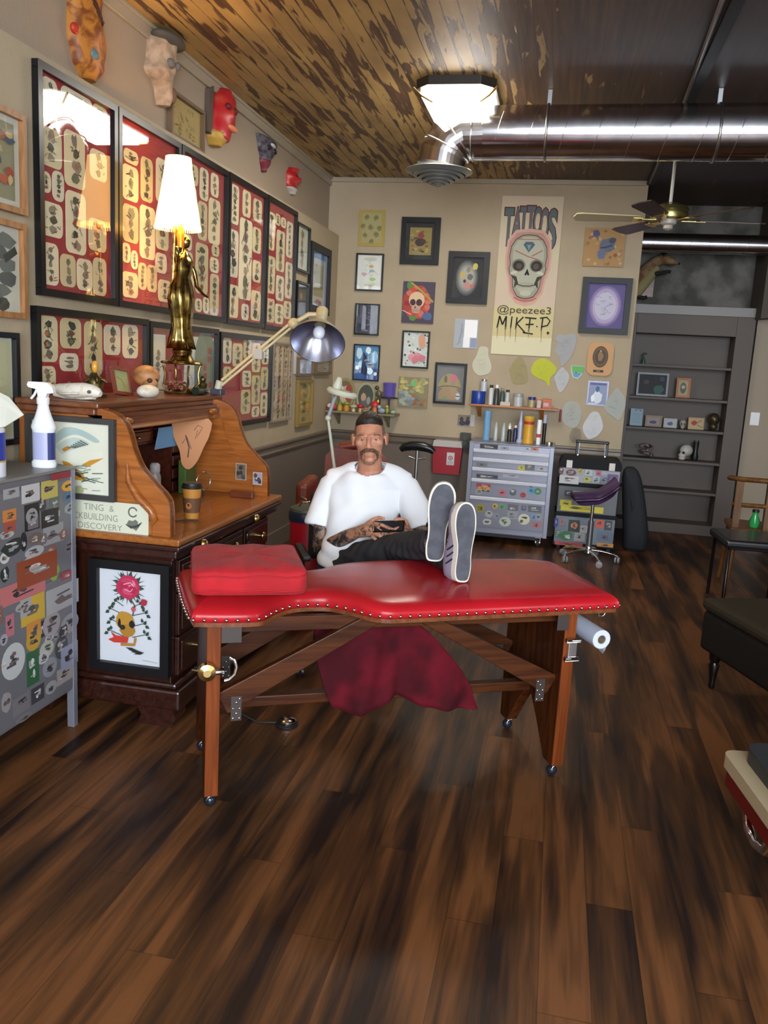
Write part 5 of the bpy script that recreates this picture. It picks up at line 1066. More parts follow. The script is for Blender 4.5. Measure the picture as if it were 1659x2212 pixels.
# chrome fittings
mb = MB(); mb.tube([(-.70, -.245, .50), (-.67, -.255, .497), (-.64, -.26, .495), (-.60, -.258, .495)], [.004, .006, .013, .009], CHROME, 12); f = mb.build('tension_bar', tb)
mb = MB(); mb.tube([(-.585+.0, -.27, .548), (-.57, -.272, .538), (-.562, -.274, .515), (-.567, -.274, .49), (-.585, -.272, .472), (-.60, -.27, .468)], .006, CHROME, 10); mb.build('chrome_loop', tb)
mb = MB(); mb.lathe([(.012, 0), (.03, .01), (.028, .03), (.012, .036)], BRASS, 20, M=Matrix.Translation((-.655, -.25, .50)) @ Matrix.Rotation(R(90), 4, 'X')); mb.build('brass_knob', tb)
mb = MB(); mb.box(.622, .655, -.262, -.247, .485, .545, CHROME); mb.tube([(.61, -.262, .55), (.665, -.262, .55)], .008, CHROME, 10); mb.tube([(.61, -.262, .48), (.665, -.262, .48)], .008, CHROME, 10); mb.build('hinge_clasp', tb, .003)
mb = MB(); mb.tube([(.757+.014*cos(2*pi*i/16), -.235, .643+.014*sin(2*pi*i/16)) for i in range(16)], .0035, CHROME, 6, closed=True); mb.build('ring_pull', tb)
# paper roll on a bar outside the right end
t = thing('paper_roll', 'white paper roll held on the right end of the red bench', 'paper roll', tuple(TC+TU*.76+Vector((0, 0, .544))), R(27.5))
pr_ = mat('roll_white', lin('c3c9dc'), .7)
mb = MB(M=Matrix.Rotation(R(90), 4, 'X')); mb.lathe([(.034, -.2), (.036, -.198), (.036, .248), (.034, .25), (.017, .25), (.0165, .2), (.0165, -.2), (.034, -.2)], pr_, 32, cap=False); mb.build('roll', t)
mb = MB(M=Matrix.Rotation(R(90), 4, 'X')); mb.lathe([(.0165, .249), (.0145, .249), (.0145, -.19), (.0165, -.19)], sr('8f7f70'), 24, cap=False); mb.build('core', t)
mb = MB(); mb.add([(.03, -.248, -.01), (.03, .198, -.01), (.034, .198, -.05), (.030, -.12, -.048), (.022, -.23, -.062), (.018, -.248, -.045), (.028, -.248, -.01)], [(0, 1, 2, 3, 4, 5)], pr_); mb.build('loose_sheet', t)
mb = MB(); mb.cyl((0, .19, 0), (-.108, .19, 0), .005, CHROME, 8); mb.cyl((0, .2, 0), (0, -.1, 0), .0135, mat('roll_bar_steel', (.3, .3, .3), .4, 1), 12); mb.build('holder', tb).matrix_parent_inverse = Matrix.Identity(4)
bpy.data.objects['holder'].location = (.76, 0, .544)
# red velvet cushion
cu = thing('red_cushion', 'thick red velvet box cushion lying on the left end of the bench', 'cushion', tuple(TC+TU*-.505+TV*.005+Vector((0, 0, .722))), R(27.5-3))
velvet = mat('red_velvet', lin('b3121f'), .85, c2=lin('a00e1a'), scale=12, sheen=.05, bump=.1, bscale=300)
def boxcushion(mb, w, d_, h, m, r=.035):
    V = []; F = []; rr = [(1-.10, 0), (1-.03, .006), (1, .022), (1, h-.026), (1-.015, h-.01), (1-.05, h-.002), (1-.16, h+.005), (1-.4, h+.010), (.3, h+.012)]
    O = rrect(-w/2, w/2, -d_/2, d_/2, r, 6); O = [p for i, p in enumerate(O)]
    P2 = []
    for i in range(len(O)):
        a_, b_ = O[i], O[(i+1) % len(O)]; P2.append(a_)
        L_ = math.hypot(b_[0]-a_[0], b_[1]-a_[1])
        for q in range(1, int(L_/.04)+1): f = q/(int(L_/.04)+1); P2.append((a_[0]+(b_[0]-a_[0])*f, a_[1]+(b_[1]-a_[1])*f))
    n = len(P2)
    for s_, z in rr: V += [(p[0]*s_, p[1]*s_, z+(.003*sin(p[0]*40)+.003*cos(p[1]*37))*(1 if z > .02 else 0)) for p in P2]
    k = len(rr)
    for i in range(k-1):
        for j in range(n): F.append((i*n+j, i*n+(j+1) % n, (i+1)*n+(j+1) % n, (i+1)*n+j))
    V.append((0, 0, h+.012)); c_ = len(V)-1
    for j in range(n): F.append(((k-1)*n+j, (k-1)*n+(j+1) % n, c_))
    F.append(tuple(range(n))[::-1]); mb.add(V, F, m, True); return P2
mb = MB(); P2 = boxcushion(mb, .375, .40, .085, velvet); mb.build('cover', cu)
for z, s_ in ((.020, 1.0), (.066, 1.0)):
    mb = MB(); mb.tube([(p[0]*s_, p[1]*s_, z+.003*sin(p[0]*40)) for p in P2], .0028, mat('piping_red', lin('a8101c'), .8), 6, closed=True); mb.build('piping', cu)
# maroon cloth under the bench
mar = mat('maroon_velvet', lin('5c0c1a'), .9, spec=.2, c2=lin('3c0812'), scale=7, sheen=0, bump=.1, bscale=200)
mb = MB(); lobes = []
topz = [(-.267, .575), (-.22, .60), (-.168, .61), (-.10, .63), (0, .64), (.05, .62), (.10, .575), (.15, .54), (.2, .49), (.25, .435), (.30, .375), (.34, .31), (.376, .22)]
def ztop(u):
    for (a_, z0), (b_, z1) in zip(topz, topz[1:]):
        if a_ <= u <= b_: return z0+(z1-z0)*(u-a_)/(b_-a_)
    return .22
botp = [(-.267, .50), (-.25, .42), (-.225, .33), (-.195, .262), (-.15, .246), (-.091, .24), (-.03, .252), (.02, .28), (.048, .292), (.085, .275), (.15, .25), (.225, .235), (.30, .225), (.376, .218)]
def zbot(u):
    for (a_, z0), (b_, z1) in zip(botp, botp[1:]):
        if a_ <= u <= b_: return z0+(z1-z0)*(u-a_)/(b_-a_)
    return .218
NU = 48; NV = 16; V = []; F = []
def vv(u, f, s_):
    ctr = -.055-.045*math.exp(-((u+.08)/.09)**2)-.04*math.exp(-((u-.2)/.09)**2)+.01*math.exp(-((u-.05)/.02)**2)
    return ctr*(1 if s_ else 1)+.012*sin(u*55+f*4)*f+(.0 if s_ else .016)
for s_ in (1, 0):
    for i in range(NU+1):
        u = -.267+.643*i/NU
        for j in range(NV+1): f = j/NV; z = ztop(u)+(zbot(u)-ztop(u))*f; V.append((u, vv(u, f, s_)-.0*f, z))
B = (NU+1)*(NV+1)
for i in range(NU):
    for j in range(NV):
        a_ = i*(NV+1)+j; F.append((a_, a_+1, a_+NV+2, a_+NV+1)); F.append((B+a_, B+a_+NV+1, B+a_+NV+2, B+a_+1))
for i in range(NU): a_ = i*(NV+1); F.append((a_, a_+NV+1, B+a_+NV+1, B+a_)); a_ += NV; F.append((a_, B+a_, B+a_+NV+1, a_+NV+1))
for j in range(NV): F.append((j, B+j, B+j+1, j+1)); a_ = NU*(NV+1)+j; F.append((a_, a_+1, B+a_+1, B+a_))
mb.add(V, F, mar, True)
tag(mb.build('velvet_drape', loc=tuple(TC), rz=R(27.5)), 'dark maroon velvet cloth hanging in two lobes beneath the bench', 'cloth')
# foot switch on the floor
t = thing('foot_pedal', 'round chrome foot pedal with a black cord on the floor under the bench', 'foot pedal', (1.12, 3.10, 0))
MB().lathe([(.045, 0), (.047, .008), (.04, .014)], BLACKP, 28).build('base', t); MB().lathe([(.036, .0145), (.038, .024), (.03, .03), (.0001, .031)], CHROME, 28).build('button', t)
MB().tube([(-.045, 0, .006), (-.12, -.02, .005), (-.22, .04, .005), (-.32, .02, .005), (-.42, .12, .005)], .004, RUBBER, 8).build('cord', t)

# ================================================================ STICKERED METAL CABINET (left edge)
def stickers(par, L_, plane, frame, o0, z0, rg):
    for (a_, b_, c_, d_, sh, hx) in L_:
        mb = MB(); a_, b_, c_, d_ = a_-o0, b_-o0, c_-z0, d_-z0
        if sh == 'r': P = [(a_, c_), (b_, c_), (b_, d_), (a_, d_)]
        elif sh == 'o': P = oval((a_+b_)/2, (c_+d_)/2, (b_-a_)/2, (d_-c_)/2, 18)
        else: P = blob(rg, (a_+b_)/2, (c_+d_)/2, (b_-a_)/2, (d_-c_)/2, 12, .28)
        h0 = rg.uniform(.0002, .0012)
        mb.prism(P, h0-.0002, h0+.0003, sr(hx, .45), frame); a = Art(mb, (frame[0]+frame[3]*(h0+.0003), *frame[1:]), .00008, .00004)
        w = b_-a_; h = d_-c_; lum = sum(lin(hx)); inks = ('26262a', '46464c', '6a5a58') if lum > .45 else ('c4c4c4', '8c8c90', 'a89a90')
        for k in range(3): a.poly(blob(rg, a_+w*rg.uniform(.3, .7), c_+h*rg.uniform(.3, .7), w*rg.uniform(.1, .22), h*rg.uniform(.08, .2), 9, .5), sr(rg.choice(inks)))
        for k in range(2):
            x = a_+w*rg.uniform(.2, .4); y = c_+h*rg.uniform(.25, .75); a.line([(x, y), (x+w*.4, y+h*rg.uniform(-.05, .05))], min(w, h)*.07, sr(rg.choice(inks)))
        mb.build('sticker', par)
STK1 = [(2.418,2.503,0.978,1.013,'r','9a9a9c'),(2.514,2.617,0.949,1.012,'r','b9b9bb'),(2.627,2.727,0.946,1.012,'r','b8ab5a'),(2.752,2.846,0.955,0.996,'o','d09a38'),(2.764,2.828,0.915,0.955,'o','4f6f8c'),(2.763,2.849,0.864,0.914,'b','8f9498'),(2.412,2.483,0.902,0.942,'r','c07a3a'),(2.417,2.478,0.867,0.902,'r','a04a3a'),(2.409,2.47,0.846,0.868,'o','b5a89c'),(2.529,2.614,0.848,0.943,'r','1c1a1c'),(2.536,2.603,0.871,0.927,'o','8f8f90'),(2.625,2.729,0.842,0.907,'r','201e20'),(2.63,2.737,0.87,0.899,'r','a8a8aa'),(2.64,2.696,0.844,0.873,'o','b8b4b0'),(2.548,2.631,0.797,0.835,'o','6a5a4e'),(2.635,2.76,0.775,0.846,'r','8e8e92'),(2.394,2.532,0.774,0.845,'b','2c332e'),(2.759,2.855,0.697,0.773,'b','6e6a70'),(2.525,2.637,0.747,0.789,'o','a5a3a3'),(2.645,2.717,0.73,0.773,'o','7c5a58'),(2.393,2.443,0.761,0.801,'o','c0c0bc'),(2.39,2.441,0.689,0.756,'b','26302c'),(2.479,2.715,0.649,0.749,'r','8a4020'),(2.501,2.585,0.673,0.755,'o','a9a8aa'),(2.659,2.732,0.628,0.706,'b','7fa03a'),(2.744,2.808,0.62,0.65,'r','9c3a40'),(2.388,2.641,0.611,0.681,'r','b86a6a'),(2.644,2.856,0.51,0.604,'r','a0a0a2'),(2.496,2.635,0.51,0.61,'r','c0a030'),(2.525,2.6,0.541,0.589,'o','8a2a1c'),(2.413,2.458,0.5,0.578,'r','b06a74'),(2.525,2.609,0.443,0.515,'r','c08030'),(2.521,2.608,0.405,0.482,'o','b89028'),(2.621,2.731,0.423,0.52,'o','9a9092'),(2.735,2.854,0.4,0.478,'o','8c8c92'),(2.384,2.514,0.34,0.471,'o','b6b8b8'),(2.521,2.593,0.279,0.406,'r','2c5a38'),(2.599,2.687,0.352,0.417,'o','a8aa98'),(2.695,2.78,0.314,0.407,'o','3a3d44'),(2.616,2.706,0.27,0.345,'o','86888e'),(2.732,2.847,0.264,0.354,'r','8a8ea4'),(2.544,2.621,0.203,0.263,'r','3c3a40'),(2.63,2.704,0.2,0.251,'o','8f8f90'),(2.372,2.44,0.232,0.312,'b','8f8888'),(2.44,2.535,0.198,0.265,'r','6f6c70'),(2.705,2.809,0.212,0.275,'r','9a8f8c'),(2.381,2.421,0.478,0.519,'o','9c96a0'),(2.452,2.548,0.162,0.192,'o','706c6c')]
_r = random.Random(77)
for _k in range(42):
    _y = _r.uniform(2.0, 2.74); _z = _r.uniform(.19, .95); _w = _r.uniform(.03, .07); _h = _r.uniform(.03, .07)
    if .6 < _z < .66 or _z+_h > .64 > _z: continue
    STK1.insert(0, (_y, _y+_w, _z, _z+_h, _r.choice('rob'), _r.choice(['8c8c90', '3a3a3e', 'a09c98', '6a6468', '24242a', 'b0aeb0', '7a5a54', '58665e'])))
STK2 = [(1.474,1.594,0.486,0.518,'r','a02a3a'),(1.491,1.59,0.465,0.492,'r','c08a3a'),(1.524,1.587,0.451,0.467,'r','2a2a30'),(1.467,1.53,0.419,0.472,'o','8c9090'),(1.666,1.733,0.426,0.484,'o','b86070'),(1.754,1.821,0.434,0.497,'b','50565e'),(1.848,1.899,0.425,0.472,'o','a83038'),(1.912,1.968,0.468,0.515,'r','4f90b8'),(1.963,2.024,0.462,0.519,'o','2f7a48'),(1.483,1.561,0.266,0.346,'o','8c8634'),(1.623,1.67,0.309,0.357,'o','c0a040'),(1.681,1.733,0.309,0.357,'o','5f9a60'),(1.754,1.842,0.307,0.36,'r','60646c'),(1.754,1.842,0.232,0.306,'r','8f949a'),(1.868,1.909,0.315,0.357,'r','5a5a70'),(1.925,2.037,0.308,0.365,'r','5e6068'),(1.566,1.634,0.23,0.289,'o','a0a6a4'),(1.539,1.633,0.159,0.223,'b','b8bab8'),(1.64,1.687,0.22,0.273,'o','8c9098'),(1.691,1.79,0.163,0.248,'o','b0bdae'),(1.85,1.948,0.194,0.289,'o','c8c8b0'),(1.956,1.997,0.238,0.296,'r','6f90b4'),(1.998,2.044,0.242,0.295,'r','90949c'),(1.962,2.049,0.177,0.23,'r','a87076'),(1.48,1.63,0.82,0.857,'r','1c1c20'),(1.657,1.723,0.825,0.846,'r','8a8c94'),(1.857,1.902,0.829,0.855,'o','9fb8b8'),(1.907,1.968,0.833,0.859,'r','c0705a'),(1.46,1.554,0.664,0.696,'r','6a6c70'),(1.814,1.87,0.659,0.701,'r','b0a84a'),(1.869,1.951,0.665,0.717,'r','5a5a5c'),(1.972,2.043,0.667,0.704,'r','a0a0aa'),(1.468,1.65,0.568,0.599,'r','30323a'),(1.691,1.825,0.589,0.616,'r','9a9ca8'),(1.904,1.965,0.509,0.541,'o','8c94a4')]
STK3 = [(2.163,2.325,0.564,0.632,'r','b8b8b8'),(2.178,2.295,0.579,0.621,'r','a82c3c'),(2.213,2.299,0.634,0.686,'o','5a2a2a'),(2.308,2.349,0.655,0.702,'o','b8a040'),(2.37,2.43,0.645,0.697,'r','a8b0b4'),(2.461,2.501,0.652,0.693,'r','b04a5a'),(2.36,2.426,0.587,0.634,'o','a8a840'),(2.505,2.565,0.599,0.661,'r','8088a0'),(2.555,2.644,0.604,0.672,'r','5a4a7a'),(2.436,2.496,0.588,0.645,'r','9aa4b0'),(2.219,2.275,0.459,0.506,'r','202024'),(2.286,2.427,0.463,0.51,'r','8c9094'),(2.186,2.283,0.373,0.425,'r','b8ac20'),(2.196,2.55,0.332,0.385,'r','c4b820'),(2.155,2.186,0.185,0.259,'r','30388a'),(2.196,2.237,0.2,0.264,'o','9a6a70'),(2.276,2.367,0.156,0.257,'r','1e2a20'),(2.291,2.357,0.178,0.241,'b','c07850'),(2.375,2.436,0.153,0.217,'r','a8a8a8'),(2.164,2.226,0.085,0.165,'b','3a6a48'),(2.217,2.319,0.075,0.156,'o','2a6a3c'),(2.331,2.422,0.075,0.15,'r','9aa0a0'),(2.497,2.568,0.208,0.277,'r','c0503a'),(2.574,2.634,0.194,0.278,'r','30363c'),(2.518,2.644,0.101,0.18,'r','5a6a80'),(2.525,2.661,0.048,0.08,'r','c0843a'),(2.172,2.408,0.029,0.061,'r','b04a40'),(2.256,2.359,0.003,0.046,'b','c07a20'),(2.151,2.191,0.637,0.705,'o','5a2024')]
ca = thing('metal_cabinet', 'grey steel drawer cabinet plastered with stickers at the left edge', 'cabinet', (.03, 1.75, 0))
gm = mat('cabinet_grey', lin('75757b'), .42, .3)
XF = .297
MB().box(0, XF-.004, 0, 1.08, .16, 1.035, gm).build('body', ca, .003)
MB().box(-.005, XF+.006, -.01, 1.092, 1.035, 1.045, mat('cabinet_top', lin('7f7f7c'), .4, .2)).build('top', ca, .003)
for y in (.0, 1.062):
    for x in (0, XF-.028): MB().box(x, x+.03, y, y+.028, 0, 1.035, mat('post_grey', lin('8a8c98'), .35, .4)).build('leg', ca, .002)
MB().box(XF-.004, XF-.001, .03, 1.06, .655, 1.0, gm).build('drawer', ca, .002); MB().box(XF-.004, XF-.001, .03, 1.06, .17, .635, gm).build('drawer', ca, .002)
FS = fr((XF-.0008, -1.75, 0), (0, 1, 0), (0, 0, 1)); stickers(ca, STK1, 0, FS, 0, 0, random.Random(2))
mb = MB(); G = fr((XF+.0062, .93, 1.018), (0, 1, 0), (0, 0, 1)); mb.prism([(0, 0), (.12, 0), (.12, .024), (0, .024)], 0, .001, sr('8a2f38'), (G[0]-Vector((0, 0, .008)), *G[1:])); mb.build('name_strip', ca)
# spray bottle
t = thing('spray_bottle', 'white trigger spray bottle with blue label on the metal cabinet', 'bottle', (.255, 2.755, 1.0455), R(8))
wp = mat('bottle_white', lin('e6e8ee'), .35)
MB().lathe([(.042, 0), (.045, .006), (.045, .02), (.040, .026), (.040, .135), (.045, .145), (.044, .155), (.03, .19), (.022, .215), (.019, .235)], wp, 32, sy=.75).build('body', t)
MB().lathe([(.0408, .03), (.0408, .13)], mat('label_lavender', lin('a9add2'), .4), 32, sy=.76, cap=False).build('label', t)
mb = MB(); mb.add([(.0415*cos(q), .0415*.77*sin(q), z) for z in (.03, .13) for q in (-.9, -.6, -.3, 0, .3)], [(i, i+1, i+6, i+5) for i in range(4)], mat('label_blue', lin('2e3870'), .4), True); mb.build('blue_stripe', t)
MB().lathe([(.022, .232), (.023, .255), (.02, .258)], wp, 20).build('collar', t)
mb = MB(); F = fr((0, .011, 0), (1, 0, 0), (0, 0, 1)); mb.prism([(-.055, .300), (-.05, .312), (.02, .312), (.04, .295), (.045, .275), (.02, .272), (.015, .258), (-.015, .258), (-.018, .285), (-.05, .292)], 0, .022, wp, F); mb.build('trigger_head', t, .004)
mb = MB(); mb.tube([(-.022, 0, .285), (-.032, 0, .265), (-.045, 0, .25)], .005, wp, 8); mb.build('trigger', t)
t = thing('wipes_tub', 'blue and white tub at the very left edge on the cabinet', 'tub', (.235, 2.47, 1.0455))
MB().lathe([(.055, 0), (.055, .16), (.05, .165)], mat('tub_white', lin('d4d6e0'), .4), 32).build('tub', t)
MB().lathe([(.0555, .05), (.0555, .15)], mat('tub_blue', lin('2e3a9a'), .4), 32, cap=False).build('label_band', t); MB().lathe([(.0557, .05), (.0557, .056)], mat('tub_yellow', lin('c0a03a'), .4), 32, cap=False).build('yellow_stripe', t)
mb = MB(); mb.add([(.0, .02, .165), (.03, .05, .165), (.045, .13, .20), (.01, .10, .26), (-.03, .03, .30), (-.02, -.02, .20), (.001, .022, .168), (.031, .052, .168), (.047, .132, .203), (.012, .102, .263), (-.028, .032, .303), (-.018, -.018, .203)], [(0, 1, 2, 3, 4, 5), (11, 10, 9, 8, 7, 6), (0, 6, 7, 1), (1, 7, 8, 2), (2, 8, 9, 3), (3, 9, 10, 4), (4, 10, 11, 5), (5, 11, 6, 0)], mat('tissue', lin('d8d8cc'), .9)); mb.build('pulled_wipe', t)
# ================================================================ BACK OF THE ROOM
# rolling tool chest
tc_ = thing('tool_chest', 'grey rolling tool chest with bright drawer pulls and stickers', 'tool chest', (1.39, 7.1, 0))
tg = mat('chest_grey', lin('8d8f9e'), .35, .35); tgd = mat('chest_face', lin('80828f'), .35, .35); alu = mat('drawer_pull', lin('e6e8f2'), .35, .25)
w = .71
MB().box(0, w, .004, .46, .09, .862, tg).build('body', tc_, .006)
MB().box(-.003, w+.003, 0, .463, .862, .87, tg).build('top_tray', tc_, .002)
for x in (0, w-.035): MB().box(x, x+.035, -.004, .004, .09, .862, tg).build('front_post', tc_, .002)
for (z0, z1, zp) in ((.742, .812, .803), (.663, .738, .729), (.565, .658, .645), (.415, .56, .549), (.142, .41, .397)):
    dw = MB().box(.037, w-.037, -.004, .003, z0, z1, tgd).build('drawer', tc_, .002)
    MB().prism([(0, -.012), (.012, -.012), (.016, .010), (.008, .014), (0, .014)], .038, w-.038, alu, (Vector((0, -.004, zp-.004)), Vector((0, -1, 0)), Vector((0, 0, 1)), Vector((1, 0, 0)))).build('pull', dw)
FS = fr((-1.39, -.0042, 0), (1, 0, 0), (0, 0, 1)); stickers(tc_, STK2, 1, FS, 0, 0, random.Random(8))
for x in (.07, w-.07):
    for y in (.05, .41):
        cs = MB(); cs.box(x-.025, x+.025, y-.025, y+.025, .083, .09, STEEL); cs.box(x-.02, x-.016, y-.02, y+.02, .04, .084, STEEL); cs.box(x+.016, x+.02, y-.02, y+.02, .04, .084, STEEL); co = cs.build('caster', tc_)
        MB(M=Matrix.Translation((x, y, .042)) @ Matrix.Rotation(R(90), 4, 'Y')).lathe([(.02, -.014), (.042, -.012), (.042, .012), (.02, .014)], RUBBER, 24).build('wheel', co)
        MB(M=Matrix.Translation((x, y, .042)) @ Matrix.Rotation(R(90), 4, 'Y')).lathe([(.001, -.0215), (.022, -.021), (.022, .021), (.001, .0215)], CHROME, 16).build('hubcap', co)
MB().box(.07, .64, .03, .43, .06, .088, mat('chest_base_dark', lin('20222c'), .5)).build('base_frame', tc_)
# stuff on the tool chest
def bottle(name, lab, loc, prof_, m, cap=None, capm=None, band=None, bm=None, cat='bottle', n=20):
    t = thing(name, lab, cat, loc); MB().lathe(prof_, m, n).build('body', t)
    if cap: MB().lathe(cap, capm, n).build('cap', t)
    if band: r_, a_, b_ = band; MB().lathe([(r_, a_), (r_, b_)], bm, n, cap=False).build('label_band', t)
    return t
ZC = .8705; clearp = mat('clear_plastic', lin('aab4b8'), .2, alpha=1); 
bottle('blue_roll', 'tall light-blue rolled sheet standing on the tool chest', (1.505, 7.36, ZC), [(.03, 0), (.031, .255)], mat('roll_blue', lin('6f9fc6'), .6), cat='roll')
bottle('squeeze_bottle', 'clear slim bottle just right of the blue roll', (1.585, 7.36, ZC), [(.018, 0), (.019, .1), (.012, .13), (.005, .16)], clearp)
bottle('squeeze_bottle', 'clear slim bottle beside the black pump bottle', (1.652, 7.36, ZC), [(.018, 0), (.019, .1), (.012, .13), (.005, .16)], clearp)
bottle('pump_bottle', 'small black bottle with white pump cap on the tool chest', (1.705, 7.33, ZC), [(.018, 0), (.019, .09), (.012, .11)], BLACKP, [(.012, .11), (.013, .14), (.005, .145), (.005, .16)], WHITEP)
bottle('pump_bottle', 'navy bottle behind the black pump bottle', (1.752, 7.40, ZC), [(.019, 0), (.02, .1), (.012, .12)], sr('27305c', .3), [(.012, .12), (.012, .14)], WHITEP)
bottle('tall_bottle', 'tall translucent white bottle left of the yellow canister', (1.796, 7.33, ZC), [(.028, 0), (.028, .02), (.018, .03), (.018, .17), (.012, .2), (.005, .27)], mat('pale_bottle', lin('aab0cc'), .3))
bottle('yellow_canister', 'yellow wipes canister with red lid on the tool chest', (1.868, 7.30, ZC), [(.048, 0), (.05, .01), (.042, .03), (.042, .19), (.044, .20)], mat('can_yellow', lin('d09a28'), .4), [(.044, .20), (.046, .205), (.046, .225), (.03, .235)], mat('can_lid', lin('c8a030'), .4), (.0428, .165, .19), sr('b02a28'), 'canister', 28)
bottle('glass_dome', 'clear round-topped jar behind the yellow canister', (1.885, 7.44, ZC), [(.075, 0), (.078, .15), (.07, .2), (.045, .235), (.001, .248)], GLASS, cat='jar', n=28)
bottle('white_tube', 'white tube with red band right of the yellow canister', (1.957, 7.28, ZC), [(.018, 0), (.019, .05), (.019, .2), (.017, .21)], WHITEP, None, None, (.0195, .06, .09), sr('c04a4a'))
bottle('black_tube', 'slim dark tube with pale top at the right end of the tool chest', (2.0, 7.36, ZC), [(.016, 0), (.017, .18)], BLACKP, [(.016, .18), (.016, .25)], sr('a8acc0'))
bottle('small_tin', 'low clear tin at the right corner of the tool chest', (2.05, 7.25, ZC), [(.03, 0), (.032, .02), (.03, .03)], STEEL, cat='tin')
# orange shelf with its bottles
sh = thing('wall_shelf', 'short honey-orange shelf above the tool chest', 'shelf', (1.318, D, 1.168))
om = wood('shelf_orange', 'b0682c', '96551f', .4, 'x'); MB().box(0, .785, -.15, -.001, -.018, 0, om).build('board', sh, .003)
for x in (.1, .66): MB().prism([(0, 0), (.12, 0), (0, -.1)], 0, .03, om, (Vector((x, -.003, -.0185)), Vector((0, -1, 0)), Vector((0, 0, 1)), Vector((-1, 0, 0)))).build('bracket', sh, .003)
ZH = 1.1685; yS = D-.085
bottle('blue_tape', 'wide cobalt-blue round tub at the left end of the orange shelf', (1.388, yS, ZH), [(.06, 0), (.062, .005), (.062, .11), (.06, .115)], mat('cobalt', lin('1e3f94'), .3), cat='tub', n=32)
bottle('clear_bottle', 'clear bottle with white label standing on the blue tub', (1.43, yS, ZH+.1155), [(.03, 0), (.03, .08), (.022, .09)], sr('b9bcc0', .25), [(.023, .09), (.023, .105)], STEEL)
bottle('ink_bottle', 'tall white ink bottle beside the blue tub', (1.50, yS, ZH), [(.022, 0), (.022, .13), (.014, .15)], sr('c9cccb', .3), [(.014, .15), (.014, .175)], BLACKP)
bottle('ink_bottle', 'ink bottle with black and white label, second after the blue tub', (1.55, yS-.02, ZH), [(.024, 0), (.024, .13), (.014, .15)], sr('3a3c3c', .3), [(.014, .15), (.014, .18)], WHITEP)
bottle('ink_bottle', 'dark bottle with pale cap in the middle of the orange shelf', (1.60, yS+.01, ZH), [(.02, 0), (.02, .11), (.012, .13)], sr('44524a', .3), [(.013, .13), (.013, .155)], sr('8a9088'))
bottle('ink_bottle', 'white bottle with black cap in the middle of the orange shelf', (1.647, yS, ZH), [(.022, 0), (.022, .11), (.014, .12)], sr('b8bcbc', .3), [(.015, .12), (.015, .14)], BLACKP)
tag(MB().box(-.045, .045, -.02, .02, 0, .035, sr('c4b8a8')).build('small_box', loc=(1.635, yS-.045, ZH), bevel=.003), 'small cream box lying in front of the bottles on the orange shelf', 'box')
bottle('ointment_jar', 'wide silver-white ointment jar on the orange shelf', (1.745, yS, ZH), [(.042, 0), (.043, .085)], sr('b4b8b8', .3), [(.044, .086), (.044, .11), (.04, .114)], sr('9a9c9c', .3), cat='jar')
bottle('screw_top_jar', 'glass jar with navy lid on the orange shelf', (1.865, yS, ZH), [(.03, 0), (.03, .065)], sr('a39a78', .2), [(.032, .066), (.032, .09)], sr('27357c', .4), cat='jar')
for (x, w_, h_, c_, lab) in ((1.93, .035, .085, 'c4b0b0', 'narrow white and pink box on the orange shelf'), (2.0, .075, .08, 'b85a44', 'orange and pink box at the right end of the orange shelf')):
    mb = MB(); mb.box(-w_/2, w_/2, -.025, .025, 0, h_, sr(c_, .5)); a = Art(mb, fr((-w_/2, -.0251, 0), (1, 0, 0), (0, 0, 1))); a.rect(0, w_, h_*.75, h_*.95, sr('c86a34')); a.rect(w_*.1, w_*.7, h_*.2, h_*.6, sr('c8a4a8'))
    tag(mb.build('product_box', loc=(x, yS, ZH)), lab, 'box')
mb = MB(); mb.tube([(0, 0, 0), (0, 0, -.11)], .009, mat('red_handle', lin('8c2a2a'), .4), 10); mb.tube([(0, 0, 0), (0, 0, .012)], .004, STEEL, 6); tag(mb.build('hanging_tool', loc=(2.125, D-.02, 1.16)), 'small red-handled tool hanging at the right end of the orange shelf', 'tool')
# rolling stickered case
cc = thing('rolling_case', 'black three-tier rolling case covered with stickers, telescopic handle up', 'rolling case', (2.15, 7.2, 0))
cs_ = mat('case_side', lin('6f7885'), .4); ck = mat('case_black', lin('121214'), .65, spec=.25); w = .52
for (z0, z1, m) in ((.05, .285, cs_), (.315, .545, sr('55585c', .4)), (.575, .70, sr('9a9ca2', .4))):
    MB().box(.012, w-.012, .004, .30, z0, z1, m).build('tier', cc, .006)
for (z0, z1) in ((.03, .055), (.285, .318), (.545, .578)): MB().box(0, w, -.006, .31, z0, z1, ck).build('black_rim', cc, .005)
mb = MB(); mb.prism([(.01, .70), (w-.01, .70), (w, .73), (w-.015, .775), (w-.04, .79), (.04, .79), (.015, .775), (0, .73)], -.31, .008, ck, fr((0, 0, 0), (1, 0, 0), (0, 0, 1))); mb.build('lid', cc, .006)
for x in (.145, .375):
    MB().box(x-.0, x+.012, .20, .212, .79, .905, STEEL).build('handle_rod', cc)
MB().box(.125, .407, .19, .222, .90, .925, BLACKP).build('handle_grip', cc, .008); MB().box(.13, .155, .19, .222, .80, .90, BLACKP).build('handle_grip', cc, .005); MB().box(.377, .402, .19, .222, .80, .90, BLACKP).build('handle_grip', cc, .005)
for x in (.06, .41): MB().box(x, x+.05, -.016, -.007, .70, .765, mat('latch_white', lin('c9c4bc'), .3)).build('latch', cc, .003); 
FS = fr((-2.15, -.0065, 0), (1, 0, 0), (0, 0, 1)); stickers(cc, STK3, 1, FS, 0, 0, random.Random(9))
for x in (.05, w-.05): MB(M=Matrix.Translation((x, .27, .04)) @ Matrix.Rotation(R(90), 4, 'Y')).lathe([(.04, -.015), (.04, .015)], RUBBER, 20).build('wheel', cc)
for x in (.04, w-.06): MB().box(x, x+.03, .02, .05, 0, .03, RUBBER).build('foot', cc)
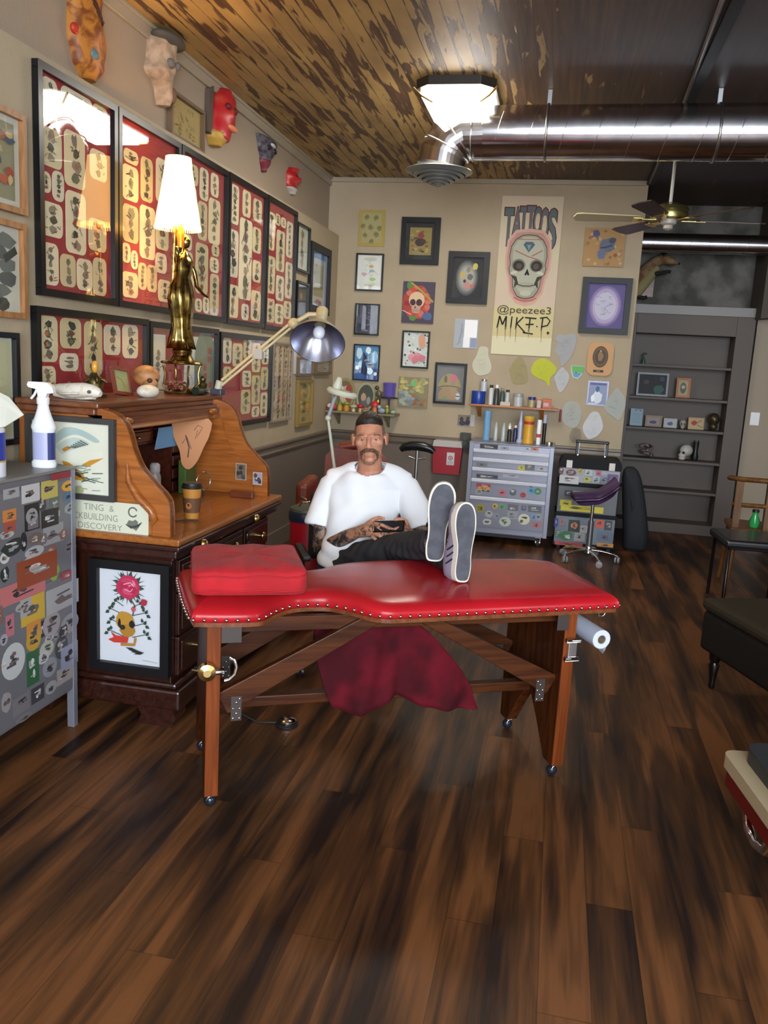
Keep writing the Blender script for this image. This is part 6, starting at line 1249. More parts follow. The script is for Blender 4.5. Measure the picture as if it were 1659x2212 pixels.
# purple saddle stool
st = thing('saddle_stool', 'purple saddle stool with chrome five-star base on casters', 'stool', (2.44, 6.80, 0), R(10))
pv = mat('purple_vinyl', lin('4b3358'), .3, c2=lin('3a2546'), scale=6)
V = []; F = []; NX = 22; NY = 16
def saddle(i, j, top):
    u = -1+2*i/NX; v = -1+2*j/NY; wv = (.075+.055*(u+1)/2+.02*u*u)   # half width along y grows to the cantle
    x = .175*u; y = wv*v*(1-.25*max(0, u*u-.5)); z = .085*max(0, u)**1.5+.015*max(0, -u)-.045*v*v+.0
    e = max(abs(u), abs(v)); edge = (1-e**6); th = .09
    return (x, y, z+(.0 if not top else 0)-(0 if top else th*(.2+.8*edge)))
for top in (1, 0):
    for i in range(NX+1):
        for j in range(NY+1): V.append(saddle(i, j, top))
B = (NX+1)*(NY+1)
for i in range(NX):
    for j in range(NY):
        a_ = i*(NY+1)+j; F.append((a_, a_+NY+1, a_+NY+2, a_+1)); F.append((B+a_, B+a_+1, B+a_+NY+2, B+a_+NY+1))
for i in range(NX): a_ = i*(NY+1); F.append((a_, B+a_, B+a_+NY+1, a_+NY+1)[::-1]); a_ += NY; F.append((a_, a_+NY+1, B+a_+NY+1, B+a_)[::-1])
for j in range(NY): F.append((j, B+j, B+j+1, j+1)); a_ = NX*(NY+1)+j; F.append((a_, a_+1, B+a_+1, B+a_))
MB(M=Matrix.Translation((0, 0, .575)) @ Matrix.Rotation(R(-12), 4, 'Y')).add(V, F, pv, True).build('seat', st, sub=1)
MB().cyl((0, 0, .11), (0, 0, .33), .024, mat('gas_lift_grey', lin('8b8b92'), .3, .8), 16).build('gas_lift', st); MB().cyl((0, 0, .33), (0, 0, .5), .014, CHROME, 14).build('piston', st); MB().box(-.06, .06, -.05, .05, .485, .505, BLACKP).build('seat_plate', st, .004)
MB().lathe([(.035, .07), (.03, .10), (.026, .12)], CHROME, 20).build('hub', st)
def star(par, n=5, r_=.235, a0=0, m=CHROME, wheelm=None):
    for k in range(n):
        q = R(a0+360*k/n); c_, s_ = cos(q), sin(q)
        MB().tube([(.02*c_, .02*s_, .095), (.12*c_, .12*s_, .088), (.2*c_, .2*s_, .072), (r_*c_, r_*s_, .06)], [.018, .014, .012, .011], m, 12, flat=.7).build('leg', par)
        co = MB().cyl((r_*c_, r_*s_, .062), (r_*c_, r_*s_, .048), .008, m, 8).build('caster', par)
        for e in (-1, 1):
            MB(M=Matrix.Translation((r_*c_, r_*s_, .0265)) @ Matrix.Rotation(q+R(70), 4, 'Z') @ Matrix.Rotation(R(90), 4, 'X')).lathe([(.012, e*.006-.004), (.026, e*.012-.008 if e < 0 else .004), (.026, e*.012+.004 if e < 0 else .016), (.012, e*.012+.006)], wheelm or sr('8a8a8e', .4), 18).build('wheel', co)
star(st, 5, .235, -8)
# instrument bag leaning by the wall end
gb_ = thing('gig_bag', 'tall black padded instrument bag standing at the end of the wall', 'bag', (2.83, 7.45, 0), 0)
gm_ = mat('bag_black', lin('1c1f24'), .8, bump=.2, bscale=200)
mb = MB(); secs = [(.025, 0, .0, .08, .075), (.03, 0, .03, .105, .095), (.025, 0, .16, .108, .10), (.0, 0, .32, .102, .10), (-.03, 0, .5, .092, .09), (-.055, 0, .62, .082, .08), (-.068, 0, .69, .062, .06), (-.075, 0, .72, .03, .03)]
V = []; F = []; n = 28
for (x, y, z, rx, ry) in secs:
    for j in range(n): q = 2*pi*j/n; V.append((x+rx*math.copysign(abs(cos(q))**.6, cos(q)), y+ry*math.copysign(abs(sin(q))**.6, sin(q)), z))
for i in range(len(secs)-1):
    for j in range(n): F.append((i*n+j, i*n+(j+1) % n, (i+1)*n+(j+1) % n, (i+1)*n+j))
F += [tuple(range(n))[::-1], tuple((len(secs)-1)*n+j for j in range(n))]
mb.add(V, F, gm_, True); mb.build('bag_body', gb_)
MB().tube([(.08, -.092, .04), (.075, -.10, .2), (.05, -.098, .4), (.0, -.08, .62)], .004, RUBBER, 6).build('zip', gb_); MB().tube([(-.03, -.09, .35), (-.035, -.115, .40), (-.045, -.105, .46)], .008, RUBBER, 8).build('carry_handle', gb_)
# bookcase at the far wall
bk = thing('bookcase', 'tall taupe built-in bookcase with deep shelves beyond the wall end', 'bookcase', (2.70, 8.42, 0))
bm = mat('bookcase_taupe', lin('5d534d'), .6, bump=.1, bscale=60)
MB().box(0, 1.115, .272, .29, 0, 2.08, bm).build('back_panel', bk)
MB().box(.0, .06, 0, .272, 0, 2.08, bm).build('side', bk, .003); MB().box(.955, 1.115, .0, .272, 0, 2.08, bm).build('side', bk, .003)
MB().box(.06, .955, 0, .272, 1.90, 2.08, bm).build('header', bk, .003); MB().box(.06, .955, .0, .272, 0, .10, bm).build('kick_board', bk, .003)
for z in (.405, .70, 1.0, 1.295, 1.60): MB().box(.06, .955, .012, .272, z-.012, z+.012, bm).build('shelf', bk, .002)
MB().box(0, 1.115, -.01, .272, 2.08, 2.165, mat('cornice_grey', lin('8b8683'), .5)).build('cornice', bk, .004)
def bz(k): return {0: 1.613, 1: 1.308, 2: 1.013, 3: .713}[k]
# first shelf
t = thing('green_figurine', 'small dark green figure on the upper bookcase shelf', 'figurine', (2.87, 8.58, bz(0))); g_ = sr('2b5a48', .4)
MB().lathe([(.02, 0), (.018, .03), (.012, .05)], g_, 14).build('base', t); MB().tube([(0, 0, .05), (-.015, 0, .08), (.0, 0, .10), (.025, 0, .095)], .008, sr('1c2a26', .4), 8).build('body', t)
def small_frame(x0, x1, k, h, lab, fm, bg, bw=.015, y=8.56, art=None, cat='picture'):
    t = thing('picture_frame', lab, cat, (x0, y, bz(k))); t.rotation_euler = (R(-8), 0, 0); w = x1-x0; F = fr((0, 0, 0), (1, 0, 0), (0, 0, 1)); mb = MB(); frame_border(mb, F, 0, w, 0, h, bw, .014, fm); mb.build('frame', t, .002)
    mb = MB(); mb.prism([(bw*.5, bw*.5), (w-bw*.5, bw*.5), (w-bw*.5, h-bw*.5), (bw*.5, h-bw*.5)], 0, .006, sr(bg, .6), F); a = Art(mb, (F[0]+F[3]*.006, *F[1:]))
    if art: art(a, w, h)
    mb.build('print', t)
rg = random.Random(31)
small_frame(2.83, 3.123, 1, .225, 'silver-framed dark picture with green patch, second bookcase shelf', sr('8f9498', .4), '1b1a20', .018, art=lambda a, w, h: (a.poly(blob(rg, w*.7, h*.3, .055, .05), sr('2f5a50')), a.poly(blob(rg, w*.3, h*.6, .03, .025), sr('4a3c44')), a.poly(blob(rg, w*.8, h*.75, .03, .03), sr('3a3c50'))))
small_frame(3.198, 3.328, 1, .19, 'orange-framed small portrait, right on the second bookcase shelf', sr('a8662c', .5), 'a89a78', .02, art=lambda a, w, h: (a.poly(oval(w/2, h/2, w*.22, h*.28), sr('5f5c50')), a.poly(blob(rg, w*.5, h*.55, .02, .02), sr('b9ad94'))))
small_frame(2.80, 2.917, 2, .165, 'pale blue certificate-like card at the left of the third bookcase shelf', sr('8fa6b4', .5), '8fa6b4', .004, art=lambda a, w, h: [a.line([(w*.15, h*(.2+.12*k)), (w*.8, h*(.2+.12*k))], .003, sr('6f8898')) for k in range(5)]+[a.line(arc(w*.6, h*.8, .03, 20, 160), .006, sr('2a3036'))])
small_frame(2.944, 3.10, 2, .11, 'tan-framed small violet picture, second item on the third bookcase shelf', sr('8a6f4c', .5), '9a8c8c', .018, art=lambda a, w, h: a.poly(blob(rg, w*.5, h*.4, .04, .018), sr('4a4466')))
small_frame(3.117, 3.243, 2, .092, 'white card with blue drawing in the middle of the third bookcase shelf', sr('a8a4a0', .5), 'b4b2b4', .006, art=lambda a, w, h: a.poly(blob(rg, w*.5, h*.45, .03, .022), sr('5a6080')))
t = thing('small_skull', 'little pale skull beside the rose card on the third bookcase shelf', 'skull', (3.292, 8.53, bz(2))); MB().ell((0, 0, .055), (.032, .035, .034), sr('a39c94', .6), 16, 12).build('cranium', t); MB().ell((0, -.012, .02), (.02, .02, .02), sr('a39c94', .6), 12, 8).build('jaw', t)
for x in (-.013, .013): MB().ell((x, -.031, .05), (.008, .006, .008), sr('3a3430'), 8, 6).build('eye_socket', t)
small_frame(3.345, 3.492, 2, .115, 'cream card with a red rose on the third bookcase shelf', sr('a88a5c', .5), 'b09a70', .006, art=lambda a, w, h: (a.poly(blob(rg, w*.38, h*.55, .03, .028), sr('a8242c')), a.line([(w*.5, h*.5), (w*.85, h*.8)], .006, sr('5a4a34')), a.line([(w*.55, h*.4), (w*.9, h*.2)], .006, sr('6a5a3c'))))
t = thing('bronze_skull', 'dark bronze skull at the right end of the third bookcase shelf', 'skull', (3.575, 8.55, bz(2))); bs = mat('bronze_dark', lin('4f4630'), .4, .6)
MB().ell((0, 0, .11), (.055, .06, .06), bs, 18, 12).build('cranium', t); MB().ell((0, -.02, .04), (.038, .04, .04), bs, 14, 10).build('jaw', t)
for x in (-.022, .022): MB().ell((x, -.055, .10), (.014, .01, .014), sr('14110c'), 10, 6).build('eye_socket', t)
# fourth shelf
t = thing('coiled_snake_figurine', 'coiled pale and dark snake figurine on the fourth bookcase shelf', 'figurine', (2.99, 8.54, bz(3)))
mb = MB(); mb.tube([(.055*cos(a_)*(1-.04*a_), .045*sin(a_), .02+.012*a_) for a_ in [i*.4 for i in range(22)]]+[(-.06, -.03, .11), (-.10, -.03, .105)], [.018]*20+[.016, .014, .012, .006], mat('snake_skin', lin('8a7c78'), .4, c2=lin('3a2d2a'), scale=60, lo=.45, hi=.55), 12); mb.build('coil', t)
t = thing('white_skull', 'white human skull on the fourth bookcase shelf', 'skull', (3.34, 8.53, bz(3)), R(-35)); bw_ = sr('bdb9b2', .5)
mb = MB(); mb.ell((.01, .01, .095), (.06, .07, .058), bw_, 22, 14); mb.ell((-.0, -.04, .05), (.038, .035, .035), bw_, 16, 10); mb.build('cranium', t); MB().ell((-.0, -.04, .02), (.034, .035, .02), bw_, 14, 8).build('jaw', t)
for x in (-.022, .022): MB().ell((x, -.062, .075), (.014, .012, .014), sr('2a2624'), 10, 8).build('eye_socket', t)
t = thing('black_vase', 'black cat-eared vase beside the white skull on the bookcase', 'vase', (3.445, 8.57, bz(3))); MB().lathe([(.025, 0), (.035, .03), (.022, .09), (.026, .14), (.028, .17)], BLACKP, 20).build('body', t)
for x in (-.018, .018): MB().lathe([(.012, .168), (.001, .2)], BLACKP, 10, c=(x, 0, 0)).build('ear', t)
# light switch
t = thing('light_switch', 'white light switch on the narrow wall right of the bookcase', 'switch', (3.93, 8.499, 1.155)); F = fr((0, 0, 0), (1, 0, 0), (0, 0, 1))
MB().prism(rrect(-.04, .04, -.06, .06, .005), 0, .006, WHITEP, F).build('plate', t, .002); MB().prism([(-.01, -.02), (.01, -.02), (.01, .02), (-.01, .02)], .006, .012, WHITEP, F).build('rocker', t, .002)
# mounted fox
fx = thing('mounted_fox', 'taxidermy fox mounted on the plaster wall above the bookcase', 'taxidermy animal', (2.80, 8.55, 2.235))
fur = mat('fox_fur', lin('6a4a2c'), .9, c2=lin('8a7050'), scale=16, lo=.4, hi=.6, bump=.5, bscale=200); fbel = mat('fox_belly', lin('8d8058'), .9, bump=.5, bscale=200); fdk = mat('fox_dark', lin('15110e'), .8)
mb = MB(); mb.tube([(-.12, 0, .02), (-.06, 0, .12), (.0, 0, .22), (.06, 0, .30), (.10, -.01, .34), (.15, -.02, .355)], [.07, .085, .08, .06, .05, .045], fur, 20); mb.tube([(.15, -.02, .36), (.20, -.03, .345), (.25, -.035, .325), (.28, -.035, .318)], [.05, .04, .022, .012], fur, 16); mb.build('body', fx)
MB().tube([(-.11, -.03, -.02), (-.03, -.045, .1), (.04, -.04, .2), (.1, -.03, .28)], [.05, .055, .05, .03], fbel, 16).build('belly', fx)
MB().ell((.288, -.036, .318), (.014, .012, .012), fdk, 12, 8).build('nose', fx)
for y in (-.03, .02): MB().lathe([(.02, 0), (.016, .025), (.002, .06)], fdk, 12, c=(.15, y-.01, .395)).build('ear', fx)
MB().ell((.205, -.062, .36), .006, fdk, 8, 6).build('eye', fx)
MB().tube([(.06, -.05, .22), (.13, -.06, .22), (.19, -.065, .24), (.22, -.07, .235)], [.028, .018, .014, .016], fdk, 12).build('front_leg', fx)
MB().tube([(-.08, -.05, .03), (-.06, -.06, -.0), (.0, -.07, -.01), (.03, -.075, .0)], [.03, .02, .018, .016], fdk, 12).build('hind_leg', fx)
mb = MB(); mb.prism([(-.1, .02), (.1, .02), (.1, .3), (-.1, .3)], 0, .02, BRY, fr((0, .165, 0), (1, 0, 0), (0, 0, 1))); mb.build('mount_board', fx)
MB().cyl((-.02, .08, .2), (-.02, .15, .2), .015, STEEL, 10).build('mount_peg', fx)

# ================================================================ MIDDLE OF THE ROOM
# corner figurine shelf
sf = thing('figurine_shelf', 'olive-grey corner shelf crowded with small figurines', 'shelf', (.012, D, 1.03)); MB().box(0, .65, -.26, -.001, -.018, 0, mat('shelf_olive', lin('7d7458'), .5)).build('board', sf, .003)
for x in (.08, .56): MB().prism([(0, 0), (.16, 0), (0, -.12)], 0, .02, mat('shelf_olive', lin('7d7458'), .5), (Vector((x, -.003, -.0185)), Vector((0, -1, 0)), Vector((0, 0, 1)), Vector((-1, 0, 0)))).build('bracket', sf, .002)
ZF = 1.0305; yf = D-.19
def oval_plate(x, lab, rx, rz, rimc, inc, face):
    t = thing('oval_portrait', lab, 'portrait', (x, D-.05, ZF)); t.rotation_euler = (R(-10), 0, 0); F = fr((0, -.0, 0), (1, 0, 0), (0, 0, 1))
    MB().prism(oval(0, rz, rx, rz, 32), 0, .014, sr(rimc, .5), F).build('frame', t, .004)
    mb = MB(); mb.prism(oval(0, rz, rx*.8, rz*.82, 28), .014, .016, sr(inc, .5), F); a = Art(mb, (F[0]+F[3]*.016, *F[1:]))
    for (px, pz, r1, r2, c_) in face: a.poly(blob(rg, px, pz, r1, r2, 14, .15), sr(c_))
    mb.build('portrait', t)
oval_plate(.13, 'left oval plate with a red-haired figure, at the back of the figurine shelf', .10, .15, '8d7f52', '6d5a3c', [(.0, .14, .05, .09, 'b9a98c'), (.035, .2, .03, .035, 'a02f34'), (.04, .12, .03, .05, '9a3a34'), (-.04, .2, .03, .03, 'd0c8b0')])
oval_plate(.335, 'right oval portrait of a face on dark ground in a pale rim', .09, .135, '9a9678', '3c443a', [(.0, .08, .05, .05, '5a5a54'), (-.02, .13, .028, .04, 'b08c70'), (.03, .1, .02, .04, '8a8c88')])
def figm(x, y, lab, parts, name='figurine', cat='figurine'):
    t = thing(name, lab, cat, (x, y, ZF))
    for nm, kind, args, c_ in parts:
        m = sr(c_, .4) if isinstance(c_, str) else c_
        mb = MB(); (mb.lathe(args, m, 18) if kind == 'l' else mb.ell(*args, m, 14, 10)); mb.build(nm, t)
    return t
figm(.06, yf-.03, 'round red and white striped trinket at the left end of the figurine shelf', [('body', 'e', ((0, 0, .035), (.05, .035, .035)), 'b8434a'), ('white_patch', 'e', ((-.01, -.02, .042), (.03, .022, .022)), 'd8c8c4')])
figm(.135, yf-.02, 'tiny green and yellow gnome figurine near the left end of the figurine shelf', [('body', 'l', [(.025, 0), (.028, .03), (.015, .06)], 'a88c34'), ('hat', 'l', [(.022, .06), (.012, .08), (.001, .105)], '5c8a34')])
figm(.20, yf-.03, 'yellow-orange figurine with green cap on the figurine shelf', [('body', 'l', [(.028, 0), (.032, .03), (.018, .055)], 'b87c2c'), ('cap', 'e', ((0, 0, .07), (.028, .026, .018)), '7a9a34')])
figm(.265, yf-.02, 'cream mushroom figurine in the middle of the figurine shelf', [('stem', 'l', [(.018, 0), (.014, .035)], 'c4b89a'), ('cap', 'e', ((0, 0, .048), (.034, .034, .02)), 'b4a880')])
figm(.33, yf-.03, 'red-capped mushroom figurine, small, centre of the figurine shelf', [('stem', 'l', [(.016, 0), (.014, .045)], 'c89a6c'), ('cap', 'e', ((0, 0, .055), (.028, .028, .022)), 'b02c2c')])
figm(.385, yf-.045, 'pale green leaf-shaped dish on the figurine shelf', [('dish', 'l', [(.018, 0), (.036, .018), (.038, .026)], '9aa67c'), ('flower', 'e', ((0, 0, .035), (.018, .018, .014)), 'c05a54')])
figm(.462, yf-.01, 'tall mushroom figurine with bright red cap and orange stem', [('stem', 'l', [(.026, 0), (.024, .05), (.02, .065)], 'b8784a'), ('cap', 'l', [(.04, .06), (.042, .07), (.03, .095), (.001, .115)], 'c02a34')])
figm(.53, yf-.03, 'small silver-blue animal figurine on the figurine shelf', [('body', 'e', ((0, 0, .025), (.036, .022, .025)), '8f98a4'), ('head', 'e', ((-.02, -.01, .058), (.018, .016, .018)), 'a8b0b8')])
figm(.585, yf-.04, 'yellow and green parrot figurine at the right end of the figurine shelf', [('body', 'e', ((0, 0, .03), (.018, .02, .03)), '8c9a44'), ('head', 'e', ((0, -.01, .065), (.014, .014, .014)), 'c4ae4c')])
figm(.635, yf-.02, 'pale green frog trinket at the right corner of the figurine shelf', [('body', 'e', ((0, 0, .018), (.026, .02, .018)), '9ab09a')])
figm(.47, D-.09, 'dark carved rooster statuette left of the purple hat', [('base', 'l', [(.02, 0), (.018, .13)], '2c2820'), ('body', 'e', ((0, 0, .17), (.03, .02, .035)), '5f5640'), ('head', 'e', ((-.02, 0, .225), (.02, .015, .022)), '4a4430'), ('label', 'e', ((0, -.018, .10), (.012, .006, .02)), 'c8b84a')])
ht = thing('top_hat', 'purple velvet top hat with dark brim on a stand', 'hat', (.575, D-.12, ZF)); pu = mat('purple_velvet', lin('54459a'), .7, sheen=.3)
MB().cyl((0, 0, 0), (0, 0, .135), .008, BLACKP, 10).build('stand', ht); MB().lathe([(.075, .135), (.082, .138), (.08, .145), (.058, .15), (.056, .152)], mat('hat_brim', lin('2c2838'), .6), 32).build('brim', ht); MB().lathe([(.055, .15), (.056, .22), (.062, .275), (.056, .28), (.0001, .278)], pu, 32).build('crown', ht)
# black saddle stool by the back wall
bs_ = thing('saddle_stool', 'black curved-seat stool with thin grey post by the back wall', 'stool', (1.0, 6.75, 0)); bl = mat('black_vinyl', lin('17181b'), .3)
mb = MB(); mb.tube([(-.14, 0, .79), (-.11, 0, .815), (-.05, 0, .83), (0, 0, .833), (.05, 0, .83), (.11, 0, .815), (.14, 0, .79)], [.022, .034, .04, .04, .04, .034, .022], bl, 18); mb.build('seat', bs_)
MB().cyl((0, 0, .12), (0, 0, .42), .024, mat('gas_lift_grey', lin('8b8b92'), .3, .8), 16).build('gas_lift', bs_); MB().cyl((0, 0, .42), (0, 0, .80), .014, STEEL, 14).build('post', bs_); MB().tube([(-.07, 0, .74), (0, 0, .72), (.07, 0, .74)], .008, STEEL, 8).build('seat_bracket', bs_)
MB().lathe([(.035, .07), (.03, .10), (.026, .125)], CHROME, 20).build('hub', bs_); star(bs_, 5, .24, 20)
# red-brown leather chair behind the sitter
ac = thing('leather_armchair', 'reddish-brown leather reclining chair half hidden behind the seated person', 'armchair', (.80, 5.35, 0), R(8))
lt = mat('red_brown_leather', lin('86381f'), .38, c2=lin('6e2c1a'), scale=6, bump=.08, bscale=80)
MB().box(-.28, .28, -.22, .28, .32, .46, lt).build('seat', ac, .04, 3)
mb = MB(); mb.prism([(-.22, .46), (.22, .46), (.215, .82), (.16, .88), (-.16, .90), (-.21, .84)], -.12, .0, lt, fr((0, .20, 0), (1, 0, 0), (0, 0, 1))); mb.build('backrest', ac, .035, 3)
for s_ in (-1, 1):
    MB().box(s_*.30-.045, s_*.30+.045, -.2, .26, .30, .70, lt).build('armrest', ac, .035, 3)
mb = MB(); mb.tube([(-.12, .25, .90), (0, .25, .925), (.1, .25, .90)], .03, lt, 14); mb.build('headrest', ac)
MB().cyl((0, 0, .06), (0, 0, .33), .04, STEEL, 20).build('pedestal', ac); MB().lathe([(.26, 0), (.26, .02), (.08, .05), (.04, .07)], mat('armchair_base', (.03, .03, .03), .4), 32).build('base', ac); MB().tube([(-.30, -.21, .60), (-.30, -.24, .62), (-.26, -.25, .60)], .008, CHROME, 8).build('lever', ac)
# red bin
bn = thing('trash_bin', 'tall red bin with dark lid between the desk and the seated person', 'bin', (.80, 4.38, 0)); bw2 = mat('bin_red', lin('a01420'), .28)
MB().lathe([(.085, 0), (.09, .01), (.105, .60), (.105, .61)], bw2, 36).build('drum', bn); MB().lathe([(.11, .61), (.112, .62), (.112, .655), (.106, .665)], mat('bin_rim', lin('1d2433'), .35), 36).build('rim', bn); MB().lathe([(.107, .665), (.104, .68), (.07, .695), (.0001, .70)], mat('bin_lid', lin('444a42'), .45), 36).build('lid', bn)
MB().tube([(-.03, -.09, .70), (-.01, -.10, .725), (.03, -.09, .73), (.05, -.07, .70)], .004, CHROME, 8).build('lid_handle', bn)
# cream swing-arm lamp with silver reflector
cl = mat('arm_cream', lin('c4b48a'), .4); sl = thing('swing_arm_lamp', 'cream swing-arm lamp with big silver reflector clamped to the desk end', 'lamp', (.395, 4.03, 1.2855))
MB().box(-.03, .03, -.03, .03, -.0, .03, sr('3c3c4a', .4)).build('clamp', sl, .005); MB().cyl((0, 0, .03), (.01, 0, .07), .018, sr('c0bca8', .4), 14).build('joint', sl); 
A0 = Vector((.02, 0, .06)); A1 = Vector((.37, .06, .375)); 
for dz in (-.012, .014): MB().tube([A0+Vector((0, 0, dz)), A1+Vector((0, 0, dz))], .0075, cl, 8).build('arm', sl)
MB().box(.18, .225, .015, .05, .19, .24, sr('b0aca4', .4)).build('spring_clip', sl, .003)
MB().ell(A1, .028, cl, 14, 10).build('elbow', sl)
hd = Vector((.62, .05, .26)) ; ax = Vector((.10, -.56, -.56)).normalized()   # axis the reflector opens towards
q = Vector((0, 0, 1)).rotation_difference(ax).to_matrix().to_4x4(); Mh = Matrix.Translation(Vector((.51, .06, .372))) @ q
MB(M=Mh).lathe([(.028, -.06), (.03, -.01), (.05, .01), (.085, .045), (.118, .09), (.135, .12)], mat('shade_cream_out', lin('b8ac8c'), .4), 40, cap=False).build('shade_shell', sl)
MB(M=Mh).lathe([(.028, .0), (.048, .014), (.083, .048), (.116, .092), (.133, .1205), (.136, .12)], mat('reflector_silver', lin('a9abbd'), .25, 1), 40, cap=False).build('reflector', sl)
MB(M=Mh).ell((0, 0, .05), (.03, .03, .04), mat('bulb_white', lin('dfe2ee'), .15), 20, 14).build('bulb', sl)
MB(M=Mh).cyl((0, 0, -.11), (0, 0, -.05), .03, cl, 18).build('socket', sl)
mb = MB(); mb.tube([A1, Vector((.44, .09, .425)), Mh @ Vector((0, 0, -.08))], .012, cl, 8); mb.build('neck', sl)
# white magnifier lamp behind the sitter
ml_ = thing('magnifier_lamp', 'white articulated magnifier lamp rising behind the sitter', 'lamp', (.875, 4.6, 0)); wm = mat('arm_white', lin('c9ccb8'), .4)
MB().lathe([(.13, 0), (.13, .02), (.03, .035)], wm, 28).build('base', ml_); MB().cyl((0, 0, .03), (0, 0, .885), .013, wm, 12).build('pole', ml_)
MB().tube([(0, 0, .885), (-.05, 0, 1.165)], .009, wm, 10).build('arm', ml_); MB().tube([(-.05, 0, 1.165), (-.02, 0, 1.27), (.0, 0, 1.31)], .011, sr('9aa0a8', .4), 10).build('arm', ml_); MB().ell((-.05, 0, 1.165), .018, wm, 12, 8).build('joint', ml_)
M = Matrix.Translation((.03, -.02, 1.312)) @ Matrix.Rotation(R(12), 4, 'Y')
MB(M=M).lathe([(.06, -.01), (.085, -.012), (.09, .0), (.082, .014), (.06, .016)], wm, 32, cap=False).build('ring_head', ml_); MB(M=M).lathe([(.0001, .0), (.07, .0)], GLASS, 28, cap=False).build('lens', ml_); MB(M=M).lathe([(.025, .014), (.028, .03), (.02, .06), (.012, .08)], wm, 16, c=(-.035, 0, 0)).build('knuckle', ml_)

# ================================================================ RIGHT EDGE
wc = thing('wooden_chair', 'light brown wooden chair with curved back at the right edge', 'chair', (3.63, 6.46, 0), R(-4)); ow = wood('chair_oak', '704a22', '543415', .45, 'z', 9, .05, .25)
bow = [(-.25, -.02, .80), (-.245, -.12, .81), (-.19, -.2, .815), (-.08, -.235, .82), (.08, -.235, .82), (.19, -.2, .815), (.245, -.12, .81), (.25, -.02, .80)]
mb = MB(); mb.tube(bow, .026, ow, 12, flat=.7); mb.build('back_bow', wc)
for x, y in ((-.2, -.18), (.0, -.23), (.2, -.18)): MB().box(x-.024, x+.024, y-.01, y+.01, .46, .80, ow).build('back_slat', wc, .003)
MB().tube([(-.22, -.1, .62), (-.16, -.19, .63), (0, -.23, .64), (.16, -.19, .63), (.22, -.1, .62)], .016, ow, 10).build('mid_rail', wc)
MB().box(-.23, .23, -.22, .22, .43, .465, ow).build('seat', wc, .012)
for x in (-.19, .19):
    for y in (-.18, .18): MB().tube([(x, y, .43), (x*1.15, y*1.15, 0)], [.022, .017], ow, 10).build('leg', wc)
t = thing('green_object', 'small bright green glass piece on the wooden chair seat', 'ornament', (3.56, 6.36, .4655)); MB().lathe([(.03, 0), (.04, .04), (.02, .09), (.022, .11)], mat('green_glass', lin('2f9a50'), .15), 18).build('body', t); MB().lathe([(.024, .11), (.024, .13)], BLACKP, 14).build('cap', t)
bc = thing('metal_frame_chair', 'black padded backless chair with thin dark metal legs at the right edge', 'chair', (3.475, 5.93, 0), R(4))
MB().box(-.24, .24, -.23, .23, .42, .475, bl).build('seat', bc, .02, 3); dm = mat('dark_metal_leg', lin('2a2022'), .3, .6)
for x in (-.205, .205): MB().tube([(x, -.19, 0), (x, -.19, .40), (x, -.17, .415), (x, .17, .415), (x, .19, .40), (x, .20, 0)], .012, dm, 10).build('side_frame', bc)
MB().tube([(-.205, -.17, .412), (.205, -.17, .412)], .01, dm, 8).build('cross_bar', bc)
ot = thing('upholstered_ottoman', 'low dark brown upholstered ottoman with turned feet at the right edge', 'ottoman', (2.885, 4.21, 0), R(20)) 
om_ = mat('ottoman_brown', lin('1a1512'), .85, spec=.2, bump=.1, bscale=150); 
MB().box(0, .6, -.9, 0, .19, .385, om_).build('base', ot, .02, 3); MB().box(-.012, .61, -.91, .012, .385, .45, mat('ottoman_top', lin('2e2618'), .8, spec=.25, bump=.1, bscale=150)).build('cushion_top', ot, .03, 3)
for x in (.06, .54):
    for y in (-.84, -.06): MB().lathe([(.012, 0), (.016, .01), (.014, .03), (.02, .08), (.026, .12), (.02, .135), (.028, .15), (.03, .19)], mat('turned_leg', lin('120d0b'), .25), 18, c=(x, y, 0)).build('foot', ot)
# red stool with chrome leg bottom right
rs = thing('red_bench_seat', 'black-padded red seat with cream edge band and chrome leg in the right foreground', 'seat', (2.645, 2.40, 0), R(8))
cr = mat('cream_band', lin('b8a88a'), .5); rr_ = mat('dark_red_panel', lin('6a1011'), .35); pad = mat('pad_charcoal', lin('2a2d30'), .5)
def slab(x0, x1, y0, y1, z0, z1, r_, m):
    mb = MB(); mb.prism(rrect(x0, x1, y0, y1, r_, 6), z0, z1, m, fr((0, 0, 0), (1, 0, 0), (0, 1, 0))); return mb
slab(.008, .55, -.72, -.008, .368, .42, .03, rr_).build('side_panel', rs, .006); slab(0, .56, -.73, 0, .42, .458, .035, cr).build('edge_band', rs, .01, 3); slab(.045, .52, -.69, -.03, .458, .50, .05, pad).build('seat_pad', rs, .02, 4)
MB().tube([(.082, -.018, .375), (.078, -.035, .31), (.070, -.085, .268), (.058, -.17, .270), (.045, -.26, .305), (.035, -.32, .375)], .014, CHROME, 14).build('chrome_loop', rs)
for x, y in ((.48, -.08), (.48, -.64), (.30, -.64), (.30, -.08)): MB().cyl((x, y, .375), (x, y, 0), .013, CHROME, 12).build('leg', rs)
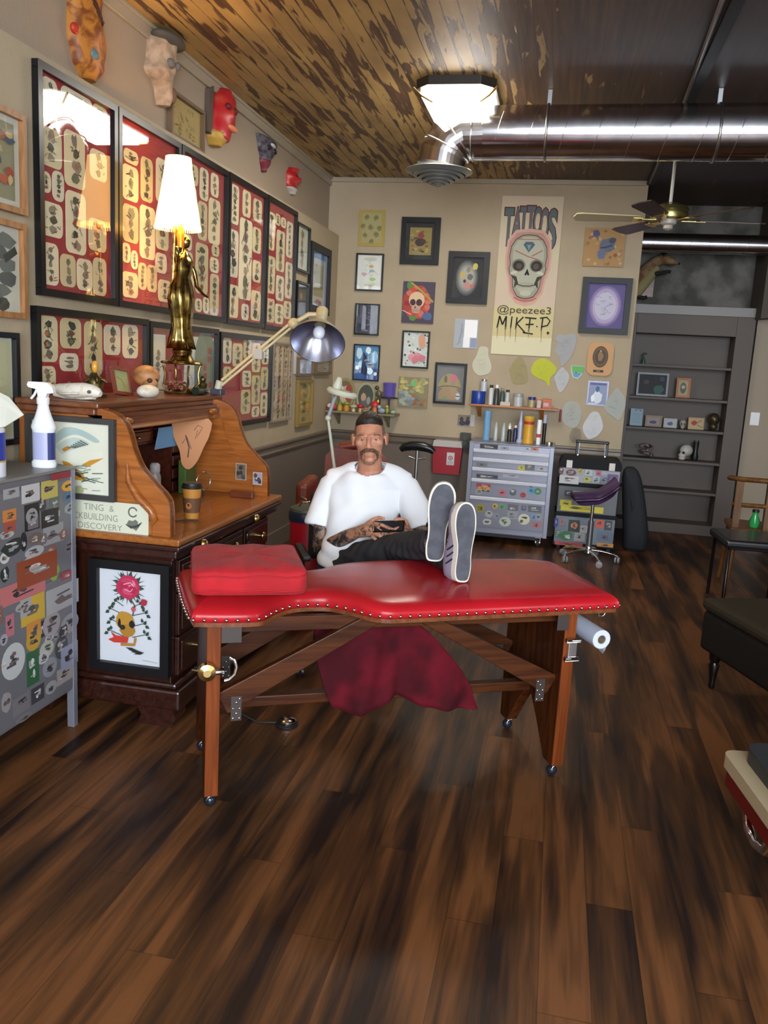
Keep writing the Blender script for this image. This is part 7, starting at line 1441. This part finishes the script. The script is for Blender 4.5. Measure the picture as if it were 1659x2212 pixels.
# ================================================================ SEATED PERSON
PO = Vector((1.22, 3.75, .46))          # base of the sitting figure
def bake(mb, name, voxel, smooth_it=6, sf=.5):
    o = mb.build(name); r = o.modifiers.new('r', 'REMESH'); r.mode = 'VOXEL'; r.voxel_size = voxel; r.use_smooth_shade = True
    s_ = o.modifiers.new('s', 'SMOOTH'); s_.iterations = smooth_it; s_.factor = sf
    dg = bpy.context.evaluated_depsgraph_get(); dg.update()
    me = bpy.data.meshes.new_from_object(o.evaluated_get(dg)); old = o.data; o.modifiers.clear(); o.data = me; bpy.data.meshes.remove(old)
    return o
skin = mat('skin', lin('c58d70'), .5, c2=lin('b57a62'), scale=30, lo=.35, hi=.7)
skin.node_tree.nodes['Principled BSDF'].inputs['Subsurface Weight'].default_value = .08
skin.node_tree.nodes['Principled BSDF'].inputs['Subsurface Radius'].default_value = (.01, .004, .002)
tattoo = mat('tattooed_skin', lin('8a6a56'), .5, c2=lin('2e2a2a'), scale=28, lo=.42, hi=.56, dist=1.6, detail=4)
tattoo2 = mat('tattooed_hand', lin('b27d62'), .5, c2=lin('5a453e'), scale=45, lo=.52, hi=.62, dist=1.2, detail=3)
stub = mat('shaved_hair', lin('6b5444'), .8, c2=lin('866a56'), scale=90, lo=.4, hi=.6)
def tub(mb, P, r, m=None, n=18, **k): mb.tube(P, r, m or skin, n, **k)
HC = Vector((1.250, 3.805, 1.140)); HM = Matrix.Translation(HC) @ Matrix.Rotation(R(11), 4, 'Z') @ Matrix.Rotation(R(-4), 4, 'Y') @ Matrix.Rotation(R(0), 4, 'X') @ Matrix.Scale(1.03, 4)
T0 = Matrix.Translation(-PO)
hb = MB(M=T0 @ HM)
hb.ell((0, .018, .032), (.069, .090, .080), skin, 32, 20); hb.ell((0, -.018, .0), (.064, .066, .088), skin, 32, 20)
hb.ell((0, -.028, -.054), (.047, .056, .052), skin, 28, 16); hb.ell((0, -.062, -.088), (.026, .024, .022), skin, 18, 12)
for s_ in (-1, 1):
    hb.ell((s_*.042, -.056, -.012), (.021, .02, .019), skin, 16, 10); hb.ell((s_*.041, -.01, -.058), (.013, .03, .028), skin, 16, 10)
    hb.ell((s_*.0765, .012, -.004), (.007, .019, .031), skin, 16, 10, Matrix.Rotation(s_*R(-18), 4, 'Z')); hb.tube([(s_*.079, .022, .018), (s_*.083, .028, .022), (s_*.085, .03, .0), (s_*.080, .018, -.03)], .004, skin, 8)
    hb.tube([(s_*.012, -.081, .021), (s_*.030, -.081, .0255), (s_*.050, -.066, .020)], [.007, .0075, .005], skin, 10)
    hb.ell((s_*.0135, -.094, -.030), (.008, .010, .007), skin, 10, 8)
    hb.tube([(s_*.016, -.079, .010), (s_*.030, -.0830, .0105), (s_*.046, -.070, .006)], .0042, skin, 8)
    hb.tube([(s_*.016, -.079, .0), (s_*.030, -.081, -.004), (s_*.045, -.070, .001)], .003, skin, 8)
hb.tube([(0, -.080, .022), (0, -.093, .0), (0, -.104, -.020)], [.008, .0095, .011], skin, 12); hb.ell((0, -.104, -.026), (.012, .012, .010), skin, 14, 10)
hb.tube([(-.021, -.080, -.060), (0, -.090, -.058), (.021, -.080, -.060)], .0055, skin, 8); hb.tube([(-.018, -.078, -.068), (0, -.087, -.069), (.018, -.078, -.068)], .006, skin, 8)
bm_ = MB(M=T0); bm_.v = list(hb.v); bm_.f = list(hb.f); bm_.mi = list(hb.mi); bm_.sm = list(hb.sm); bm_.mats = list(hb.mats)
nb = Vector((1.248, 3.86, .965))
tub(bm_, [HM @ Vector((0, .022, -.03)), HM @ Vector((0, .03, -.075)), nb+Vector((0, -.005, .03)), nb], [.054, .055, .058, .075])
tub(bm_, [(1.08, 3.87, .905), (1.17, 3.87, .93), nb+Vector((0, 0, -.02)), (1.325, 3.87, .94), (1.42, 3.87, .915)], [.04, .05, .06, .05, .04])
# trunk (inside the shirt) and seat
for a_, b_, r0, r1 in (((1.20, 3.74, .52), (1.225, 3.80, .68), .10, .095), ((1.225, 3.80, .68), (1.247, 3.865, .89), .095, .085)):
    bm_.tube([a_, b_], [r0, r1], skin, 24, flat=1)
shR, shL = Vector((1.065, 3.855, .905)), Vector((1.425, 3.86, .925)); elR, elL = Vector((1.045, 3.775, .600)), Vector((1.535, 3.765, .690)); wrR, wrL = Vector((1.262, 3.595, .735)), Vector((1.512, 3.60, .738))
tub(bm_, [shR, shR.lerp(elR, .5)+Vector((-.012, 0, 0)), elR], [.052, .047, .042]); tub(bm_, [elR, elR.lerp(wrR, .3)+Vector((0, -.008, -.01)), elR.lerp(wrR, .75), wrR], [.043, .045, .033, .027])
tub(bm_, [shL, shL.lerp(elL, .5)+Vector((.012, 0, 0)), elL], [.052, .047, .042]); tub(bm_, [elL, elL.lerp(wrL, .4)+Vector((.008, -.01, -.005)), wrL], [.043, .042, .027])
# legs inside the trousers
kB, aB = Vector((1.47, 3.48, .695)), Vector((1.685, 3.13, .825)); kA, aA = Vector((1.575, 3.52, .675)), Vector((1.80, 3.02, .788))
hB, hA = Vector((1.15, 3.70, .505)), Vector((1.29, 3.74, .505))
tub(bm_, [hB, kB, aB], [.075, .05, .038]); tub(bm_, [hA, kA, aA], [.075, .05, .038]); bm_.ell((1.21, 3.73, .49), (.13, .10, .065), skin, 24, 14)
# hands closed on the phone
def finger(P, r0=.0088): tub(bm_, P, [r0, r0*.97, r0*.9, r0*.8][:len(P)], n=12); bm_.ell(P[-1], r0*.82, skin, 10, 8)
def chain(a_, segs):
    P = [Vector(a_)]
    for d_ in segs: P.append(P[-1]+Vector(d_))
    return P
tub(bm_, [wrR, (1.30, 3.565, .752), (1.335, 3.545, .765), (1.358, 3.53, .77)], [.027, .031, .034, .026], n=18)
bm_.ell((1.328, 3.545, .766), (.036, .020, .036), skin, 16, 12, Matrix.Rotation(R(-35), 4, 'Z'))
finger(chain((1.355, 3.525, .797), [(.034, -.018, .0), (.026, -.004, -.008), (.020, .004, -.006)]))
finger(chain((1.360, 3.518, .778), [(.034, -.018, -.008), (.018, .012, -.014), (.004, .018, -.004)]))
finger(chain((1.356, 3.514, .758), [(.032, -.016, -.010), (.018, .012, -.010), (.004, .016, -.002)]))
finger(chain((1.345, 3.514, .740), [(.027, -.012, -.012), (.016, .010, -.006), (.004, .014, .0)]), .0078)
finger(chain((1.312, 3.560, .785), [(.028, .0, .022), (.026, -.006, .012), (.024, -.012, .0)]), .0098)
tub(bm_, [wrL, (1.500, 3.575, .752), (1.487, 3.555, .762), (1.478, 3.54, .766)], [.027, .030, .033, .026], n=18)
bm_.ell((1.488, 3.555, .762), (.022, .030, .034), skin, 16, 12)
finger(chain((1.474, 3.528, .790), [(-.022, -.024, -.006), (-.022, .004, -.010), (-.008, .016, -.002)]))
finger(chain((1.476, 3.520, .770), [(-.024, -.022, -.008), (-.022, .008, -.008), (-.006, .016, .0)]))
finger(chain((1.480, 3.518, .751), [(-.024, -.018, -.008), (-.020, .010, -.006), (-.006, .014, .0)]))
finger(chain((1.488, 3.520, .735), [(-.022, -.014, -.008), (-.018, .010, -.004), (-.004, .012, .0)]), .0078)
finger(chain((1.498, 3.572, .785), [(-.012, -.004, .026), (-.022, -.012, .010), (-.022, -.010, -.002)]), .0098)
body = bake(bm_, 'person', .0038, 4, .5); body.location = PO
# sculpt eye sockets, then sort faces into skin / tattooed skin / shaved sides
HI = (T0 @ HM).inverted()
me = body.data
for v in me.vertices:
    p = HI @ v.co
    if p.y < -.03 and abs(p.z) < .12:
        for s_ in (-1, 1):
            d2 = ((p.x-s_*.031)/.015)**2+((p.z-.004)/.009)**2; v.co += (HM.to_3x3() @ Vector((0, .0065*math.exp(-d2), 0)))
            d2 = ((p.x-s_*.048)/.014)**2+((p.z+.045)/.022)**2; v.co += (HM.to_3x3() @ Vector((0, .004*math.exp(-d2), 0)))
me.materials.clear()
for m in (skin, tattoo, tattoo2, stub): me.materials.append(m)
def segd(p, a_, b_):
    ab = b_-a_; t_ = max(0, min(1, (p-a_).dot(ab)/ab.length_squared)); return (p-a_-ab*t_).length
ks = []
for f in me.polygons:
    p = f.center+PO; q = HI @ f.center; k = 0
    if min(segd(p, shR, elR), segd(p, elR, wrR), segd(p, shL, elL), segd(p, elL, wrL)) < .062 and p.z < .86: k = 1
    if p.y < 3.60 and p.z > .68 and (segd(p, wrR, Vector((1.40, 3.5, .77))) < .055 or segd(p, wrL, Vector((1.45, 3.5, .77))) < .055): k = 2
    if abs(q.x) < .075 and q.z > .012 and (q.y > -.028 or (abs(q.x) > .058 and q.z > .02)) and p.z > 1.05: k = 3
    ks.append(k)
me.polygons.foreach_set('material_index', ks); me.polygons.foreach_set('use_smooth', [True]*len(ks)); me.update()
body['label'] = 'seated person in white t-shirt holding a phone, feet up on the red bench'; body['category'] = 'person'
def child(mb, name, par=None, **k):
    o = mb.build(name, par or body, **k); return o
# eyes
for s_ in (-1, 1):
    mb = MB(M=T0 @ HM); mb.ell((s_*.031, -.0640, .0038), .0122, mat('eye_white', lin('8f827c'), .25), 20, 14); e_ = child(mb, 'eye')
    mb = MB(M=T0 @ HM @ Matrix.Translation((s_*.031+.001, -.0760, .0036)) @ Matrix.Rotation(R(90), 4, 'X')); mb.lathe([(.0052, -.0006), (.0048, .0006), (.0001, .0012)], mat('iris', lin('2f3a40'), .2), 16); mb.lathe([(.0023, .001), (.0001, .0016)], BLACKP, 12); child(mb, 'iris', e_)
    mb = MB(M=T0 @ HM); mb.tube([(s_*.014, -.0825, .0215), (s_*.028, -.0880, .0255), (s_*.044, -.0775, .0235), (s_*.052, -.066, .018)], [.0022, .003, .0026, .0012], mat('brow_hair', lin('54402f'), .8), 8, flat=.8); child(mb, 'eyebrow')
# dark slicked top hair
hair = mat('dark_hair', lin('2c211a'), .55, c2=lin('1a1310'), scale=60, stretch=(1, .2, 1), lo=.4, hi=.6, bump=.4, bscale=160)
mb = MB(M=T0 @ HM)
V = []; F = []; NA = 36; NR = 12
for i in range(NR+1):
    f = i/NR
    for j in range(NA):
        a_ = 2*pi*j/NA; ex = .063; fy = -.062-.006*cos(3*a_); by = .085
        x = ex*sin(a_)*sin(f*pi/2); y0 = (fy if cos(a_) > 0 else -by)*-1
        yy = -abs(cos(a_))*(.070 if cos(a_) > 0 else -.09)*sin(f*pi/2)
        z = .127-.040*(1-cos(f*pi/2))**.8-(.03 if cos(a_) < 0 else .006*abs(sin(a_)))*f**2+.0025*sin(a_*9+f*8)*f-.018*(abs(sin(a_))**3)*f**2
        V.append((x, yy+.006, z))
for i in range(NR):
    for j in range(NA): F.append((i*NA+j, i*NA+(j+1) % NA, (i+1)*NA+(j+1) % NA, (i+1)*NA+j))
n0 = len(V)
for j in range(NA): x, y, z = V[NR*NA+j]; V.append((x*.86, y*.88, z-.03))
for j in range(NA): F.append((NR*NA+j, NR*NA+(j+1) % NA, n0+(j+1) % NA, n0+j))
mb.add(V, F, hair, True); child(mb, 'hair')
# horseshoe moustache and chin stubble
mou = mat('moustache_hair', lin('6a4c38'), .8, c2=lin('4a3427'), scale=120, stretch=(1, 1, .3), lo=.4, hi=.6, bump=.5, bscale=200)
mb = MB(M=T0 @ HM)
mb.tube([(-.036, -.066, -.088), (-.037, -.072, -.070), (-.034, -.080, -.054), (-.020, -.092, -.044), (-.006, -.1005, -.040), (.006, -.1005, -.040), (.020, -.092, -.044), (.034, -.080, -.054), (.037, -.072, -.070), (.036, -.066, -.088)], [.0025, .005, .007, .008, .0075, .0075, .008, .007, .005, .0025], mou, 12)
child(mb, 'moustache')
mb = MB(M=T0 @ HM); mb.tube([(-.034, -.068, -.088), (-.018, -.079, -.1005), (0, -.083, -.104), (.018, -.079, -.1005), (.034, -.068, -.088)], [.003, .006, .007, .006, .003], mat('chin_stubble', lin('8a6550'), .8, c2=lin('6f5040'), scale=150, lo=.4, hi=.6), 10); child(mb, 'chin_stubble')
# t-shirt
shirt = mat('white_cotton', lin('e9ecf2'), .85, bump=.25, bscale=9)
sb = MB(M=T0)
def ring(mb, secs, m, n=36, p=.75):
    V = []; F = []
    for (x, y, z, rx, ry) in secs:
        for j in range(n): q = 2*pi*j/n; V.append((x+rx*math.copysign(abs(cos(q))**p, cos(q)), y+ry*math.copysign(abs(sin(q))**p, sin(q)), z))
    k = len(secs)
    for i in range(k-1):
        for j in range(n): F.append((i*n+j, i*n+(j+1) % n, (i+1)*n+(j+1) % n, (i+1)*n+j))
    F += [tuple(range(n))[::-1], tuple((k-1)*n+j for j in range(n))]; mb.add(V, F, m, True)
ring(sb, [(1.207, 3.715, .555, .150, .118), (1.212, 3.735, .59, .152, .124), (1.226, 3.775, .68, .153, .122), (1.238, 3.815, .78, .165, .118), (1.245, 3.85, .87, .182, .108), (1.247, 3.86, .91, .185, .108), (1.247, 3.865, .945, .15, .095), (1.248, 3.865, .975, .105, .085)], shirt)
sb.tube([(1.06, 3.862, .915), (1.12, 3.865, .938), (1.18, 3.868, .962), (1.25, 3.868, .975), (1.32, 3.868, .97), (1.38, 3.865, .95), (1.43, 3.865, .93)], [.055, .056, .056, .058, .056, .056, .055], shirt, 26)
slR = shR.lerp(elR, .66)+Vector((-.022, -.005, 0)); slL = shL.lerp(elL, .80)+Vector((.005, -.005, 0))
sb.tube([shR+Vector((.04, .0, .005)), shR+Vector((0, 0, -.008)), shR.lerp(elR, .35)+Vector((-.014, 0, 0)), slR], [.06, .062, .066, .073], shirt, 28)
sb.tube([shL+Vector((-.04, .0, .005)), shL+Vector((.0, 0, -.008)), shL.lerp(elL, .4)+Vector((.008, 0, 0)), slL], [.06, .062, .068, .076], shirt, 28)
so = bake(sb, 't_shirt', .006, 9, .6)
rgn = random.Random(1)
nn_ = [v.normal.copy() for v in so.data.vertices]
for i_, v in enumerate(so.data.vertices):
    p = v.co+PO; w_ = max(0, min(1, (.88-p.z)/.2))
    d_ = .0045*sin(p.x*34+p.z*50+2*sin(p.z*21))*w_+.003*sin(p.x*66-p.z*60+p.y*20)*w_+.0025*sin(p.x*55+p.z*20)*(1-w_)
    v.co += nn_[i_]*d_
# cut the neckline: drop shirt faces inside the neck opening
import bmesh
b2 = bmesh.new(); b2.from_mesh(so.data)
nk = Vector((1.252, 3.825, 1.03))
kill = [f for f in b2.faces if ((f.calc_center_median()+PO-nk)*Vector((1, 1, 1))).length < .078 or (f.normal.z < -.8 and min((f.calc_center_median()+PO-slR).length, (f.calc_center_median()+PO-slL).length) < .076)]
bmesh.ops.delete(b2, geom=kill, context='FACES'); b2.to_mesh(so.data); b2.free()
so.data.materials.clear(); so.data.materials.append(shirt)
n_ = len(so.data.polygons); so.data.polygons.foreach_set('use_smooth', [True]*n_); so.data.polygons.foreach_set('material_index', [0]*n_); so.data.update()
clr = MB(M=T0); clr.tube([(1.252+.074*cos(2*pi*i/28), 3.858+.070*sin(2*pi*i/28), .988+.034*sin(2*pi*i/28)) for i in range(28)], .0075, shirt, 8, closed=True)
sd = so.modifiers.new('solid', 'SOLIDIFY'); sd.thickness = .004; sd.offset = 1
so.parent = body; clr.build('collar', so)
# trousers
trs = mat('dark_trousers', lin('26262b'), .85, bump=.25, bscale=14)
tr_ = MB(M=T0)
tr_.ell((1.21, 3.72, .505), (.170, .14, .09), trs, 30, 18)
tr_.tube([hB+Vector((.0, .02, 0)), hB.lerp(kB, .5)+Vector((0, 0, .012)), kB, kB.lerp(aB, .4)+Vector((0, 0, .0)), kB.lerp(aB, .93)], [.094, .088, .073, .066, .056], trs, 26)
tr_.tube([hA+Vector((.0, .02, 0)), hA.lerp(kA, .5)+Vector((0, 0, .012)), kA, kA.lerp(aA, .4)+Vector((0, 0, .012)), kA.lerp(aA, .90)], [.094, .088, .073, .062, .054], trs, 26)
to = bake(tr_, 'trousers', .006, 6, .6)
nn_ = [v.normal.copy() for v in to.data.vertices]
for i_, v in enumerate(to.data.vertices):
    p = v.co+PO; v.co += nn_[i_]*(.0035*sin(p.x*60+p.y*45+3*sin(p.z*30))+.002*sin(p.y*110-p.x*40))
to.data.materials.clear(); to.data.materials.append(trs)
n_ = len(to.data.polygons); to.data.polygons.foreach_set('use_smooth', [True]*n_); to.data.polygons.foreach_set('material_index', [0]*n_); to.data.update()
to.parent = body
# shoes : local x = width, y = heel to toe, z = out of the sole
upper = mat('canvas_lilac', lin('9a93ac'), .7, bump=.1, bscale=120); rim = mat('sole_white', lin('d6d0c4'), .6); tread = mat('tread_grey', lin('55575f'), .8, c2=lin('484a52'), scale=25, bump=.2, bscale=220)
def shoe(heel, toe, normal, mir, L_, name_label):
    Y = (Vector(toe)-Vector(heel)).normalized(); Zn = Vector(normal); Zn = (Zn-Y*Zn.dot(Y)).normalized(); X = Y.cross(Zn)
    M = Matrix((X, Y, Zn)).transposed().to_4x4(); M.translation = Vector(heel)-PO
    sc = L_/.30; S_ = M @ Matrix.Diagonal((sc*mir, sc, sc, 1))
    O = catmull([(0, 0), (.026, .006), (.036, .03), (.036, .06), (.032, .10), (.033, .14), (.045, .19), (.050, .225), (.045, .265), (.026, .293), (.0, .30), (-.026, .290), (-.043, .262), (-.049, .22), (-.046, .18), (-.037, .13), (-.034, .09), (-.036, .05), (-.026, .006)], 3)
    mb = MB(M=S_); V = []; F = []; N2 = 16; NL = 24
    def halfw(l):
        xs = [p[0] for i, p in enumerate(O) for q in (O[(i+1) % len(O)],) if (p[1]-l)*(q[1]-l) <= 0 and p[1] != q[1]]
        return (max(xs) if xs else .01, min(xs) if xs else -.01)
    hs = [(0, .075), (.02, .088), (.07, .095), (.12, .088), (.16, .068), (.22, .05), (.27, .042), (.298, .02)]
    for i in range(NL+1):
        l = .002+.294*i/NL; a_, b_ = halfw(l)
        for (l0, h0), (l1, h1) in zip(hs, hs[1:]):
            if l0 <= l <= l1: h_ = h0+(h1-h0)*(l-l0)/(l1-l0)
        for j in range(N2+1): q = pi*j/N2; V.append(((a_+b_)/2+(a_-b_)/2*.97*cos(q), l, -.022-h_*sin(q)**.75))
    for i in range(NL):
        for j in range(N2): F.append((i*(N2+1)+j, i*(N2+1)+j+1, (i+1)*(N2+1)+j+1, (i+1)*(N2+1)+j))
    F.append(tuple(range(N2+1))); F.append(tuple(NL*(N2+1)+j for j in range(N2+1))[::-1])
    mb.add(V, F, upper, True); sh_ = child(mb, 'shoe')
    Fz = (Vector((0, 0, 0)), Vector((1, 0, 0)), Vector((0, 1, 0)), Vector((0, 0, 1)))
    mb = MB(M=S_); mb.prism(O, -.026, .0, rim, Fz, side=rim); o = child(mb, 'sole', sh_, bevel=.003)
    mb = MB(M=S_); mb.prism([(p[0]*.86+.0005, .15+(p[1]-.15)*.955) for p in O], -.001, .0025, tread, Fz); child(mb, 'tread', sh_, bevel=.0015)
    # three dark stripes on each flank
    for k in range(3):
        for e in (-1, 1):
            mb = MB(M=S_); l = .085+.026*k; a_, b_ = halfw(l); xx = (a_ if e > 0 else b_)
            pts = [(xx*1.01, l, -.024), (xx*1.0, l-.012, -.045), (xx*.9, l-.022, -.066)]
            mb.tube(pts, .0042, mat('stripe_navy', lin('24233a'), .6), 8, flat=.7); child(mb, 'stripe', sh_)
    mb = MB(M=S_); 
    for k in range(4): mb.tube([(-.018, .15+.018*k, -.083+.006*k*1.4), (0, .155+.018*k, -.090+.008*k), (.018, .15+.018*k, -.083+.006*k*1.4)], .003, rim, 6)
    child(mb, 'laces', sh_)
    return sh_
shoe((1.690, 3.045, .768), (1.712, 3.045, 1.07), (.20, -1, .02), 1, .305, '')
shoe((1.815, 2.935, .7275), (1.808, 2.965, 1.01), (.72, -.78, .06), -1, .292, '')
for a_, kk in ((aB, kB), (aA, kA)):
    mb = MB(M=T0); mb.tube([a_.lerp(kk, .12), a_, a_+Vector((.004, -.03, -.02))], [.040, .039, .035], mat('sock_grey', lin('6f6878'), .8), 18); child(mb, 'sock')
# phone
t = thing('smartphone', 'black smartphone held in both hands of the seated person', 'phone', (1.420, 3.522, .790))
pm = Matrix.Rotation(R(8), 4, 'Y') @ Matrix.Rotation(R(-30), 4, 'X') 
t.rotation_euler = (R(35), R(-6), R(2))
MB().box(-.068, .068, -.034, .034, -.004, .004, mat('phone_black', lin('0c0c0e'), .15)).build('case', t, .003, 3); MB().box(-.062, .062, -.030, .030, .0041, .0046, mat('phone_screen', (.02, .02, .025), .05)).build('screen', t)
# office chair under the sitter
oc = thing('office_chair', 'black office chair on chrome casters under the seated person', 'chair', (1.22, 3.80, 0), R(25)); ob_ = mat('chair_fabric_black', lin('121214'), .8)
MB().box(-.23, .23, -.23, .23, .345, .40, ob_).build('seat', oc, .03, 3)
MB().box(-.20, .20, .235, .28, .50, .84, ob_).build('backrest', oc, .03, 3); MB().box(-.03, .03, .20, .235, .36, .70, BLACKP).build('back_support', oc, .004)
for x in (-.265, .265): MB().box(x-.02, x+.02, -.16, .14, .585, .61, BLACKP).build('armrest', oc, .01); MB().tube([(x, .0, .59), (x, .02, .44), (x*.8, .02, .37)], .014, BLACKP, 10).build('arm_support', oc)
MB().cyl((0, 0, .10), (0, 0, .35), .026, BLACKP, 16).build('gas_lift', oc); star(oc, 5, .27, 120, CHROME, sr('141416', .4))
